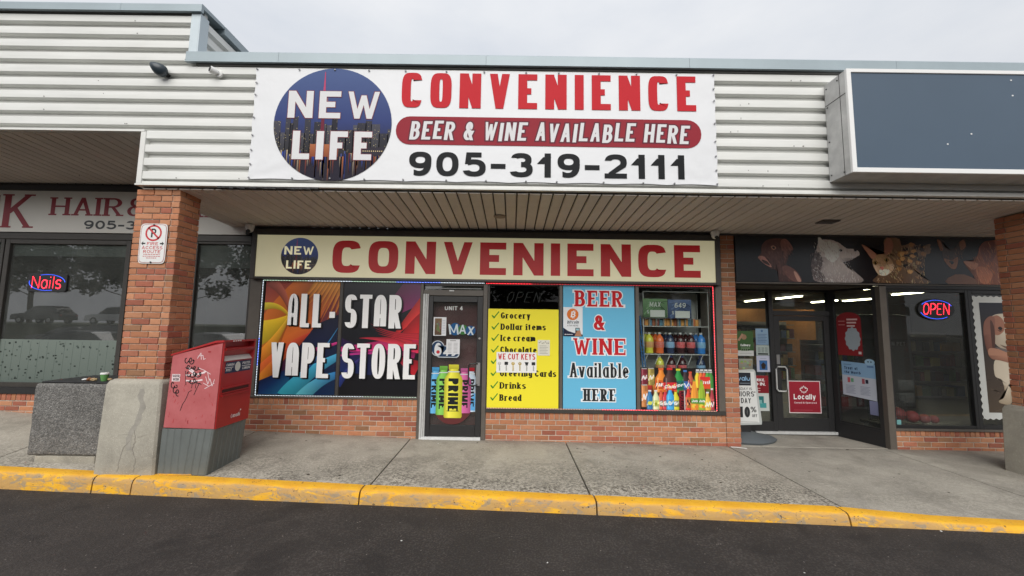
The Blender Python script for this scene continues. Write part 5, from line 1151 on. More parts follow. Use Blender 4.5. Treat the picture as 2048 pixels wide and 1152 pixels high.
for i in range(8):
    for j in range(2): p.rect(-.965+j*.09, -.905+j*.09, 1.20+i*.020, 1.206+i*.020, sc(150, 150, 152), 5)
p.build('print', P_PAPER, T)
def flat_bottle(p, cx, z0, w_, h, col, cap, lay, label=None, ltxt=None, tcol=BK, lz=(.2, .55), neck=.34, shoulder=.60, hi=True):
    hw = w_/2; d = tuple(k*.62 for k in col); l_ = tuple(min(1, k*1.25+.03) for k in col)
    sh = shoulder; e_ = max(.02, (.905-sh)/3); prof = [(0, .90), (.03, 1), (.30*sh, .97), (.55*sh, 1), (sh-.06, 1), (sh, .93), (sh+e_, .93-(.93-neck)*.5), (sh+2*e_, neck+.07), (.905, neck), (.93, neck)]
    for (a, ra), (b, rb) in zip(prof, prof[1:]):
        for (u0, u1, c0, c1) in ((-1, -.45, d, l_), (-.45, .35, l_, col), (.35, 1, col, d)):
            p.poly([(cx+u0*hw*ra, z0+a*h, c0), (cx+u1*hw*ra, z0+a*h, c1), (cx+u1*hw*rb, z0+b*h, c1), (cx+u0*hw*rb, z0+b*h, c0)], col, lay)
    p.rect(cx-hw*(neck+.06), cx+hw*(neck+.06), z0+.915*h, z0+h, cap, lay+.3, tuple(k*.7 for k in cap))
    if label: p.rect(cx-hw, cx+hw, z0+lz[0]*h, z0+lz[1]*h, label, lay+.3, tuple(k*.8 for k in label))
# sports drink decal
T = thing('sports_drink_sticker', (-.87, .006, .15), 'large die-cut sticker of five coloured sports drink bottles on the lower door glass', 'sticker'); p = Print((0, .0065, 0)); p.clip = arc(-.87, .60, .345, .46, 0, 360, 48)[:-1]
p.ell(-.87, .43, .335, .285, sc(96, 48, 48), -.5); p.clip = [(-1.198, .14), (-.527, .14), (-.527, 1.2), (-1.198, 1.2)]
def vtext(p, s_, cx, z1, z0, w_, col, lay):
    """lettering running down the bottle"""
    L_ = z1-z0; p.text(s_, 0, L_, 0, w_, col, W=.30, T=.16, gap=.10, lay=lay, rot=lambda a, b: (cx-w_/2+b, z1-a))
for cx, z0, w_, h, c, cap, ly in ((-1.135, .300, .195, .68, sc(88, 160, 205), sc(70, 150, 200), 0), (-.600, .330, .180, .65, sc(190, 205, 220), sc(180, 40, 50), 0), (-1.015, .280, .210, .72, sc(120, 185, 80), sc(110, 170, 70), 1.5), (-.700, .310, .205, .66, sc(196, 96, 150), sc(180, 90, 140), 1.5), (-.862, .238, .272, .785, sc(214, 208, 62), sc(206, 198, 60), 3)):
    flat_bottle(p, cx, z0, w_, h, c, cap, ly, neck=.50, shoulder=.76)
    p.rect(cx-w_*.32, cx+w_*.32, z0+h*.855, z0+h*.875, sc(200, 205, 205), ly+.6)
    vtext(p, 'PRIME', cx, z0+h*.74, z0+h*.12, w_*.56, sc(30, 34, 34), ly+.8)
p.rect(-.955, -.77, .335, .345, sc(90, 90, 40), 6); p.clip = None
p.poly([(-.655, .35, sc(90, 160, 210)), (-.53, .35, sc(90, 160, 210)), (-.53, .60, sc(90, 160, 210)), (-.60, .62, sc(200, 205, 210))], WHT, .9)
p.build('print', P_PAPER, T)
# ================================================================ drinks window (third bay)
DB, p = poster('drinks_poster', 1.945, 3.035, .402, 1.020, -.0125, base=sc(26, 24, 24), label='printed panel of soft drink bottles and cans along the bottom of the right window')
DB_Y = p; X0_, Z0_ = 1.915, .400
def U(a): return 1.925+a/1418*1.16*1.0           # panel drawing coordinates, left to right
p.clip = [(1.947, .404), (3.033, .404), (3.033, 1.018), (1.947, 1.018)]
p.rect(1.947, 3.033, .404, 1.018, sc(30, 27, 26), 0, sc(40, 34, 32))
p.sep = False
def label_art(cx, z, w_, h, c, seed, lay, txt=None, tc=None):
    """wrap-round label: band, swirl, highlight, short word"""
    r_ = random.Random(seed); hw = w_/2; p.rect(cx-hw, cx+hw, z, z+h, c, lay, tuple(k*.7 for k in c))
    p.poly([(cx-hw, z+h*.15), (cx+hw, z+h*.45), (cx+hw, z+h*.75), (cx-hw, z+h*.4)], tuple(min(1, k*1.6+.06) for k in c), lay+.3)
    p.line([(cx-hw*.8, z+h*.2), (cx-hw*.2, z+h*.75), (cx+hw*.2, z+h*.3), (cx+hw*.75, z+h*.8)], h*.10, r_.choice([WHT, sc(230, 220, 120), sc(40, 30, 40)]), lay+.5)
    if txt: p.text(txt, cx-hw*.85, cx+hw*.85, z+h*.32, h*.36, tc or WHT, W=.24, lay=lay+1, slant=.15)
def bot(cx, z, w_, h, c, cap, lab, lay, seed=0, lz=(.12, .50), neck=.36, sh=.60, txt=None):
    flat_bottle(p, cx, z, w_, h, c, cap, lay, None, neck=neck, shoulder=sh); label_art(cx, z+lz[0]*h, w_*.99, (lz[1]-lz[0])*h, lab, seed, lay+.6, txt)
    p.poly([(cx-w_*.32, z+.08*h), (cx-w_*.24, z+.08*h), (cx-w_*.22, z+sh*h), (cx-w_*.30, z+sh*h)], tuple(min(1, k*1.5+.15) for k in c), lay+1.2)
def can(cx, z, w_, h, c, lay, seed=0, txt=None):
    d = tuple(k*.6 for k in c); p.rect(cx-w_/2, cx, z, z+h, c, lay, tuple(k*.85 for k in c)); p.rect(cx, cx+w_/2, z, z+h, d, lay); p.rect(cx-w_*.42, cx+w_*.42, z+h*.97, z+h*1.02, sc(170, 172, 172), lay+.2); label_art(cx, z+.2*h, w_*.98, .5*h, c, seed, lay+.4, txt)
    p.rect(cx-w_*.34, cx-w_*.26, z+.05*h, z+.93*h, tuple(min(1, k*1.4+.12) for k in c), lay+1)
can(2.000, .76, .095, .245, sc(136, 52, 66), 1, 1, 'Izz'); can(2.103, .76, .095, .250, sc(176, 156, 84), 1.2, 2)
can(2.000, .44, .095, .325, sc(212, 140, 84), 1.4, 3)
for i in range(7): p.rect(1.95+.16*i, 2.12+.16*i, .62, .78, (sc(196, 60, 50), sc(210, 130, 60), sc(150, 50, 60), sc(60, 110, 70), sc(70, 90, 150), sc(190, 70, 60), sc(120, 140, 60))[i], .8, sc(60, 34, 30))
bot(2.690, .66, .115, .310, sc(186, 92, 70), sc(226, 92, 62), sc(176, 64, 60), 1.6, 9)
bot(2.612, .66, .130, .330, sc(58, 46, 50), sc(74, 128, 192), sc(64, 100, 170), 2, 4)
bot(2.510, .66, .160, .350, sc(44, 140, 66), sc(222, 214, 62), sc(38, 110, 100), 3, 5, txt='Spr')
bot(2.250, .66, .185, .355, sc(226, 136, 52), sc(232, 110, 56), sc(214, 96, 44), 4, 6, txt='FANTA')
bot(2.380, .65, .200, .370, sc(72, 46, 42), sc(224, 54, 52), sc(214, 44, 54), 6, 7, txt='Cola', lz=(.08, .42))
for i, c in enumerate((sc(226, 204, 60), sc(226, 120, 56), sc(216, 84, 56), sc(84, 160, 72), sc(70, 140, 66))): flat_bottle(p, 2.795+.050*i, .73, .080, .245, c, sc(200, 200, 200), 2+i*.3, None, neck=.5, shoulder=.7)
p.rect(2.835, 2.985, .72, .895, sc(208, 44, 48), 5, sc(220, 90, 52)); p.text('Crush', 2.842, 2.978, .79, .055, WHT, lay=6, W=.2, slant=.2); p.ell(2.87, .745, .02, .018, sc(230, 150, 60), 6, 12)
for k_ in range(4): p.rect(2.775+.062*k_, 2.825+.062*k_, .985, 1.003, WHT, 6)
for cx, c, cp, lb, ly, sd, tx in ((2.075, sc(56, 120, 170), WHT, sc(60, 128, 170), 9, 11, None), (2.165, sc(216, 222, 176), WHT, sc(196, 206, 120), 9.5, 12, None), (2.245, sc(206, 92, 60), sc(222, 100, 54), sc(128, 112, 110), 8, 13, 'G'), (2.305, sc(196, 56, 66), sc(226, 110, 50), sc(128, 112, 110), 8.4, 14, 'G'), (2.462, sc(214, 208, 60), sc(226, 120, 50), sc(120, 130, 90), 8.6, 15, 'G'), (2.378, sc(70, 168, 226), sc(232, 120, 50), sc(70, 150, 210), 10.5, 16, 'G')):
    bot(cx, .406, .098 if cx != 2.378 else .118, .285 if cx != 2.378 else .315, c, cp, lb, ly, sd, lz=(.16, .48), neck=.42, sh=.66, txt=None)
    if tx: p.text('G', cx-.026, cx+.022, .474, .055, WHT, lay=ly+2.5, W=.24)
p.ell(2.075, .50, .034, .028, sc(214, 214, 84), 12, 16); p.ell(2.165, .49, .022, .022, sc(150, 160, 40), 12, 16)
p.rect(2.512, 2.600, .408, .690, sc(136, 34, 48), 11, sc(104, 24, 36)); p.rect(2.586, 2.602, .408, .69, sc(196, 186, 186), 11.5); p.text('Coca-Cola', 0, .250, 0, .056, sc(28, 12, 16), lay=12, W=.2, rot=lambda a, b: (2.582-b, .420+a), slant=.2)
bot(2.650, .406, .105, .310, sc(214, 62, 50), sc(226, 70, 62), sc(190, 120, 60), 10, 17, lz=(.1, .6))
for cx, c, l1 in ((2.742, sc(236, 156, 64), sc(100, 160, 70)), (2.848, sc(156, 186, 60), sc(100, 164, 70))):
    hw = .056; P = [(cx-hw, .408), (cx+hw, .408), (cx+hw, .62), (cx+hw*.88, .68), (cx+hw*.55, .76), (cx+.018, .83), (cx-.018, .83), (cx-hw*.55, .76), (cx-hw*.88, .68), (cx-hw, .62)]
    p.poly(P, c, 13); p.poly([(cx+hw*.3, .408), (cx+hw, .408), (cx+hw, .62), (cx+hw*.7, .70), (cx+hw*.3, .74)], tuple(k*.75 for k in c), 13.3); p.poly([(cx-hw*.75, .58), (cx-hw*.55, .58), (cx-hw*.45, .72), (cx-hw*.62, .69)], tuple(min(1, k*1.4) for k in c), 13.4)
    p.rect(cx-.020, cx+.020, .828, .850, sc(120, 150, 74), 13.6); p.rect(cx-hw, cx+hw, .500, .580, l1, 14, tuple(k*.8 for k in l1)); p.text('Jus', cx-.044, cx+.044, .522, .042, WHT, lay=15, W=.24); p.ell(cx-.01, .465, .034, .026, sc(234, 200, 74), 15, 14); p.ell(cx+.02, .455, .024, .02, sc(226, 130, 54), 15.3, 14)
bot(2.935, .406, .090, .270, sc(226, 186, 74), WHT, sc(232, 198, 90), 13.5, 18, neck=.42); bot(3.003, .410, .072, .320, sc(166, 62, 70), WHT, sc(206, 96, 96), 12.5, 19, neck=.42)
for cx in (2.935, 3.00): p.line([(cx-.025, .46), (cx-.012, .52), (cx+.006, .46), (cx+.025, .53)], .010, WHT, 16)
p.clip = None; p.build('print', P_GLOSS, DB)
# wire display rack behind the glass
WR = thing('wire_drinks_rack', (2.5, .25, 1.0), 'white wire shelves holding soda bottles behind the right window', 'rack')
M_WIRE = mat('white_wire', (.55, .57, .55), .45)
mb = MB()
for z in (1.212, 1.640):
    for y in (.12, .145, .56): mb.tube([(2.05, y, z), (3.05, y, z)], .0075 if y < .14 else .005, 6)
    for i in range(24): mb.tube([(2.06+i*.043, .12, z-.002), (2.06+i*.043, .56, z-.002)], .0028, 5)
mb.build('shelf', M_WIRE, WR)
mb = MB()
for x in (2.045, 3.055):
    for y in (.125, .50): mb.tube([(x, y, .45), (x, y, 2.18)], .008, 6)
mb.tube([(2.045, .125, 2.18), (3.055, .125, 2.18)], .008, 6)
for i in range(6): x = 2.10+i*.17; mb.tube([(x, .12, 1.20), (x-.06, .12, 1.06)], .005, 5)
mb.build('rack_frame', M_WIRE, WR)
for i in range(9): mb = MB(); mb.cbox(2.02+i*.112, 2.025+i*.112, .10, .20, 1.650, 1.76, .002); mb.build('divider', mat('rack_divider', (.45, .5, .48), .3), WR)
mb = MB()
mb.box(2.0, 3.08, .585, .60, .42, 2.2); rg = random.Random(8); BB = mb.build('rack_backing', mat('rack_back', (.68, .71, .68), .7, var=.3, vscale=3), WR)
T = thing('snack_cartons', (2.5, .15, 1.66), 'row of small brown, orange and green cartons standing between the dividers of the top shelf', 'cartons')
for i in range(8):
    for k_ in range(2): q = MB(); x = 2.03+i*.112+k_*.052; c = rg.choice([sc(190, 110, 70), sc(150, 90, 60), sc(130, 170, 90), sc(210, 150, 80), sc(120, 60, 50), sc(90, 130, 150)]); q.cbox(x, x+.048, .155, .30, 1.650, 1.655+rg.uniform(.09, .13), .003); q.build('carton', mat('carton_%d' % int(c[0]*1000), c, .6), T)
BL_ = thing('blue_display_stand', (1.975, .14, 1.02), 'narrow blue wire display leaning at the left edge of the drinks window', 'display stand')
mb = MB()
for x in (1.945, 1.985): mb.tube([(x, .11, 1.80), (x+.075, .11, 1.02)], .010, 6)
for i in range(14): t = i/13; mb.tube([(1.945+.075*t, .11, 1.80-.78*t), (1.985+.075*t, .11, 1.78-.78*t)], .006, 5)
mb.build('stand_frame', mat('blue_wire', sc(72, 118, 170), .4), BL_)
# real bottles: body, cap, label
def make_soda(colname, col, capc, labc, loc, label):
    T = thing('soda_bottle', loc, label, 'bottle', 'soda bottles on the wire rack'); r, h = .067, .325; x, y, z = loc
    m = mat('soda_'+colname, col, .15, spec=.7); 
    q = MB(); q.lathe([(r*.80, z), (r*.92, z+.006), (r*.86, z+.22*h), (r*.99, z+.32*h), (r, z+.55*h), (r*.96, z+.66*h), (r*.72, z+.78*h), (r*.34, z+.88*h), (r*.27, z+.90*h), (r*.27, z+.93*h)], x, y, 16); q.build('bottle_body', m, T, smooth=True)
    q = MB(); q.lathe([(r*.36, z+.925*h), (r*.36, z+h)], x, y, 12); q.build('bottle_cap', mat('cap_'+capc, sc(206, 210, 208) if capc == 'white' else sc(48, 74, 160), .4), T, smooth=True)
    q = MB(); q.lathe([(r*.90, z+.26*h), (r*1.015, z+.32*h), (r*1.02, z+.52*h), (r*1.0, z+.56*h)], x, y, 16, cap=False); q.build('bottle_label', mat('label_'+colname, labc, .4, var=.6, vscale=30, col2=tuple(min(1, k*.5+.25) for k in labc)), T, smooth=True)
    return T
SOD = [('yellow', sc(216, 216, 80), 'white', sc(216, 150, 60)), ('orange', sc(236, 116, 64), 'white', sc(226, 90, 60)), ('cola', sc(46, 60, 90), 'white', sc(120, 176, 220)), ('darkred', sc(60, 26, 28), 'white', sc(216, 50, 56)), ('darkred', sc(60, 26, 28), 'white', sc(216, 50, 56)), ('blue', sc(50, 130, 210), 'white', sc(110, 180, 226))]
NMS = ['lime yellow', 'orange', 'dark blue', 'dark red', 'dark red', 'bright blue']
POS = ['at the left end', 'second from the left', 'third from the left', 'fourth from left', 'fifth from left', 'at the right end']
for i, (n_, c, cp, lb) in enumerate(SOD):
    x = 2.150+i*.162
    for j, y in enumerate((.19, .34, .48)):
        rw = ('front row', 'middle row', 'back row')[j]
        make_soda(n_, c, cp, lb, (x-.006*j, y+.01*j, 1.222), f'{NMS[i]} soda bottle {POS[i]}, {rw} of the upper wire shelf')
for x, n_, c, cp, lb, d in ((2.31, 'yellow', sc(176, 176, 40), 'white', sc(190, 140, 50), 'yellow bottle with white cap'), (2.49, 'darkred', sc(90, 26, 28), 'blue', sc(176, 36, 40), 'red bottle with blue cap, left of two,'), (2.66, 'darkred', sc(90, 26, 28), 'blue', sc(176, 36, 40), 'red bottle with blue cap, right of two,'), (2.95, 'cola', sc(30, 30, 44), 'blue', sc(60, 90, 130), 'dark bottle with blue cap')):
    make_soda(n_, c, cp, lb, (x, .20, .868), d+' on the lower shelf of the rack')
mb = MB(); mb.tube([(2.05, .13, .888), (3.05, .13, .888)], .006, 6); mb.tube([(2.05, .45, .888), (3.05, .45, .888)], .006, 6)
for i in range(12): mb.tube([(2.08+i*.085, .13, .886), (2.08+i*.085, .45, .886)], .003, 5)
mb.build('shelf', M_WIRE, WR)
for (x0, x1, z0, z1, s_, c1, c2, lb) in ((2.02, 2.395, 1.775, 2.065, 'MAX', sc(86, 112, 82), sc(60, 80, 60), 'green lottery jackpot board reading MAX with blank white amount box'), (2.405, 2.765, 1.765, 2.055, '649', sc(70, 84, 112), sc(40, 50, 74), 'blue lottery jackpot board reading 649 with blank white amount box')):
    T = thing('jackpot_board', ((x0+x1)/2, .065, z0), lb, 'sign'); q = MB(); q.box(x0, x1, .060, .070, z0, z1); q.build('board', mat('board_'+s_, c2, .5), T)
    c1 = tuple(k*1.9 for k in c1); c2 = tuple(k*1.7 for k in c2); p = Print((0, .060, 0)); p.rect(x0, x1, z0, z1, c1, 0, c2)
    for k_ in range(6): p.blade((x0+random.random()*.1, z0+random.random()*.25), (x0+.2, z0+.2+random.random()*.1), (x1-random.random()*.05, z0+random.random()*.28), .035, tuple(k*1.4 for k in c1), tuple(k*.6 for k in c2), 1+k_*.2, w2=.005)
    p.clip = None; p.text(s_, x0+.10, x0+.27, z1-.125, .075, sc(200, 205, 200), W=.16, lay=4, slant=.1); p.text('$', x0+.06, x0+.09, z0+.06, .055, sc(180, 185, 182), lay=4, W=.15); p.rect(x0+.11, x0+.335, z0+.008, z0+.115, sc(206, 210, 206), 4)
    p.build('print', P_PAPER, T)
# neon OPEN (unlit) and shop interior bits behind the yellow poster
T = thing('neon_open_sign', (.18, .10, 1.95), 'unlit neon tube sign reading OPEN hanging above the yellow poster', 'neon sign'); q = MB()
x = -.09
for c in 'OPEN':
    for st_ in glyph(c)[1]:
        P = [st_[1], st_[2]] if st_[0] == 'L' else [k_[:2] for k_ in st_[1]]
        q.tube([(x+a*.085+.05*b, .10, 1.985+b*.155) for a, b in P], .0055, 6)
    x += .14
q.build('neon_tube', mat('neon_off', (.07, .07, .07), .3), T, smooth=True)
TW = mat('tube_white', (.8, .8, .78), emis=(1, .97, .88), es=2.0)
for (x, y, l, lab) in ((-.1, 2.2, .9, 'lit ceiling strip just inside the store above the yellow poster, left'), (1.0, 2.6, .9, 'lit ceiling strip inside the store near the blue poster'), (-1.6, 3.2, .9, 'lit ceiling strip seen through the store door')):
    T = thing('ceiling_lamp', (x, y, 2.74), lab, 'ceiling light'); q = MB(); q.box(x-.03, x+.03, y-l/2, y+l/2, 2.70, 2.725); q.build('lamp_tube', TW, T); q = MB(); q.box(x-.06, x+.06, y-l/2-.02, y+l/2+.02, 2.726, 2.745); q.build('lamp_housing', M_WHITE, T)
# ================================================================ pet banner
PT = thing('pet_banner', (5.5, -.04, 2.34), 'dark banner of dog and cat portraits above the pet shop door', 'banner'); mb = MB(); mb.box(3.425, 7.75, -.035, -.022, 2.342, 3.060); mb.build('banner_panel', mat('banner_black', sc(16, 18, 22), .3), PT)
p = Print((0, -.036, 0)); p.clip = [(3.43, 2.345), (7.74, 2.345), (7.74, 3.055), (3.43, 3.055)]
p.rect(3.43, 7.74, 2.345, 3.055, sc(15, 19, 25), 0, sc(20, 20, 24))
def blob(pts, c, lay, jit=.0, fur=0, n=3, c2=None):
    P = []; m_ = len(pts); cx = sum(q[0] for q in pts)/m_; cy = sum(q[1] for q in pts)/m_
    for i in range(m_):
        p0, p1, p2, p3 = pts[i-1], pts[i], pts[(i+1) % m_], pts[(i+2) % m_]
        for k_ in range(n+1 if fur else 5):
            t = k_/(n+1 if fur else 5); f_ = lambda a, b, c_, d: .5*((2*b)+(-a+c_)*t+(2*a-5*b+4*c_-d)*t*t+(-a+3*b-3*c_+d)*t*t*t)
            x, y = f_(p0[0], p1[0], p2[0], p3[0]), f_(p0[1], p1[1], p2[1], p3[1])
            if fur: k2 = 1+random.uniform(-fur, fur); x, y = cx+(x-cx)*k2, cy+(y-cy)*k2
            P.append((x, y, c2 if c2 and y < cy else c))
    for i in range(len(P)):            # fan, lighter or darker towards the middle
        a, b = P[i], P[(i+1) % len(P)]; p.poly([(cx, cy, c), a, b], c, lay)
def X_(a): return 3.40+(a-75)/(1905-75)*4.12
def Z_(b): return 3.055-(b-85)/(400-85)*.71
def bl(pts, c, lay, **k): blob([(X_(a), Z_(b)) for a, b in pts], c, lay, **k)
random.seed(21)
BR1, BR2, BR3 = sc(66, 38, 32), sc(100, 62, 52), sc(40, 24, 22)
bl([(270, 150), (310, 112), (370, 102), (430, 110), (455, 150), (450, 220), (430, 300), (470, 400), (380, 400), (370, 330), (320, 310), (290, 280), (262, 250), (240, 235), (262, 205)], BR1, 1, c2=BR3)
bl([(400, 120), (440, 108), (482, 175), (440, 235), (415, 280), (405, 200)], BR2, 2, c2=BR3); bl([(240, 236), (275, 225), (300, 250), (330, 300), (290, 285)], sc(128, 88, 78), 2.5); bl([(330, 160), (350, 152), (366, 168), (348, 182)], sc(140, 100, 84), 3); bl([(340, 163), (350, 158), (358, 168), (348, 175)], sc(14, 10, 10), 4)
bl([(400, 300), (440, 290), (500, 330), (528, 395), (470, 395), (420, 350)], sc(74, 46, 40), 2); bl([(478, 330), (500, 340), (525, 393), (500, 393)], sc(130, 96, 84), 3); bl([(262, 250), (300, 262), (318, 290), (280, 275)], BR3, 3.4)
WF, WF2 = sc(150, 142, 138), sc(96, 88, 86)
bl([(660, 125), (700, 105), (760, 110), (810, 135), (850, 165), (900, 168), (928, 185), (930, 215), (880, 245), (840, 272), (850, 300), (900, 330), (935, 395), (640, 395), (610, 330), (620, 240), (640, 180)], WF, 1, fur=.02, n=6, c2=WF2)
bl([(625, 200), (660, 200), (680, 260), (660, 330), (700, 390), (620, 380), (600, 300)], sc(60, 52, 52), 2, fur=.12, n=6); bl([(655, 100), (672, 92), (700, 130), (690, 190), (660, 160)], sc(170, 162, 158), 3, fur=.1, n=4); bl([(690, 130), (760, 122), (800, 160), (790, 230), (740, 260), (700, 220)], sc(172, 164, 158), 2.5, fur=.08, n=5)
bl([(795, 176), (808, 170), (818, 180), (806, 188)], sc(16, 12, 12), 4); bl([(898, 166), (915, 166), (914, 184), (900, 182)], sc(20, 16, 16), 4); p.poly([(X_(820), Z_(262)), (X_(880), Z_(242)), (X_(928), Z_(212)), (X_(926), Z_(226)), (X_(880), Z_(256)), (X_(826), Z_(270))], sc(30, 20, 22), 4)
CT, CT2, CT3 = sc(122, 96, 70), sc(70, 52, 40), sc(160, 138, 116)
bl([(955, 138), (1000, 160), (1048, 205), (1100, 195), (1112, 100), (1160, 85), (1215, 95), (1230, 140), (1300, 120), (1360, 150), (1420, 125), (1425, 180), (1380, 215), (1370, 300), (1340, 345), (1395, 398), (1030, 398), (1050, 340), (1018, 290), (1022, 235), (985, 190)], sc(92, 72, 54), 1, fur=.03, n=5, c2=sc(64, 48, 36))
bl([(1020, 240), (1060, 205), (1110, 205), (1150, 240), (1160, 300), (1110, 345), (1060, 345), (1030, 300)], CT, 2, c2=CT3); bl([(955, 138), (1000, 160), (1048, 205), (1020, 235), (985, 190)], sc(134, 92, 74), 2.5); bl([(1115, 110), (1150, 88), (1170, 140), (1140, 200), (1105, 195)], sc(116, 78, 64), 2.6)
for (a, b) in ((1040, 262), (1115, 242)): bl([(a-18, b), (a, b-16), (a+18, b-2), (a, b+16)], sc(84, 66, 34), 4); bl([(a-7, b), (a, b-10), (a+6, b), (a, b+10)], sc(12, 12, 12), 5)
bl([(1065, 290), (1095, 290), (1082, 312)], sc(150, 90, 80), 4); bl([(1060, 315), (1085, 305), (1130, 310), (1110, 345), (1070, 345)], sc(176, 164, 150), 3.5)
for i in range(26): a, b = 1160+random.random()*210, 120+random.random()*200; bl([(a-18, b), (a, b-14), (a+22, b-4), (a+4, b+16)], random.choice([sc(24, 18, 16), sc(150, 112, 66), sc(40, 28, 22), sc(120, 84, 48)]), 3+i*.05, fur=.2, n=3)
for i in range(60): a, b = 1030+random.random()*340, 210+random.random()*185; p.line([(X_(a), Z_(b)), (X_(a+random.uniform(-26, 30)), Z_(b+random.uniform(8, 22)))], .004, random.choice([CT3, CT2, sc(40, 28, 20), sc(160, 120, 80)]), 5+i*.02)
bl([(1470, 95), (1500, 100), (1530, 150), (1590, 150), (1620, 110), (1660, 88), (1670, 140), (1640, 185), (1610, 220), (1590, 290), (1560, 298), (1520, 265), (1500, 220), (1500, 170)], sc(46, 32, 26), 1, fur=.03); bl([(1472, 98), (1495, 105), (1510, 160), (1490, 170)], sc(104, 66, 44), 2); bl([(1625, 115), (1655, 95), (1665, 140), (1630, 165)], sc(104, 66, 44), 2); bl([(1510, 225), (1560, 235), (1605, 215), (1590, 285), (1560, 296), (1525, 262)], sc(110, 70, 44), 2); bl([(1542, 245), (1560, 240), (1574, 252), (1558, 265)], sc(12, 10, 10), 3)
bl([(1520, 360), (1600, 330), (1680, 350), (1740, 400), (1530, 400)], sc(84, 54, 36), 1.5, fur=.06)
bl([(1640, 245), (1700, 240), (1740, 200), (1760, 140), (1800, 105), (1860, 95), (1905, 110), (1905, 400), (1740, 400), (1700, 340)], sc(112, 62, 40), 2, c2=sc(86, 46, 30)); bl([(1760, 150), (1800, 108), (1860, 100), (1870, 180), (1820, 260), (1790, 260)], sc(84, 40, 26), 3); bl([(1640, 245), (1690, 246), (1740, 260), (1700, 300)], sc(138, 92, 68), 3); bl([(1720, 290), (1780, 280), (1830, 330), (1790, 395), (1740, 380)], sc(132, 78, 52), 3.2)
def inside(pt, P):
    r = False
    for i in range(len(P)):
        (x0, y0), (x1, y1) = P[i-1], P[i]
        if (y0 > pt[1]) != (y1 > pt[1]) and pt[0] < (x1-x0)*(pt[1]-y0)/(y1-y0)+x0: r = not r
    return r
def fur(region, cols, n, flow, L=22, w_=.005, lay=7, seed=1):
    r_ = random.Random(seed); xs_ = [q_[0] for q_ in region]; ys_ = [q_[1] for q_ in region]; k_ = 0
    while k_ < n:
        a, b = r_.uniform(min(xs_), max(xs_)), r_.uniform(min(ys_), max(ys_)); k_ += 1
        if not inside((a, b), region): continue
        t = radians(flow(a, b)+r_.uniform(-22, 22)); l = L*r_.uniform(.5, 1.2); c = r_.choice(cols); g = .75+.5*r_.random(); c = tuple(v*g for v in c)
        p.line([(X_(a), Z_(b)), (X_(a+l*cos(t)), Z_(b+l*sin(t)))], w_*r_.uniform(.5, 1.1), c, lay+k_*.004)
fur([(620, 130), (700, 105), (800, 130), (850, 165), (900, 172), (920, 200), (850, 265), (900, 330), (935, 395), (640, 395), (600, 300), (630, 200)], [sc(160, 152, 147), sc(140, 132, 127), sc(120, 111, 108), sc(172, 164, 158)], 700, lambda a, b: 60+(a-600)*.12, 13, .0045, 2.7, 3)
fur([(600, 180), (670, 190), (690, 260), (670, 330), (700, 392), (615, 385), (595, 290)], [sc(60, 50, 50), sc(30, 26, 28), sc(96, 84, 82)], 200, lambda a, b: 110, 14, .005, 4.2, 4)
fur([(268, 150), (310, 114), (430, 112), (452, 150), (450, 220), (420, 300), (470, 395), (385, 395), (370, 330), (300, 285), (245, 236)], [sc(84, 50, 42), sc(52, 30, 26), sc(112, 74, 62), sc(36, 22, 20)], 260, lambda a, b: 70, 20, .004, 2.8, 5)
fur([(400, 125), (440, 112), (480, 175), (440, 235), (415, 278)], [sc(120, 78, 66), sc(80, 48, 42), sc(60, 36, 32)], 90, lambda a, b: 60, 24, .004, 4.4, 6)
fur([(1022, 235), (1100, 195), (1230, 130), (1420, 125), (1380, 215), (1370, 300), (1395, 396), (1030, 396), (1050, 340)], [sc(150, 118, 84), sc(96, 70, 50), sc(60, 44, 34), sc(176, 146, 104)], 420, lambda a, b: 60+(a-1100)*.15, 22, .004, 3.6, 7)
fur([(1470, 100), (1530, 150), (1590, 150), (1660, 90), (1640, 185), (1590, 290), (1520, 265)], [sc(70, 48, 36), sc(40, 28, 22), sc(110, 72, 46)], 140, lambda a, b: 80, 18, .004, 2.6, 8)
fur([(1645, 245), (1740, 200), (1800, 105), (1905, 110), (1905, 398), (1740, 398)], [sc(150, 92, 60), sc(112, 62, 40), sc(86, 46, 30), sc(172, 116, 84)], 300, lambda a, b: 75, 30, .005, 3.6, 9)
p.clip = None; p.mb.c = [tuple(min(.8, k*2.2) for k in c) if sum(c) > .03 else c for c in p.mb.c]; p.build('print', P_PETS, PT)
# puppy poster, wavy-edged
PU_ = thing('puppy_poster', (7.6, -.0, .33), 'tall white wavy-edged poster of a beagle puppy in the right shop window', 'poster'); p = Print((0, -.014, 0)); P = []
for i in range(60): t = i/60; P.append((7.03+t*1.1, 2.165+.010*sin(i*1.3)))
for i in range(90): t = i/90; P.append((8.13+.010*sin(i*1.3), 2.165-t*1.83))
for i in range(60): t = i/60; P.append((8.13-t*1.1, .335+.010*sin(i*1.3)))
for i in range(90): t = i/90; P.append((7.03+.011*sin(i*1.25)+.03*t*0, .335+t*1.83))
P = P[:-1]; q = MB(); q.prism(P[::1], 1, -.014, -.012); q.build('poster_sheet', mat('poster_white', sc(206, 208, 204), .5), PU_)
p.rect(7.125, 8.03, .43, 2.07, sc(26, 26, 38), 1, sc(86, 74, 62)); p.clip = [(7.125, .43), (8.03, .43), (8.03, 2.07), (7.125, 2.07)]
for i in range(40): a, b = 7.12+random.random()*.9, .43+random.random()*.8; p.line([(a, b), (a+random.uniform(-.1, .1), b+random.uniform(-.04, .04))], .012, random.choice([sc(96, 84, 70), sc(60, 50, 44), sc(120, 106, 90)]), 1.5)
def bl2(pts, c, lay, **k): blob(pts, c, lay, **k)
CRM, BRW, BRD = sc(204, 192, 172), sc(138, 92, 76), sc(84, 54, 44)
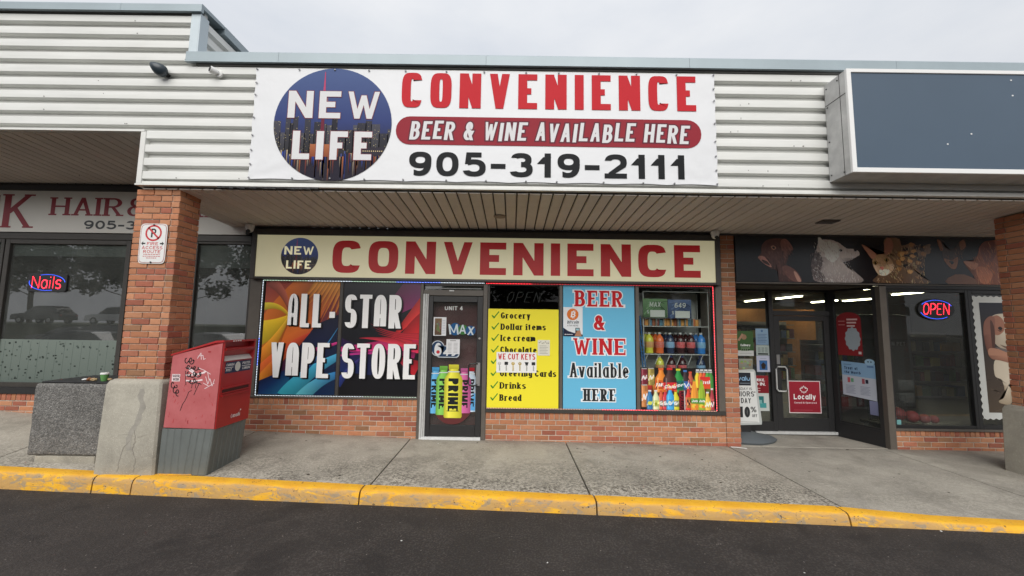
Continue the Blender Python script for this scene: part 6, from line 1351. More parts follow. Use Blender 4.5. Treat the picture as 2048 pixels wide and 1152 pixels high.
bl2([(7.24, 1.62), (7.26, 1.82), (7.40, 1.90), (7.62, 1.88), (7.74, 1.70), (7.66, 1.44), (7.52, 1.36), (7.34, 1.42)], CRM, 3, c2=sc(176, 160, 140))
bl2([(7.26, 1.70), (7.28, 1.83), (7.38, 1.88), (7.47, 1.80), (7.47, 1.66), (7.38, 1.58), (7.30, 1.60)], sc(160, 110, 88), 4)
bl2([(7.15, 1.55), (7.17, 1.76), (7.26, 1.86), (7.34, 1.84), (7.33, 1.68), (7.31, 1.45), (7.25, 1.26), (7.18, 1.34)], BRW, 4.6, c2=sc(112, 70, 58)); bl2([(7.27, 1.80), (7.32, 1.70), (7.31, 1.46), (7.27, 1.34), (7.26, 1.5)], BRD, 4.9)
bl2([(7.375, 1.685), (7.41, 1.71), (7.445, 1.68), (7.41, 1.655)], sc(28, 20, 20), 5.3); bl2([(7.36, 1.66), (7.41, 1.64), (7.45, 1.66), (7.41, 1.63)], sc(120, 84, 70), 5.2)
bl2([(7.47, 1.485), (7.53, 1.51), (7.57, 1.46), (7.50, 1.42)], sc(30, 26, 30), 5.4); bl2([(7.38, 1.44), (7.47, 1.40), (7.60, 1.40), (7.5, 1.365)], sc(120, 96, 84), 5.2)
bl2([(7.26, .98), (7.30, 1.22), (7.60, 1.24), (7.70, .90), (7.62, .70), (7.54, .70), (7.52, .92), (7.47, .58), (7.34, .56), (7.28, .60), (7.38, .68), (7.36, .9)], CRM, 3.5, c2=sc(160, 144, 122))
bl2([(7.19, 1.30), (7.22, 1.38), (7.36, 1.37), (7.60, 1.32), (7.80, 1.30), (7.80, 1.18), (7.55, 1.16), (7.36, 1.20), (7.24, 1.22)], sc(176, 128, 104), 5.6, c2=sc(140, 96, 78)); bl2([(7.30, 1.40), (7.5, 1.36), (7.6, 1.30), (7.45, 1.33)], sc(110, 100, 96), 5.8)
p.clip = None; p.build('print', P_GLOSS, PU_)
# ================================================================ mailbox
MX = thing('mailbox', (-3.56, -1.31, -.07), 'red street letter box with graffiti on its faded side, on a grey ribbed base', 'mailbox')
M_RED = mat('mail_red', sc(170, 38, 40), .38, var=.15, vscale=6); M_PINK = mat('mail_faded', sc(182, 100, 102), .6, col2=sc(168, 82, 84), vscale=4)
M_GREY = mat('mail_base', sc(104, 109, 107), .55, var=.18, vscale=5)
YN, YFR = -1.60, -1.03
def lean(x, z): return x+.035*(z/1.4)
def mbx(name, pts, y0, y1, m, b=.0):
    q = MB(); q.prism([(lean(x, z), z) for x, z in pts], 1, y0, y1); return q.build(name, m, MX)
xb0, xb1 = -3.83, -3.265
# faded near side skin, rounded red shell, front (facing +x) with chute
mbx('side_panel', [(xb0, .445), (xb1-.01, .435), (xb1-.01, 1.372), (xb0+.012, 1.232)], YN, YN+.012, M_PINK)
mbx('shell', [(xb0, .440), (xb1, .430), (xb1, 1.02), (xb1-.0, 1.16), (xb1-.07, 1.17), (xb1-.07, 1.385), (xb0, 1.240)], YN+.0125, YFR, M_RED)
mbx('roof_edge', [(xb0-.008, 1.243), (xb0-.008, 1.225), (xb1-.08, 1.378), (xb1+.008, 1.382), (xb1+.008, 1.405), (xb1-.08, 1.400)], YN-.006, YFR+.006, M_RED)
for y0, y1 in ((YN+.0125, YN+.035), (YFR-.025, YFR)): mbx('chute_cheek', [(xb1-.071, 1.161), (xb1+.004, 1.161), (xb1+.004, 1.379), (xb1-.071, 1.384)], y0, y1, M_RED)
mbx('chute_door', [(xb1-.045, 1.225), (xb1+.010, 1.285), (xb1+.018, 1.312), (xb1-.03, 1.318)], YN+.036, YFR-.026, M_RED)
mbx('chute_plate', [(xb1-.060, 1.215), (xb1-.012, 1.165), (xb1-.008, 1.170), (xb1-.050, 1.222)], YN+.036, YFR-.026, mat('worn_steel', (.66, .66, .65), .4, metal=.2))
q = MB(); FX = lambda z: lean(xb1, z)
def fbox(y0, y1, z0, z1, d0, d1): q.box(FX(z0)+d0, FX(z1)+d1, y0, y1, z0, z1)
fbox(YN+.05, YFR-.05, .855, .872, -.003, .014); fbox(YN+.05, YFR-.05, .805, .815, -.003, .010); fbox(YN+.05, YFR-.05, .772, .790, -.003, .014); q.build('pressed_rib', M_RED, MX)
q = MB(); fbox(YN+.055, YFR-.055, .818, .852, -.003, .0015); q.build('slot_shadow', mat('dark_red', sc(70, 16, 18), .6), MX)
# printed strip and wordmark on the front face
p = Print((lean(xb1, 1.1)+.001, 0, 0), u=(0, 1, 0), v=(.025, 0, 1), n=(1, 0, 0)); p.o = Vector((lean(xb1, 0)+.0012, 0, 0))
p.rect(-1.535, -1.085, 1.028, 1.155, sc(32, 44, 78), 0); p.rect(-1.54, -1.40, 1.088, 1.094, WHT, 1); p.rect(-1.25, -1.085, 1.088, 1.094, WHT, 1); p.ell(-1.325, 1.092, .048, .055, sc(206, 206, 200), 2, 24)
for s_, a, b, z in (('CANADA', -1.52, -1.39, 1.108), ('POST', -1.52, -1.43, 1.048), ('POSTES', -1.245, -1.105, 1.108), ('CANADA', -1.24, -1.10, 1.048)): p.text(s_, a, b, z, .030, WHT, W=.2, lay=2, slant=.1, gap=.2)
p.text('Canada', -1.36, -1.20, .50, .046, WHT, W=.14, T=.06, serif=.04, st=.05, lay=2, gap=.08); p.line([(-1.21, .545), (-1.195, .575)], .003, WHT, 2); p.rect(-1.205, -1.185, .560, .575, WHT, 2)
p.build('front_print', P_PAINT, MX)
p = Print((0, YN, 0)); rs = random.Random(4); LX_ = lambda x, z: (lean(x, z), z)
def scrib(cx, cz, w_, h_, n, wd, c, sd):
    r_ = random.Random(sd); P = [(cx+w_*(r_.random()-.5), cz+h_*(r_.random()-.5)) for _ in range(n)]; Q = []
    for i in range(len(P)-3):
        for k_ in range(6):
            t = k_/6; f_ = lambda a, b, c_, d: .5*((2*b)+(-a+c_)*t+(2*a-5*b+4*c_-d)*t*t+(-a+3*b-3*c_+d)*t*t*t); Q.append((f_(P[i][0], P[i+1][0], P[i+2][0], P[i+3][0]), f_(P[i][1], P[i+1][1], P[i+2][1], P[i+3][1])))
    p.line(Q, wd*.75, c, 2)
GK, GWt = sc(34, 30, 32), sc(226, 206, 208)
def tagline(x0, x1, z, r, turns, wd, c, sd, tilt=0):
    """quick looping marker tag"""
    r_ = random.Random(sd); n = int(turns*16); wd *= 1.7; Q = []; ph = r_.random()*6; k1 = r_.uniform(.6, 1.5)
    for i in range(n+1):
        t = i/n; a = ph+turns*2*pi*t; rr = r*(.55+.45*sin(a*.37*k1+ph)); Q.append((x0+(x1-x0)*t+rr*.75*cos(a), z+tilt*t+rr*sin(a)*(1.25 if sin(a*.5) > 0 else .7)))
    p.line(Q, wd, c, 2)
for P in ([(-3.60, 1.095), (-3.545, 1.06), (-3.50, 1.00)], [(-3.62, 1.015), (-3.52, 1.02), (-3.42, 1.045)], [(-3.61, .955), (-3.52, .95), (-3.44, .965)], [(-3.585, 1.07), (-3.53, 1.03)], [(-3.47, 1.03), (-3.41, 1.055)]): p.line(P, .017, GWt, 1)
tagline(-3.635, -3.545, 1.165, .030, 3.4, .0055, GK, 3, .01); tagline(-3.625, -3.475, 1.105, .030, 4.2, .006, GK, 5, -.02); tagline(-3.60, -3.455, 1.010, .036, 4.5, .006, GK, 8, .015); tagline(-3.59, -3.47, .945, .034, 3.4, .0055, GK, 12, .0)
tagline(-3.765, -3.715, .905, .026, 2.2, .0055, GK, 14, -.03); tagline(-3.735, -3.690, .845, .028, 2.6, .0055, GK, 18, -.03)
for P in ([(-3.63, 1.06), (-3.622, .98), (-3.612, .91)], [(-3.44, .915), (-3.465, .925), (-3.485, .88), (-3.515, .80)], [(-3.545, .85), (-3.575, .83), (-3.59, .78), (-3.605, .745)], [(-3.605, .74), (-3.63, .70), (-3.65, .63)], [(-3.54, .94), (-3.548, .875)], [(-3.50, .93), (-3.505, .875)]): p.line(P, .006, GK, 2)
for P in ([(-3.51, 1.20), (-3.475, 1.26), (-3.465, 1.19)], [(-3.505, 1.225), (-3.45, 1.235), (-3.44, 1.19), (-3.42, 1.20)], [(-3.50, 1.10), (-3.42, 1.07), (-3.35, 1.03)], [(-3.40, 1.0), (-3.37, .92), (-3.35, .98), (-3.32, .90), (-3.30, .97)], [(-3.42, .93), (-3.36, .90)], [(-3.40, .87), (-3.30, .93)], [(-3.38, 1.04), (-3.36, .97)]): p.line(P, .006, GWt, 1.5)
p.rect(-3.775, -3.685, .945, 1.025, GWt, 1); p.text('SIZED', -3.768, -3.692, .992, .026, GK, W=.22, lay=2); p.text('SEEN', -3.762, -3.698, .955, .026, GK, W=.24, lay=2)
for i in range(26):
    x, z = -3.80+rs.random()*.5, .47+rs.random()*.6; p.line([(x, z), (x+rs.uniform(-.012, .012), z-rs.random()*.04)], .003+rs.random()*.004, sc(160+rs.random()*20, 62, 66), 1)
p.rect(-3.395, -3.365, 1.268, 1.282, sc(150, 30, 34), 1)
p.build('graffiti', P_PAINT, MX)
p = Print((lean(xb1, 1.39)+.009, 0, 0), u=(0, 1, 0), v=(0, 0, 1), n=(1, 0, 0)); x_ = -1.42
for s_ in range(4): p.rect(-1.46+s_*.04, -1.435+s_*.04, 1.387, 1.398, WHT, 1)
p.build('label_strip', P_PAINT, MX)
q = MB()      # ribbed base: fluted side walls
bx0, bx1, tz, bz = -3.845, -3.315, .432, -.068
n = 7; per = []
def flute(ax, ay, bx, by, nx, ny, k_):
    for i in range(k_):
        for (t, o) in ((0, 0), (.12, .006), (.8, .006), (.92, 0)): per.append((ax+(bx-ax)*(i+t)/k_+nx*o, ay+(by-ay)*(i+t)/k_+ny*o))
flute(bx0, YN+.006, bx1, YN+.006, 0, -1, 7); flute(bx1, YN+.006, bx1, YFR-.01, 1, 0, 7); flute(bx1, YFR-.01, bx0, YFR-.01, 0, 1, 5); flute(bx0, YFR-.01, bx0, YN+.006, -1, 0, 5)
m_ = len(per); vs = [(x, y, bz+.012) for x, y in per]+[(lean(x, tz)+.0+(.035 if x > -3.6 else 0), y, tz) for x, y in per]
q.add(vs, [(i, (i+1) % m_, m_+(i+1) % m_, m_+i) for i in range(m_)]+[tuple(range(m_, 2*m_)), tuple(range(m_))]); q.build('ribbed_base', M_GREY, MX)
q = MB(); q.box(bx0+.01, bx1-.15, YN-.0045, YN-.002, bz+.013, bz+.024); q.build('paint_splash', M_KERB, MX)
for x in (bx0+.02, bx1-.08):
    for y in (YN+.03, YFR-.10): q = MB(); q.box(x, x+.05, y, y+.05, bz-.02, bz+.012); q.build('foot', M_BLACK, MX)
# ================================================================ exposed aggregate waste block with litter on top
def agg_mat():
    m = bpy.data.materials.new('exposed_aggregate'); m.use_nodes = True; t = m.node_tree; b = t.nodes['Principled BSDF']; n = t.nodes.new; l = t.links.new; co = n('ShaderNodeTexCoord').outputs['Object']
    v = n('ShaderNodeTexVoronoi'); v.inputs['Scale'].default_value = 88; l(co, v.inputs['Vector']); s3 = n('ShaderNodeSeparateColor'); l(v.outputs['Color'], s3.inputs[0])
    c = n('ShaderNodeValToRGB'); e = c.color_ramp.elements; e[0].position = 0; e[0].color = (.11, .106, .10, 1); e[1].position = 1; e[1].color = (.38, .37, .35, 1); k = e.new(.55); k.color = (.21, .205, .195, 1); k = e.new(.85); k.color = (.27, .26, .245, 1); l(s3.outputs[0], c.inputs[0])
    z = n('ShaderNodeTexNoise'); z.inputs['Scale'].default_value = 3; z.inputs['Detail'].default_value = 5; l(co, z.inputs['Vector'])
    x = n('ShaderNodeMix'); x.data_type = 'RGBA'; x.blend_type = 'MULTIPLY'; x.inputs[0].default_value = .6; l(c.outputs[0], x.inputs[6]); l(z.outputs[0], x.inputs[7]); l(x.outputs[2], b.inputs['Base Color']); b.inputs['Roughness'].default_value = .85
    bm = n('ShaderNodeBump'); bm.inputs['Strength'].default_value = .9; bm.inputs['Distance'].default_value = .006; bm.invert = True; l(v.outputs['Distance'], bm.inputs['Height']); l(bm.outputs[0], b.inputs['Normal']); return m
M_AGG = agg_mat()
TB = thing('waste_block', (-5.16, -1.05, -.02), 'dark exposed-aggregate concrete waste receptacle beside the left pillar plinth', 'waste bin')
def rough_block(name, x0, x1, y0, y1, z0, z1, m, parent, b=.03, amp=.006, step=.045):
    bm = bmesh.new(); bmesh.ops.create_cube(bm, size=1)
    for v in bm.verts: v.co = Vector(((x0+x1)/2+v.co.x*(x1-x0), (y0+y1)/2+v.co.y*(y1-y0), (z0+z1)/2+v.co.z*(z1-z0)))
    bmesh.ops.bevel(bm, geom=bm.edges[:], offset=b, segments=3, affect='EDGES', profile=.5)
    bmesh.ops.subdivide_edges(bm, edges=[e for e in bm.edges if e.calc_length() > step*3], cuts=int((x1-x0)/step), use_grid_fill=True)
    for v in bm.verts: v.co += Vector((noise.noise(v.co*9), noise.noise(v.co*9+Vector((5, 0, 0))), noise.noise(v.co*9+Vector((0, 7, 0)))))*amp+Vector((noise.noise(v.co*40), noise.noise(v.co*40+Vector((5, 0, 0))), 0))*amp*.5
    q = MB(); q.bm(bm); return q.build(name, m, parent, smooth=True)
rough_block('block_body', -5.585, -4.735, -1.35, -.72, .045, .862, M_AGG, TB)
rough_block('block_foot', -5.50, -4.80, -1.335, -.76, -.06, .043, M_PLINTH, TB, b=.012, amp=.003)
q = MB(); q.cbox(-5.55, -4.62, -1.31, -.70, .866, .885, .006); q.build('top_plate', M_BLACK, TB)
CP = thing('paper_cup', (-4.90, -1.22, .885), 'green paper coffee cup with white lid on the waste block', 'cup'); q = MB(); q.lathe([(.030, .886), (.041, .965)], -4.90, -1.22, 20); q.build('cup_body', mat('cup_green', sc(96, 150, 84), .6, var=.2, vscale=20), CP, smooth=True)
q = MB(); q.lathe([(.0435, .964), (.0435, .976), (.038, .980), (.038, .984)], -4.90, -1.22, 20); q.build('cup_lid', M_WHITE, CP, smooth=True)
def crumple(name, loc, r, m, label, cat, sq=(1, 1, .6)):
    bm = bmesh.new(); bmesh.ops.create_icosphere(bm, subdivisions=3, radius=r)
    for v in bm.verts: v.co = Vector((v.co.x*sq[0], v.co.y*sq[1], v.co.z*sq[2]))*(1+.35*noise.noise(v.co*60+Vector(loc)*7))
    q = MB(); q.bm(bm, Matrix.Translation(Vector(loc))); return tag(q.build(name, m, None, at=loc), label, cat)
crumple('food_wrapper', (-4.985, -1.26, .906), .028, mat('wrapper_tan', sc(186, 160, 120), .6, var=.4, vscale=40), 'crumpled tan food wrapper just left of the green cup', 'litter', (1.3, 1, .7))
crumple('food_wrapper', (-5.06, -1.24, .906), .024, mat('wrapper_brown', sc(150, 96, 56), .6, var=.5, vscale=40), 'small brown paper scrap on the waste block, second from the green cup', 'litter', (1, 1, .85))
crumple('napkin', (-5.13, -1.22, .900), .022, mat('napkin', sc(206, 206, 204), .8), 'white crumpled napkin farthest from the cup on the waste block', 'litter', (1.4, 1, .5))
crumple('food_wrapper', (-4.855, -1.20, .902), .022, MATS['wrapper_tan'], 'tan wrapper scrap right beside the green cup base', 'litter', (1.2, 1, .7))
# ================================================================ cameras and soffit fittings
T = thing('dome_floodlight', (-4.20, YF, 4.55), 'dark teardrop-shaped fixture on the siding left of the small camera', 'fixture')
bm = bmesh.new(); bmesh.ops.create_uvsphere(bm, u_segments=20, v_segments=14, radius=.088)
for v in bm.verts:
    t = (v.co.x+.075)/.15; v.co = Vector((v.co.x*1.12, v.co.y*.8, v.co.z*(1.0-.45*(1-t))))
q = MB(); q.bm(bm, Matrix.Translation(Vector((-4.21, YF-.075, 4.575))) @ Matrix.Rotation(radians(35), 4, 'Y') @ Matrix.Rotation(radians(12), 4, 'Z')); q.build('housing', mat('dark_plastic', sc(46, 56, 64), .35), T, smooth=True)
q = MB(); q.lathe([(.03, -.03), (.035, .04)], n=14, axis=1, c=(-4.19, YF, 4.57)); q.build('mount', M_BLACK, T, smooth=True)
T = thing('bullet_camera', (-3.57, YF, 4.56), 'small white bullet camera on the siding left of the banner', 'camera')
q = MB(); d = Vector((-.55, -.80, .12)).normalized(); c0 = Vector((-3.545, YF-.01, 4.565)); c1 = c0+d*.035; q.tube([c0, c1], .018, 10); q.lathe([(.042, -.016), (.040, .012)], n=16, axis=1, c=(-3.545, YF-.0, 4.565)); q.build('bracket', M_WHITE, T, smooth=True)
q = MB(); q.tube([c1-d*.012, c1+d*.055], .040, 18); q.build('camera_body', M_WHITE, T, smooth=True)
q = MB(); q.tube([c1+d*.0555, c1+d*.059], .030, 18); q.build('lens', M_BLACK, T)
for (x, lab) in ((-3.985, 'white dome camera under the soffit at the left end of the cream sign'), (3.06, 'white dome camera under the soffit at the right end of the cream sign')):
    T = thing('dome_camera', (x, -.16, 3.08), lab, 'camera', 'dome cameras at the sign ends'); q = MB(); q.lathe([(.062, 3.085), (.064, 3.055), (.058, 3.035)], x, -.16, 20); q.build('camera_base', M_WHITE, T, smooth=True)
    q = MB(); q.lathe([(.054, 3.036), (.052, 3.010), (.040, 2.985), (.018, 2.970)], x, -.16, 20); q.build('camera_ball', M_WHITE, T, smooth=True)
    q = MB(); v0 = Vector((x, -.16, 3.005)); dd = Vector((.05, -.85, -.45)).normalized(); q.tube([v0+dd*.030, v0+dd*.052], .026, 16); q.build('lens', M_BLACK, T)
T = thing('soffit_disc', (-.185, -.72, 3.11), 'small round plate in the middle of the soffit', 'soffit fixture'); q = MB(); q.lathe([(.085, 3.119), (.082, 3.106), (.03, 3.100)], -.185, -.72, 24); q.build('disc', mat('disc_brown', (.25, .2, .165), .6), T, smooth=True)
T = thing('soffit_vent', (4.35, -.70, 3.11), 'narrow dark recessed slot light in the soffit on the right', 'soffit fixture'); q = MB(); q.cbox(4.23, 4.47, -.78, -.62, 3.098, 3.114, .004); q.build('vent_frame', M_BRONZE2, T); q = MB(); q.box(4.25, 4.45, -.765, -.635, 3.094, 3.0975); q.build('vent_slot', M_BLACK, T)
# loose sealant / torn strip on the fascia bottom edge
q = MB(); rs = random.Random(9); x = -3.45
while x < -2.3: q.box(x, x+.05, YF-.004, YF+.02, 3.172-rs.random()*.012, 3.184); x += .045
tag(q.build('torn_sealant', M_BLACK, None), 'torn black sealant strip under the fascia edge below the left end of the banner', 'sealant')
# ================================================================ pet shop: posters, stand, window goods
def quad_print(name, T, O, u, n, x0, x1, z0, z1, draw, mat_=None):
    p = Print(O, u=u, v=(0, 0, 1), n=n); draw(p, x0, x1, z0, z1); return p.build('print', mat_ or P_PAPER, T)
def sheet(name, x0, x1, z0, z1, label, draw, y=Y1+.006, cat='poster'):
    T = thing(name, ((x0+x1)/2, y, z0), label, cat); q = MB(); q.box(x0, x1, y, y+.002, z0, z1); q.build('poster_sheet', mat('sheet_plain', sc(190, 192, 190), .6), T)
    p = Print((0, y, 0)); draw(p, x0, x1, z0, z1); p.clip = None; p.build('print', P_PAPER, T); return T
def d_green(p, a, b, c, d):
    p.rect(a, b, c+.09, d, sc(72, 100, 62), 0, sc(60, 88, 52)); p.ell((a+b)/2-.02, d-.10, .045, .045, sc(150, 120, 96), 1, 16); p.line([(a+.03, d-.15), (a+.09, d-.06)], .035, sc(168, 132, 110), 2); p.text('Culinary', a+.055, b-.055, d-.255, .038, WHT, W=.2, lay=2)
    for i in range(3): p.rect(a+.06, b-.06-.02*i, d-.29-.022*i, d-.282-.022*i, sc(150, 170, 140), 1); 
    for i in range(4): p.ell(a+.08+i*.035, c+.10, .012, .016, sc(40, 44, 40), 2, 8)
    p.rect(a+.04, b-.04, c+.04, c+.045, sc(140, 140, 140), 1)
sheet('culinary_poster', 3.832, 4.106, 1.168, 1.585, 'green and white pet food poster, topmost left in the recessed window', d_green)
def d_blue(p, a, b, c, d):
    p.rect(a, b, c, d, sc(138, 164, 188), 0, sc(120, 146, 172))
    for i in range(6): p.rect(a+.03, b-.03-.02*(i % 2), d-.10-i*.026, d-.093-i*.026, sc(70, 90, 120), 1)
    p.ell((a+b)/2, d-.04, .02, .02, sc(80, 110, 150), 1, 10)
sheet('blue_notice', 4.151, 4.366, 1.356, 1.631, 'pale blue notice right of the green poster in the recessed window', d_blue, cat='notice')
def d_tab(p, a, b, c, d):
    p.rect(a, b, c, d, sc(160, 172, 168), 0); p.rect(a+.03, b-.03, c+.01, c+.035, sc(30, 34, 36), 1)
    for i in range(3):
        for j in range(6): p.rect(a+.03+i*.06, a+.075+i*.06, c+.05+j*.015, c+.056+j*.015, sc(90, 100, 98), 1)
sheet('hours_table', 4.148, 4.376, 1.182, 1.350, 'small opening-hours table below the pale blue notice', d_tab, cat='notice')
def d_pp(p, a, b, c, d):
    p.rect(a, b, c, d, sc(178, 182, 200), 0); p.rect(a+.045, b-.045, c+.03, d-.08, sc(56, 98, 150), 1); p.poly([(a+.085, c+.05), (b-.085, c+.05), (b-.07, c+.12), ((a+b)/2, d-.11), (a+.07, c+.12)], sc(50, 40, 36), 2); p.rect(a+.06, b-.06, d-.05, d-.044, sc(120, 124, 140), 1)
sheet('missing_pet_notice', 4.148, 4.372, .905, 1.176, 'white notice with a blue photograph of an animal, below the hours table', d_pp, cat='notice')
def d_ph(p, a, b, c, d):
    p.rect(a, b, c, d, sc(150, 152, 144), 0, sc(120, 118, 104)); rs_ = random.Random(2)
    for i in range(16): x, z = a+rs_.random()*(b-a-.05), c+rs_.random()*(d-c-.05); p.rect(x, x+.04, z, z+.03, sc(100+rs_.random()*90, 100+rs_.random()*70, 70+rs_.random()*60), 1+i*.1)
sheet('photo_sheet', 3.825, 4.055, .934, 1.122, 'landscape photograph sheet partly behind the stand sign', d_ph, y=Y1-.034, cat='notice')
def d_price(p, a, b, c, d):
    p.rect(a, b, c+.29, d, sc(140, 38, 46), 0, sc(120, 30, 38)); p.rect(a, b, c, c+.29, sc(190, 196, 192), 0); p.text('PRICE.', a+.01, b-.055, d-.095, .045, WHT, W=.24, lay=1); p.text('D IN.', a+.015, b-.05, d-.165, .05, WHT, W=.24, lay=1)
    for i in range(2): p.rect(a+.02, a+.10, d-.215-i*.04, d-.205-i*.04, sc(210, 170, 170), 1)
    p.rect(a+.03, a+.15, c+.07, c+.24, sc(44, 110, 112), 1); p.rect(a+.08, a+.19, c+.05, c+.13, sc(70, 150, 150), 2); p.rect(a+.05, a+.12, c+.12, c+.18, sc(120, 170, 168), 3)
sheet('price_poster', 4.090, 4.330, .262, .843, 'red and white price poster with green packs, low beside the stand sign', d_price)
def d_loc(p, a, b, c, d):
    p.rect(a, b, c, d, sc(206, 190, 192), 0); p.rect(a+.014, b-.014, c+.014, d-.014, sc(152, 40, 54), 1, sc(134, 32, 46))
    mx_, mz = (a+b)/2-.01, d-.14; L = [(0, .058), (.014, .032), (.030, .040), (.026, .012), (.046, .026), (.052, .012), (.066, .010), (.058, -.006), (.062, -.016), (.030, -.040), (.034, -.052), (.004, -.046)]
    pts = L+[(-x, z) for x, z in L[::-1] if x > 0]; pts = [(mx_+x*.98, mz+z*.95) for x, z in pts]; p.line(pts+[pts[0]], .008, WHT, 2); p.rect(mx_-.004, mx_+.004, mz-.07, mz-.042, WHT, 2)
    p.text('Locally', a+.085, b-.085, d-.305, .085, WHT, W=.19, lay=2, gap=.13); p.text('Owned & Operated', a+.09, b-.075, d-.375, .030, sc(220, 190, 194), W=.18, lay=2, gap=.12)
    p.rect(a+.08, b-.15, c+.05, c+.054, sc(180, 90, 100), 2)
sheet('locally_owned_sign', 4.650, 5.190, .236, .768, 'square red sign with maple leaf reading Locally Owned and Operated on the pet shop door', d_loc, y=Y1-.006, cat='sign')
# posters on the angled side screen
un = Vector((dx/AL, dy/AL, 0)); nn_ = Vector((dy/AL, -dx/AL, 0))*1.0
def side_print(name, s0, s1, z0, z1, label, draw, cat='poster'):
    T = thing(name, side_pt((s0+s1)/2, z0, .008), label, cat); p = Print(side_pt(0, 0, .008), u=tuple(un), v=(0, 0, 1), n=tuple(nn_)); draw(p, s0, s1, z0, z1); p.clip = None; p.build('print', P_PAPER, T)
def d_red(p, a, b, c, d):
    p.poly([(a, c)]+[(b, c)]+arc((a+b)/2, d-.12, (b-a)/2, .12, 0, 180, 14), sc(128, 38, 42), 0, 0)
    for i in range(3): p.rect(a+.16, b-.05-.02*i, d-.13-i*.052, d-.105-i*.052, sc(206, 176, 176), 1)
    for i in range(2): p.rect(a+.03, a+.13, d-.15-i*.06, d-.138-i*.06, sc(180, 120, 120), 1)
    P = []; 
    for i in range(72): t = radians(i*5); r = 1+.055*cos(i*5*12*pi/180); P.append(((a+b)/2+.05+.112*r*cos(t), c+.27+.185*r*sin(t)))
    p.poly(P, sc(150, 160, 168), 2); p.rect(b-.06, b-.02, c+.03, c+.07, sc(200, 190, 190), 1)
side_print('red_rounded_sign', .085, .455, 1.215, 1.915, 'red round-topped sign with grey scalloped oval on the angled doorway glass', d_red, 'sign')
def d_treat(p, a, b, c, d):
    p.poly([(a, c+.035), (b, c), (b, d-.02), (a, d)], sc(178, 184, 196), 0); p.poly([(a, d-.22), (b, d-.24), (b, d-.02), (a, d)], sc(130, 164, 196), 1)
    p.text('Treat of', a+.04, a+.24, d-.13, .050, sc(40, 60, 90), W=.2, lay=2); p.text('the Month', a+.04, a+.28, d-.195, .045, sc(40, 60, 90), W=.2, lay=2); p.rect(a+.03, a+.15, d-.055, d-.045, sc(90, 120, 150), 2)
    p.rect(b-.11, b-.02, d-.075, d-.045, sc(90, 120, 160), 2); p.ell(b-.07, d+.01, .07, .05, sc(150, 182, 206), 2, 18); p.ell(b-.09, d+.015, .012, .012, sc(40, 50, 70), 3, 8); p.ell(b-.05, d+.015, .012, .012, sc(40, 50, 70), 3, 8)
    for cx, c1, c2 in ((a+.13, sc(180, 90, 96), sc(100, 150, 120)), (a+.34, sc(150, 80, 90), sc(40, 44, 60))): p.rect(cx-.05, cx-.01, c+.24, c+.32, c1, 2); p.rect(cx, cx+.04, c+.25, c+.31, c2, 2)
    for k_ in (0, .21):
        for i in range(7): p.rect(a+.05+k_, a+.19+k_-.02*(i % 2), c+.07+i*.02, c+.077+i*.02, sc(130, 136, 156), 2)
side_print('treat_poster', .125, .610, .545, 1.120, 'white and blue treat of the month poster curling on the angled doorway glass', d_treat)
def d_small(p, a, b, c, d): p.rect(a, b, c, d, sc(124, 128, 158), 0, sc(108, 112, 140))
side_print('lilac_paper', .50, .615, .33, .54, 'small lilac paper under the treat poster', d_small, 'notice')
# swinging stand sign
ST = thing('pavement_sign', (3.70, .34, -.11), 'white pavement sign reading DAY 10% OFF half hidden behind the brick pier', 'sign stand')
q = MB(); vs = []
prof = [(.0, .30), (.03, .315), (.07, .27), (.10, .16), (.135, .075)]
for h, r in prof:
    for i in range(28):
        a = 2*pi*i/28; rx = r*1.35*(1+.10*cos(3*a)); ry = r*1.0; vs.append((3.70+rx*cos(a)*1.0, .36+ry*sin(a), -.112+h))
q.add(vs, [(j*28+i, j*28+(i+1) % 28, (j+1)*28+(i+1) % 28, (j+1)*28+i) for j in range(4) for i in range(28)]+[tuple(range(4*28, 5*28))]); q.build('rubber_base', mat('rubber_grey', sc(84, 90, 94), .6), ST, smooth=True)
sx0, sx1, sz0, sz1, sy = 3.30, 3.885, .135, .985, .30
q = MB(); q.prism([(sx0, sz0-.02), (sx1+.035, sz0+.005), (sx1+.04, sz0+.05), (sx1-.03, sz1-.03), (sx1-.05, sz1), (sx0, sz1-.03)], 1, sy, sy+.05); q.build('sign_frame', mat('stand_frame', sc(176, 180, 178), .45), ST)
q = MB(); q.box(3.55, 3.75, sy+.01, sy+.04, .02, .14); q.build('neck', M_BLACK, ST)
p = Print((0, sy, 0)); p.clip = [(3.33, sz0+.015), (sx1+.0, sz0+.035), (sx1-.055, sz1-.035), (3.33, sz1-.05)]
p.rect(3.2, 3.9, .1, 1.0, sc(208, 210, 208), 0); p.rect(3.36, 3.775, .735, .935, sc(24, 30, 40), 1); p.text('petvalu', 3.40, 3.765, .81, .070, sc(140, 180, 214), W=.15, lay=2); p.rect(3.6, 3.76, .765, .775, sc(120, 130, 140), 2)
p.text('THURSDAY IS', 3.42, 3.79, .665, .038, BK, W=.15, lay=1); p.text('SENIORS', 3.42, 3.82, .565, .080, BK, W=.17, lay=1, gap=.14); p.text("'", 3.825, 3.845, .565, .080, BK, W=.17, lay=1); p.text('DAY', 3.61, 3.765, .462, .080, BK, W=.17, lay=1, gap=.14)
p.text('10', 3.57, 3.745, .245, .165, BK, W=.26, lay=1, gap=.12); p.text('%', 3.755, 3.845, .325, .085, BK, W=.15, lay=1); p.text('OFF', 3.775, 3.855, .250, .045, BK, W=.17, lay=1); p.rect(3.6, 3.86, .175, .180, sc(120, 120, 120), 1)
p.clip = None; p.build('sign_print', P_PAINT, ST)
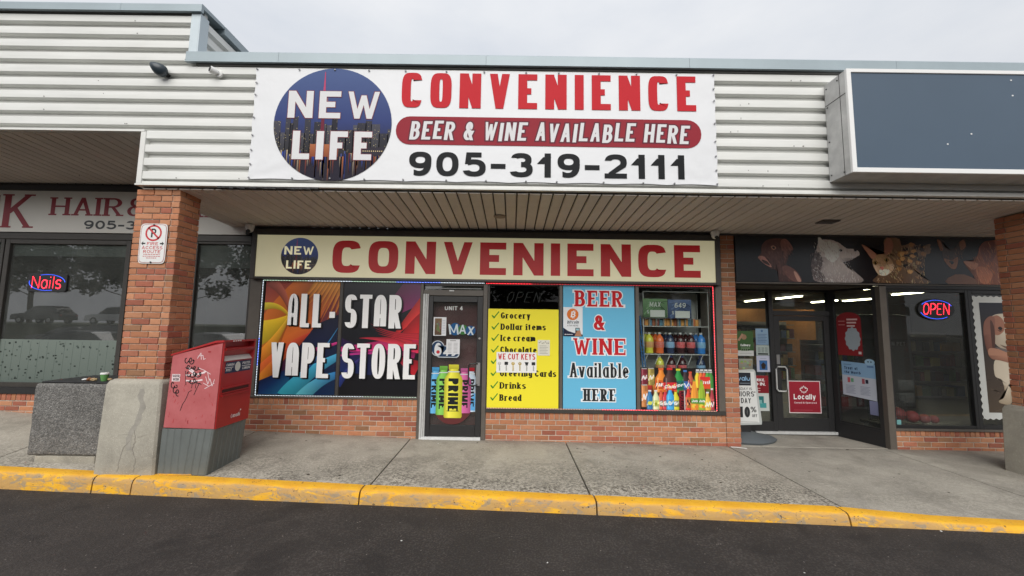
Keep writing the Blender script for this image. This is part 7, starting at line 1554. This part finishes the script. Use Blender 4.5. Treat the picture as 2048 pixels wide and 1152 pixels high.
# goods in the pet shop window
T = thing('wire_pet_crate', (5.93, .35, .20), 'black wire pet crate with a folded white newspaper on top, inside the right window', 'crate'); q = MB(); M_BW = mat('black_wire', (.035, .035, .038), .4)
for x in [5.76+i*.036 for i in range(11)]:
    for y in (.22, .50): q.tube([(x, y, .20), (x, y, .62)], .003, 4)
for z in (.20, .31, .42, .53, .62): q.tube([(5.76, .22, z), (6.12, .22, z), (6.12, .50, z), (5.76, .50, z), (5.76, .22, z)], .004, 4)
q.build('cage_wire', M_BW, T)
T = thing('newspaper', (6.18, .30, .62), 'white striped paper hanging behind the crate in the right window', 'paper'); p = Print((0, .30, 0)); 
for z0 in (.50, .70): p.rect(6.10, 6.33, z0, z0+.15, sc(112, 112, 108), 0, sc(84, 84, 82)); [p.rect(6.11+i*.022, 6.118+i*.022, z0+.01, z0+.14, sc(60, 60, 60), 1) for i in range(10)]
p.build('paper_sheet', P_PAPER, T)
def ballmesh(name, loc, r, m, label, cat='toy', seg=True, group=None):
    bm = bmesh.new(); bmesh.ops.create_uvsphere(bm, u_segments=24, v_segments=14, radius=r)
    for v in bm.verts: a = math.atan2(v.co.z, v.co.x); v.co *= 1+.035*abs(sin(a*6))
    q = MB(); q.bm(bm, Matrix.Translation(Vector(loc))); o = q.build(name, m, None, smooth=True, at=loc); tag(o, label, cat, group); return o
MR = mat('toy_red', sc(176, 72, 72), .5, var=.3, vscale=30)
ballmesh('red_ball', (6.10, .36, .32), .105, MR, 'largest red ridged ball in the right shop window, leftmost'); ballmesh('red_ball', (6.24, .27, .30), .088, MR, 'red ridged ball in the shop window, second from the left'); ballmesh('red_ball', (6.41, .25, .275), .070, MR, 'red ridged ball in the shop window, third from the left'); ballmesh('red_ball', (6.55, .24, .268), .060, MR, 'smallest red ridged ball in the shop window, rightmost')
T = thing('water_bowl', (5.88, .30, .20), 'blue and white pet toy with a rope loop in the corner of the right window', 'toy'); q = MB(); q.lathe([(.06, .21), (.085, .25), (.09, .29)], 5.88, .26, 20); q.build('toy_body', mat('toy_blue', sc(34, 60, 130), .4), T, smooth=True); q = MB(); q.lathe([(.088, .291), (.07, .33), (.04, .36)], 5.88, .26, 20); q.build('toy_top', mat('toy_white', sc(150, 150, 160), .5), T, smooth=True)
q = MB(); q.tube([(5.88+.045*sin(a), .25, .44-.08*cos(a)) for a in [i*pi/8 for i in range(17)]], .014, 6); q.build('rope_loop', mat('rope', sc(150, 150, 145), .8), T, smooth=True)
T = thing('window_bench', (6.7, .5, -.1), 'dark display bench inside the pet shop window', 'bench'); q = MB(); q.box(5.72, 8.8, .12, .62, .14, .185); q.build('bench_top', M_BLACK, T); q = MB(); q.box(5.75, 8.7, .16, .58, -.08, .139); q.build('bench_front', M_WALLIN, T)
T = thing('window_sticker', (5.72, .02, .215), 'tiny teal sticker in the bottom left corner of the right window', 'sticker'); p = Print((0, .02, 0)); p.rect(5.748, 5.835, .232, .300, sc(110, 160, 160), 0); p.build('print', P_PAPER, T)
T = thing('freezer_cabinet', (8.2, 3.2, -.08), 'upright dark freezer cabinet lettered FROZEN PET inside the pet shop', 'freezer'); q = MB(); q.cbox(7.7, 9.1, 3.1, 3.9, -.08, 2.0, .02); q.build('cabinet', mat('cabinet_grey', (.10, .10, .10), .5), T); q = MB(); q.box(7.75, 9.05, 3.05, 3.095, 1.45, 1.95); q.build('cabinet_header', mat('header_grey', (.16, .155, .15), .5), T); p = Print((0, 3.099, 0)); p.text('FROZEN PET', 8.28, 8.95, 1.30, .085, sc(190, 190, 190), W=.2, gap=.2); p.build('lettering', P_PAPER, T)
# shelving with goods inside both shops
rs = random.Random(12)
def shelf_unit(x0, x1, y0, zt, label, cols, grp, rows=4):
    T = thing('shelf_unit', ((x0+x1)/2, y0+.2, -.08), label, 'shelf', grp); q = MB(); q.box(x0, x1, y0+.40, y0+.43, -.08, zt)
    for k_ in range(rows+1): z = -.02+(zt-.1)*k_/rows; q.box(x0, x1, y0, y0+.40, z, z+.03)
    q.build('shelf_frame', mat('shelf_grey', (.16, .155, .15), .6), T)
    for k_ in range(rows):
        z = .011+(zt-.1)*k_/rows; hmax = (zt-.1)/rows-.08; g = MB(); x = x0+.03
        while x < x1-.12:
            w_ = .07+rs.random()*.16; c = rs.choice(cols); g.m(mat('goods_%d_%d_%d' % tuple(int(v*99) for v in c), c, .6)); h = hmax*(.55+.45*rs.random()); g.cbox(x, x+w_-.012, y0+.03+rs.random()*.04, y0+.35, z, z+h, .006); x += w_
        o = g.build('packaged_goods', None, T); o['kind'] = 'stuff'
GC = [(.25, .06, .05), (.30, .18, .06), (.08, .12, .22), (.28, .26, .22), (.10, .18, .08), (.35, .30, .10), (.12, .04, .05), (.04, .04, .05)]
for a, b, y, zt, l in ((4.6, 6.2, 4.5, 1.5, 'low shelf of packaged goods inside, behind the pet shop door'), (3.6, 4.5, 5.8, 1.7, 'shelf of packaged goods inside, left of the pet shop door'), (6.5, 7.6, 2.6, 1.4, 'shelf of packaged goods inside, left of the freezer'), (9.4, 11.5, 4.2, 1.6, 'shelf of packaged goods inside, right of the freezer'), (6.8, 9.5, 7.5, 1.9, 'tall shelf of packaged goods at the back of the pet shop')): shelf_unit(a, b, y, zt, l, GC, 'shelves inside the pet shop')
# ================================================================ small litter on the pavement
rs = random.Random(31)
q = MB()
def fleck(x, y, r, q=q):
    z = (gz(x, y) if y > ky(x) else az(x))+.003; a0 = rs.random()*6; n_ = 5; k = .5+rs.random()
    q.face([(x+r*k*cos(a0+i*2*pi/n_)*(.6+.4*rs.random()), y+r*sin(a0+i*2*pi/n_)*(.5+.4*rs.random()), z+.002*rs.random()) for i in range(n_)])
for i in range(60): fleck(-3.5+rs.random()*8.5, -1.75+rs.random()*1.7, .010+rs.random()*.012)
tag(q.build('leaf_litter', mat('leaf_dark', (.045, .035, .022), .9), None, fix=False), 'dark leaf scraps scattered on the sidewalk', 'litter', kind='stuff')
q2 = MB()
for x, y, r in [(-1.02, -.25, .012), (-.80, -1.0, .010), (2.6, -.15, .010), (1.12, -.9, .01), (.3, -2.9, .012), (1.4, -2.05, .012), (-3.2, -3.2, .014), (-.9, -2.6, .01), (3.9, -2.35, .016), (.95, -1.05, .01), (-1.5, -1.2, .008), (2.2, -3.0, .010)]: fleck(x, y, r, q2)
tag(q2.build('paper_scraps', mat('scrap_white', (.7, .7, .68), .8), None, fix=False), 'tiny white paper scraps scattered on the sidewalk and asphalt', 'litter', kind='stuff')
T = thing('cigarette_butt', (1.62, -4.05, -.19), 'white cigarette butt lying on the asphalt at the lower right', 'litter'); q = MB(); q.tube([(1.60, -4.05, az(1.6)+.005), (1.635, -4.058, az(1.6)+.005)], .0045, 8); q.build('paper_tube', MATS['scrap_white'], T)
T = thing('paper_strip', (3.32, -.10, -.10), 'thin white torn strip lying at the foot of the brick pier', 'litter'); q = MB(); q.tube([(3.22, -.09, -.098), (3.30, -.12, -.094), (3.42, -.15, -.1)], .006, 5); q.build('strip', MATS['scrap_white'], T)
# ================================================================ across the parking lot (seen mirrored in the shop windows)
def car(loc, rz, col, label, kind='sedan'):
    loc = (loc[0], loc[1], loc[2] if loc[2] > 0 else az(loc[0])); T = thing('parked_car', loc, label, 'car', 'cars parked across the lot'); T.rotation_euler.z = rz
    L, W2, H = 4.6, .9, (1.45 if kind == 'sedan' else 1.68)
    body = [(-2.3, .35), (-2.3, .72), (-2.2, .88), (-1.35, .98), (1.55, .98 if kind == 'sedan' else 1.0), (2.2, .98 if kind == 'sedan' else 1.02), (2.3, .8), (2.3, .35)]
    if kind == 'suv': top = [(-1.15, .97), (-.45, H-.08), (.1, H), (1.5, H), (2.1, 1.0)]
    else: top = [(-1.25, .97), (-.45, H-.08), (.1, H), (.9, H-.04), (1.75, .97)]
    m = mat('car_'+str(int(col[0]*100))+str(int(col[2]*100)), col, .25, spec=.8)
    def loft(poly, w0, w1, zref, name, mm):
        q = MB(); n = len(poly); vs = []
        for s_, f_ in ((-1, 0), (1, 0)): pass
        ring = lambda w_: [(x, w_ if z <= zref+.01 else w1*(w_/abs(w_)), z) for x, z in poly]
        vs = ring(-w0)+ring(w0); q.add(vs, [(i, (i+1) % n, n+(i+1) % n, n+i) for i in range(n)]+[tuple(range(n)), tuple(range(2*n-1, n-1, -1))])
        me = q.build(name, mm, None); me.parent = T; me.modifiers.new('b', 'BEVEL').width = .05; me.modifiers['b'].segments = 2; return me
    loft(body, W2, W2-.06, .75, 'body', m); loft(top, W2-.06, W2-.24, 1.0, 'windows', M_CARG)
    roof = [(-.48, H-.085), (.1, H+.005), (top[3][0], top[3][1]+.005), (top[3][0]+.12, top[3][1]-.06), (-.30, H-.10)]
    q = MB(); q.prism(roof, 1, -(W2-.235), W2-.235); o = q.build('roof', m, None); o.parent = T
    for x in (-1.4, 1.4):
        for s_ in (-1, 1):
            q = MB(); q.lathe([(.20, -.11), (.33, -.10), (.33, .10), (.20, .11)], n=20, axis=1, c=(0, 0, 0)); o = q.build('wheel', M_TYRE, None, smooth=True); o.parent = T; o.location = (x, s_*(W2-.09), .33)
            q = MB(); q.lathe([(.19, -.118), (.19, .118)], n=14, axis=1, c=(0, 0, 0)); r = q.build('rim', M_STEEL, None); r.parent = o
    for s_ in (-1, 1):
        q = MB(); q.cbox(-2.31, -2.15, s_*.68-.14, s_*.68+.14, .66, .80, .03); o = q.build('headlight', M_WHITE, None); o.parent = T
        q = MB(); q.cbox(2.16, 2.31, s_*.70-.12, s_*.70+.12, .72, .88, .03); o = q.build('tail_light', mat('tail_red', (.25, .01, .01), .3), None); o.parent = T
    return T
M_CARG = mat('car_glass', (.02, .022, .025), .08, spec=.9); M_TYRE = mat('tyre', (.02, .02, .02), .8)
for loc, rz, c, l, kd in (((-16.8, -9.9, -.18), .04, (.24, .25, .26), 'grey sedan nearest across the lot on the left, seen in the large salon window', 'sedan'), ((-38, -33, 1.3), 0, (.62, .62, .62), 'white suv on the raised lot in front of the trees', 'suv'), ((-45, -33, 1.3), 0, (.05, .05, .05), 'black suv on the raised lot left of the white one', 'suv'), ((-11.5, -9.4, -.18), 0.05, (.30, .31, .32), 'silver sedan parked nearest across the lot, left, seen in the window reflection', 'sedan'), ((-17.0, -11.0, -.18), .1, (.03, .03, .035), 'black suv parked across the lot, left of the silver sedan', 'suv'),
    ((-28, -20, -.18), .05, (.04, .045, .05), 'dark sedan in the far parking row, farthest left', 'sedan'), ((-15.5, -20, -.18), -.05, (.12, .02, .02), 'dark red sedan in the far parking row', 'sedan'),
    ((9, -13, -.18), pi/2+.05, (.5, .5, .5), 'light grey sedan parked behind the camera on the right', 'sedan'), ((14.5, -13.5, -.18), pi/2, (.05, .08, .15), 'navy suv parked on the far right of the lot', 'suv'), ((-4, -21, -.18), 0, (.35, .35, .33), 'beige grey suv parked straight across the lot', 'suv')):
    car(loc, rz, c, l, kd)
q = MB(); q.box(-90, -18.2, -70, -27, -.5, 1.3); tag(q.build('raised_bank', mat('bank_grass', (.07, .085, .04), .95, var=.4, vscale=.6), None), 'low raised bank on the far left side of the lot', kind='structure')
# trees: trunk, limbs, leaf clumps
M_BARK = mat('bark', (.10, .075, .055), .9, var=.3, vscale=6, bump=.6, bscale=12); M_LEAF = mat('foliage', (.06, .085, .045), .7, var=.55, vscale=1.5, rnd=.2)
def tree_mesh(seed, H):
    r_ = random.Random(seed); tr = MB(); tr.tube([(0, 0, 0), (.1, .05, H*.25), (-.05, .1, H*.55), (.05, 0, H*.85)], .16*H/8, 8)
    cl = []
    for i in range(16):
        a = r_.random()*6.28; z0 = H*(.28+.5*r_.random()); rr = H*(.16+.20*r_.random())*(1.1-z0/H*.6); e = (rr*cos(a), rr*sin(a), z0+H*.10*r_.random()+.06*H); tr.tube([(0, 0, z0*.9), (e[0]*.5, e[1]*.5, z0+.02*H), e], .035*H/8, 5); cl.append((e, H*(.09+.08*r_.random())))
    cl.append(((0, 0, H*.9), H*.12)); lf = MB()
    for (c, R_) in cl:
        for k_ in range(260):
            d = Vector((r_.gauss(0, 1), r_.gauss(0, 1), r_.gauss(0, .75))).normalized()*R_*(.55+.55*r_.random()); p0 = Vector(c)+d; s_ = .15*H/8*(.7+.8*r_.random()); u_ = Vector((r_.gauss(0, 1), r_.gauss(0, 1), r_.gauss(0, .5))).normalized(); v_ = u_.cross(d).normalized()
            lf.face([p0-u_*s_, p0+v_*s_*.6, p0+u_*s_, p0-v_*s_*.6])
    return tr, lf
TM = []
for sd in (1, 2, 3):
    tr, lf = tree_mesh(sd, 8.0); a = tr.build('trunk', M_BARK, None, smooth=True); b = lf.build('crown', M_LEAF, None, fix=False); TM.append((a.data, b.data)); bpy.data.objects.remove(a); bpy.data.objects.remove(b)
for i, (x, y, s_, l) in enumerate(((-58, -38, 1.5, 'very tall leafy tree at the far left end of the lot'), (-50, -36, 1.3, 'tall leafy tree second from the far left end'), (-44, -40, 1.5, 'very tall leafy tree third from the far left end'), (-38, -34, 1.3, 'tall leafy tree behind the white suv'), (-31, -33, 1.15, 'leafy tree just right of the white suv'), (-25, -35, 1.35, 'tall dense tree between the white suv and the pole'), (-19, -33, 1.05, 'leafy tree across the lot left of the utility pole'), (-11, -36, .8, 'small tree across the lot right of the utility pole'), (-5, -38, 1.2, 'tree straight across the lot behind the low building'), (2, -37, 1.4, 'tall tree straight behind the camera'), (9, -36, 1.2, 'leafy tree across the lot right of centre'), (16, -35, 1.3, 'leafy tree across the lot toward the right'), (24, -34, 1.2, 'leafy tree farthest right across the lot'))):
    T = thing('leafy_tree', (x, y, 1.3 if x < -18 else -.18), l, 'tree', 'trees across the parking lot'); T.rotation_euler.z = i*1.3; T.scale = (s_, s_, s_)
    for nm, me in zip(('trunk', 'crown'), TM[i % 3]): o = bpy.data.objects.new(nm, me); COL.objects.link(o); o.parent = T
T = thing('utility_pole', (-15.5, -31, -.18), 'wooden utility pole with crossarm and wires across the lot', 'pole'); q = MB(); q.tube([(-15.5, -31, -.18), (-15.5, -31, 10.2)], .16, 8); q.build('pole_shaft', M_BARK, T); q = MB(); q.box(-16.6, -14.4, -31.1, -30.95, 9.5, 9.65); q.box(-16.2, -14.8, -31.1, -30.95, 8.6, 8.72); q.build('crossarm', M_BARK, T)
q = MB()
for z, dz in ((9.75, .9), (8.8, .7)): q.tube([(-60+i*6, -31+.2*i, z-dz*abs(sin((i-7.4)*.42))) for i in range(20)], .025, 4)
q.build('overhead_wire', M_BLACK, T)
T = thing('far_building', (-6, -30, -.18), 'long low dark building with flat canopy on the far side of the lot', 'building'); q = MB(); q.box(-16, 30, -31.5, -27, -.18, 3.1); q.build('wall', mat('far_wall', (.16, .14, .125), .9, var=.2), T); q = MB(); q.box(-17, 31, -27, -25.4, 2.9, 3.6); q.build('canopy_roof', mat('far_roof', (.06, .055, .05), .8), T)
for i in range(9): q = MB(); q.box(-14+i*4.8, -11+i*4.8, -26.98, -26.96, .4, 2.5); q.build('window', M_CARG, T)
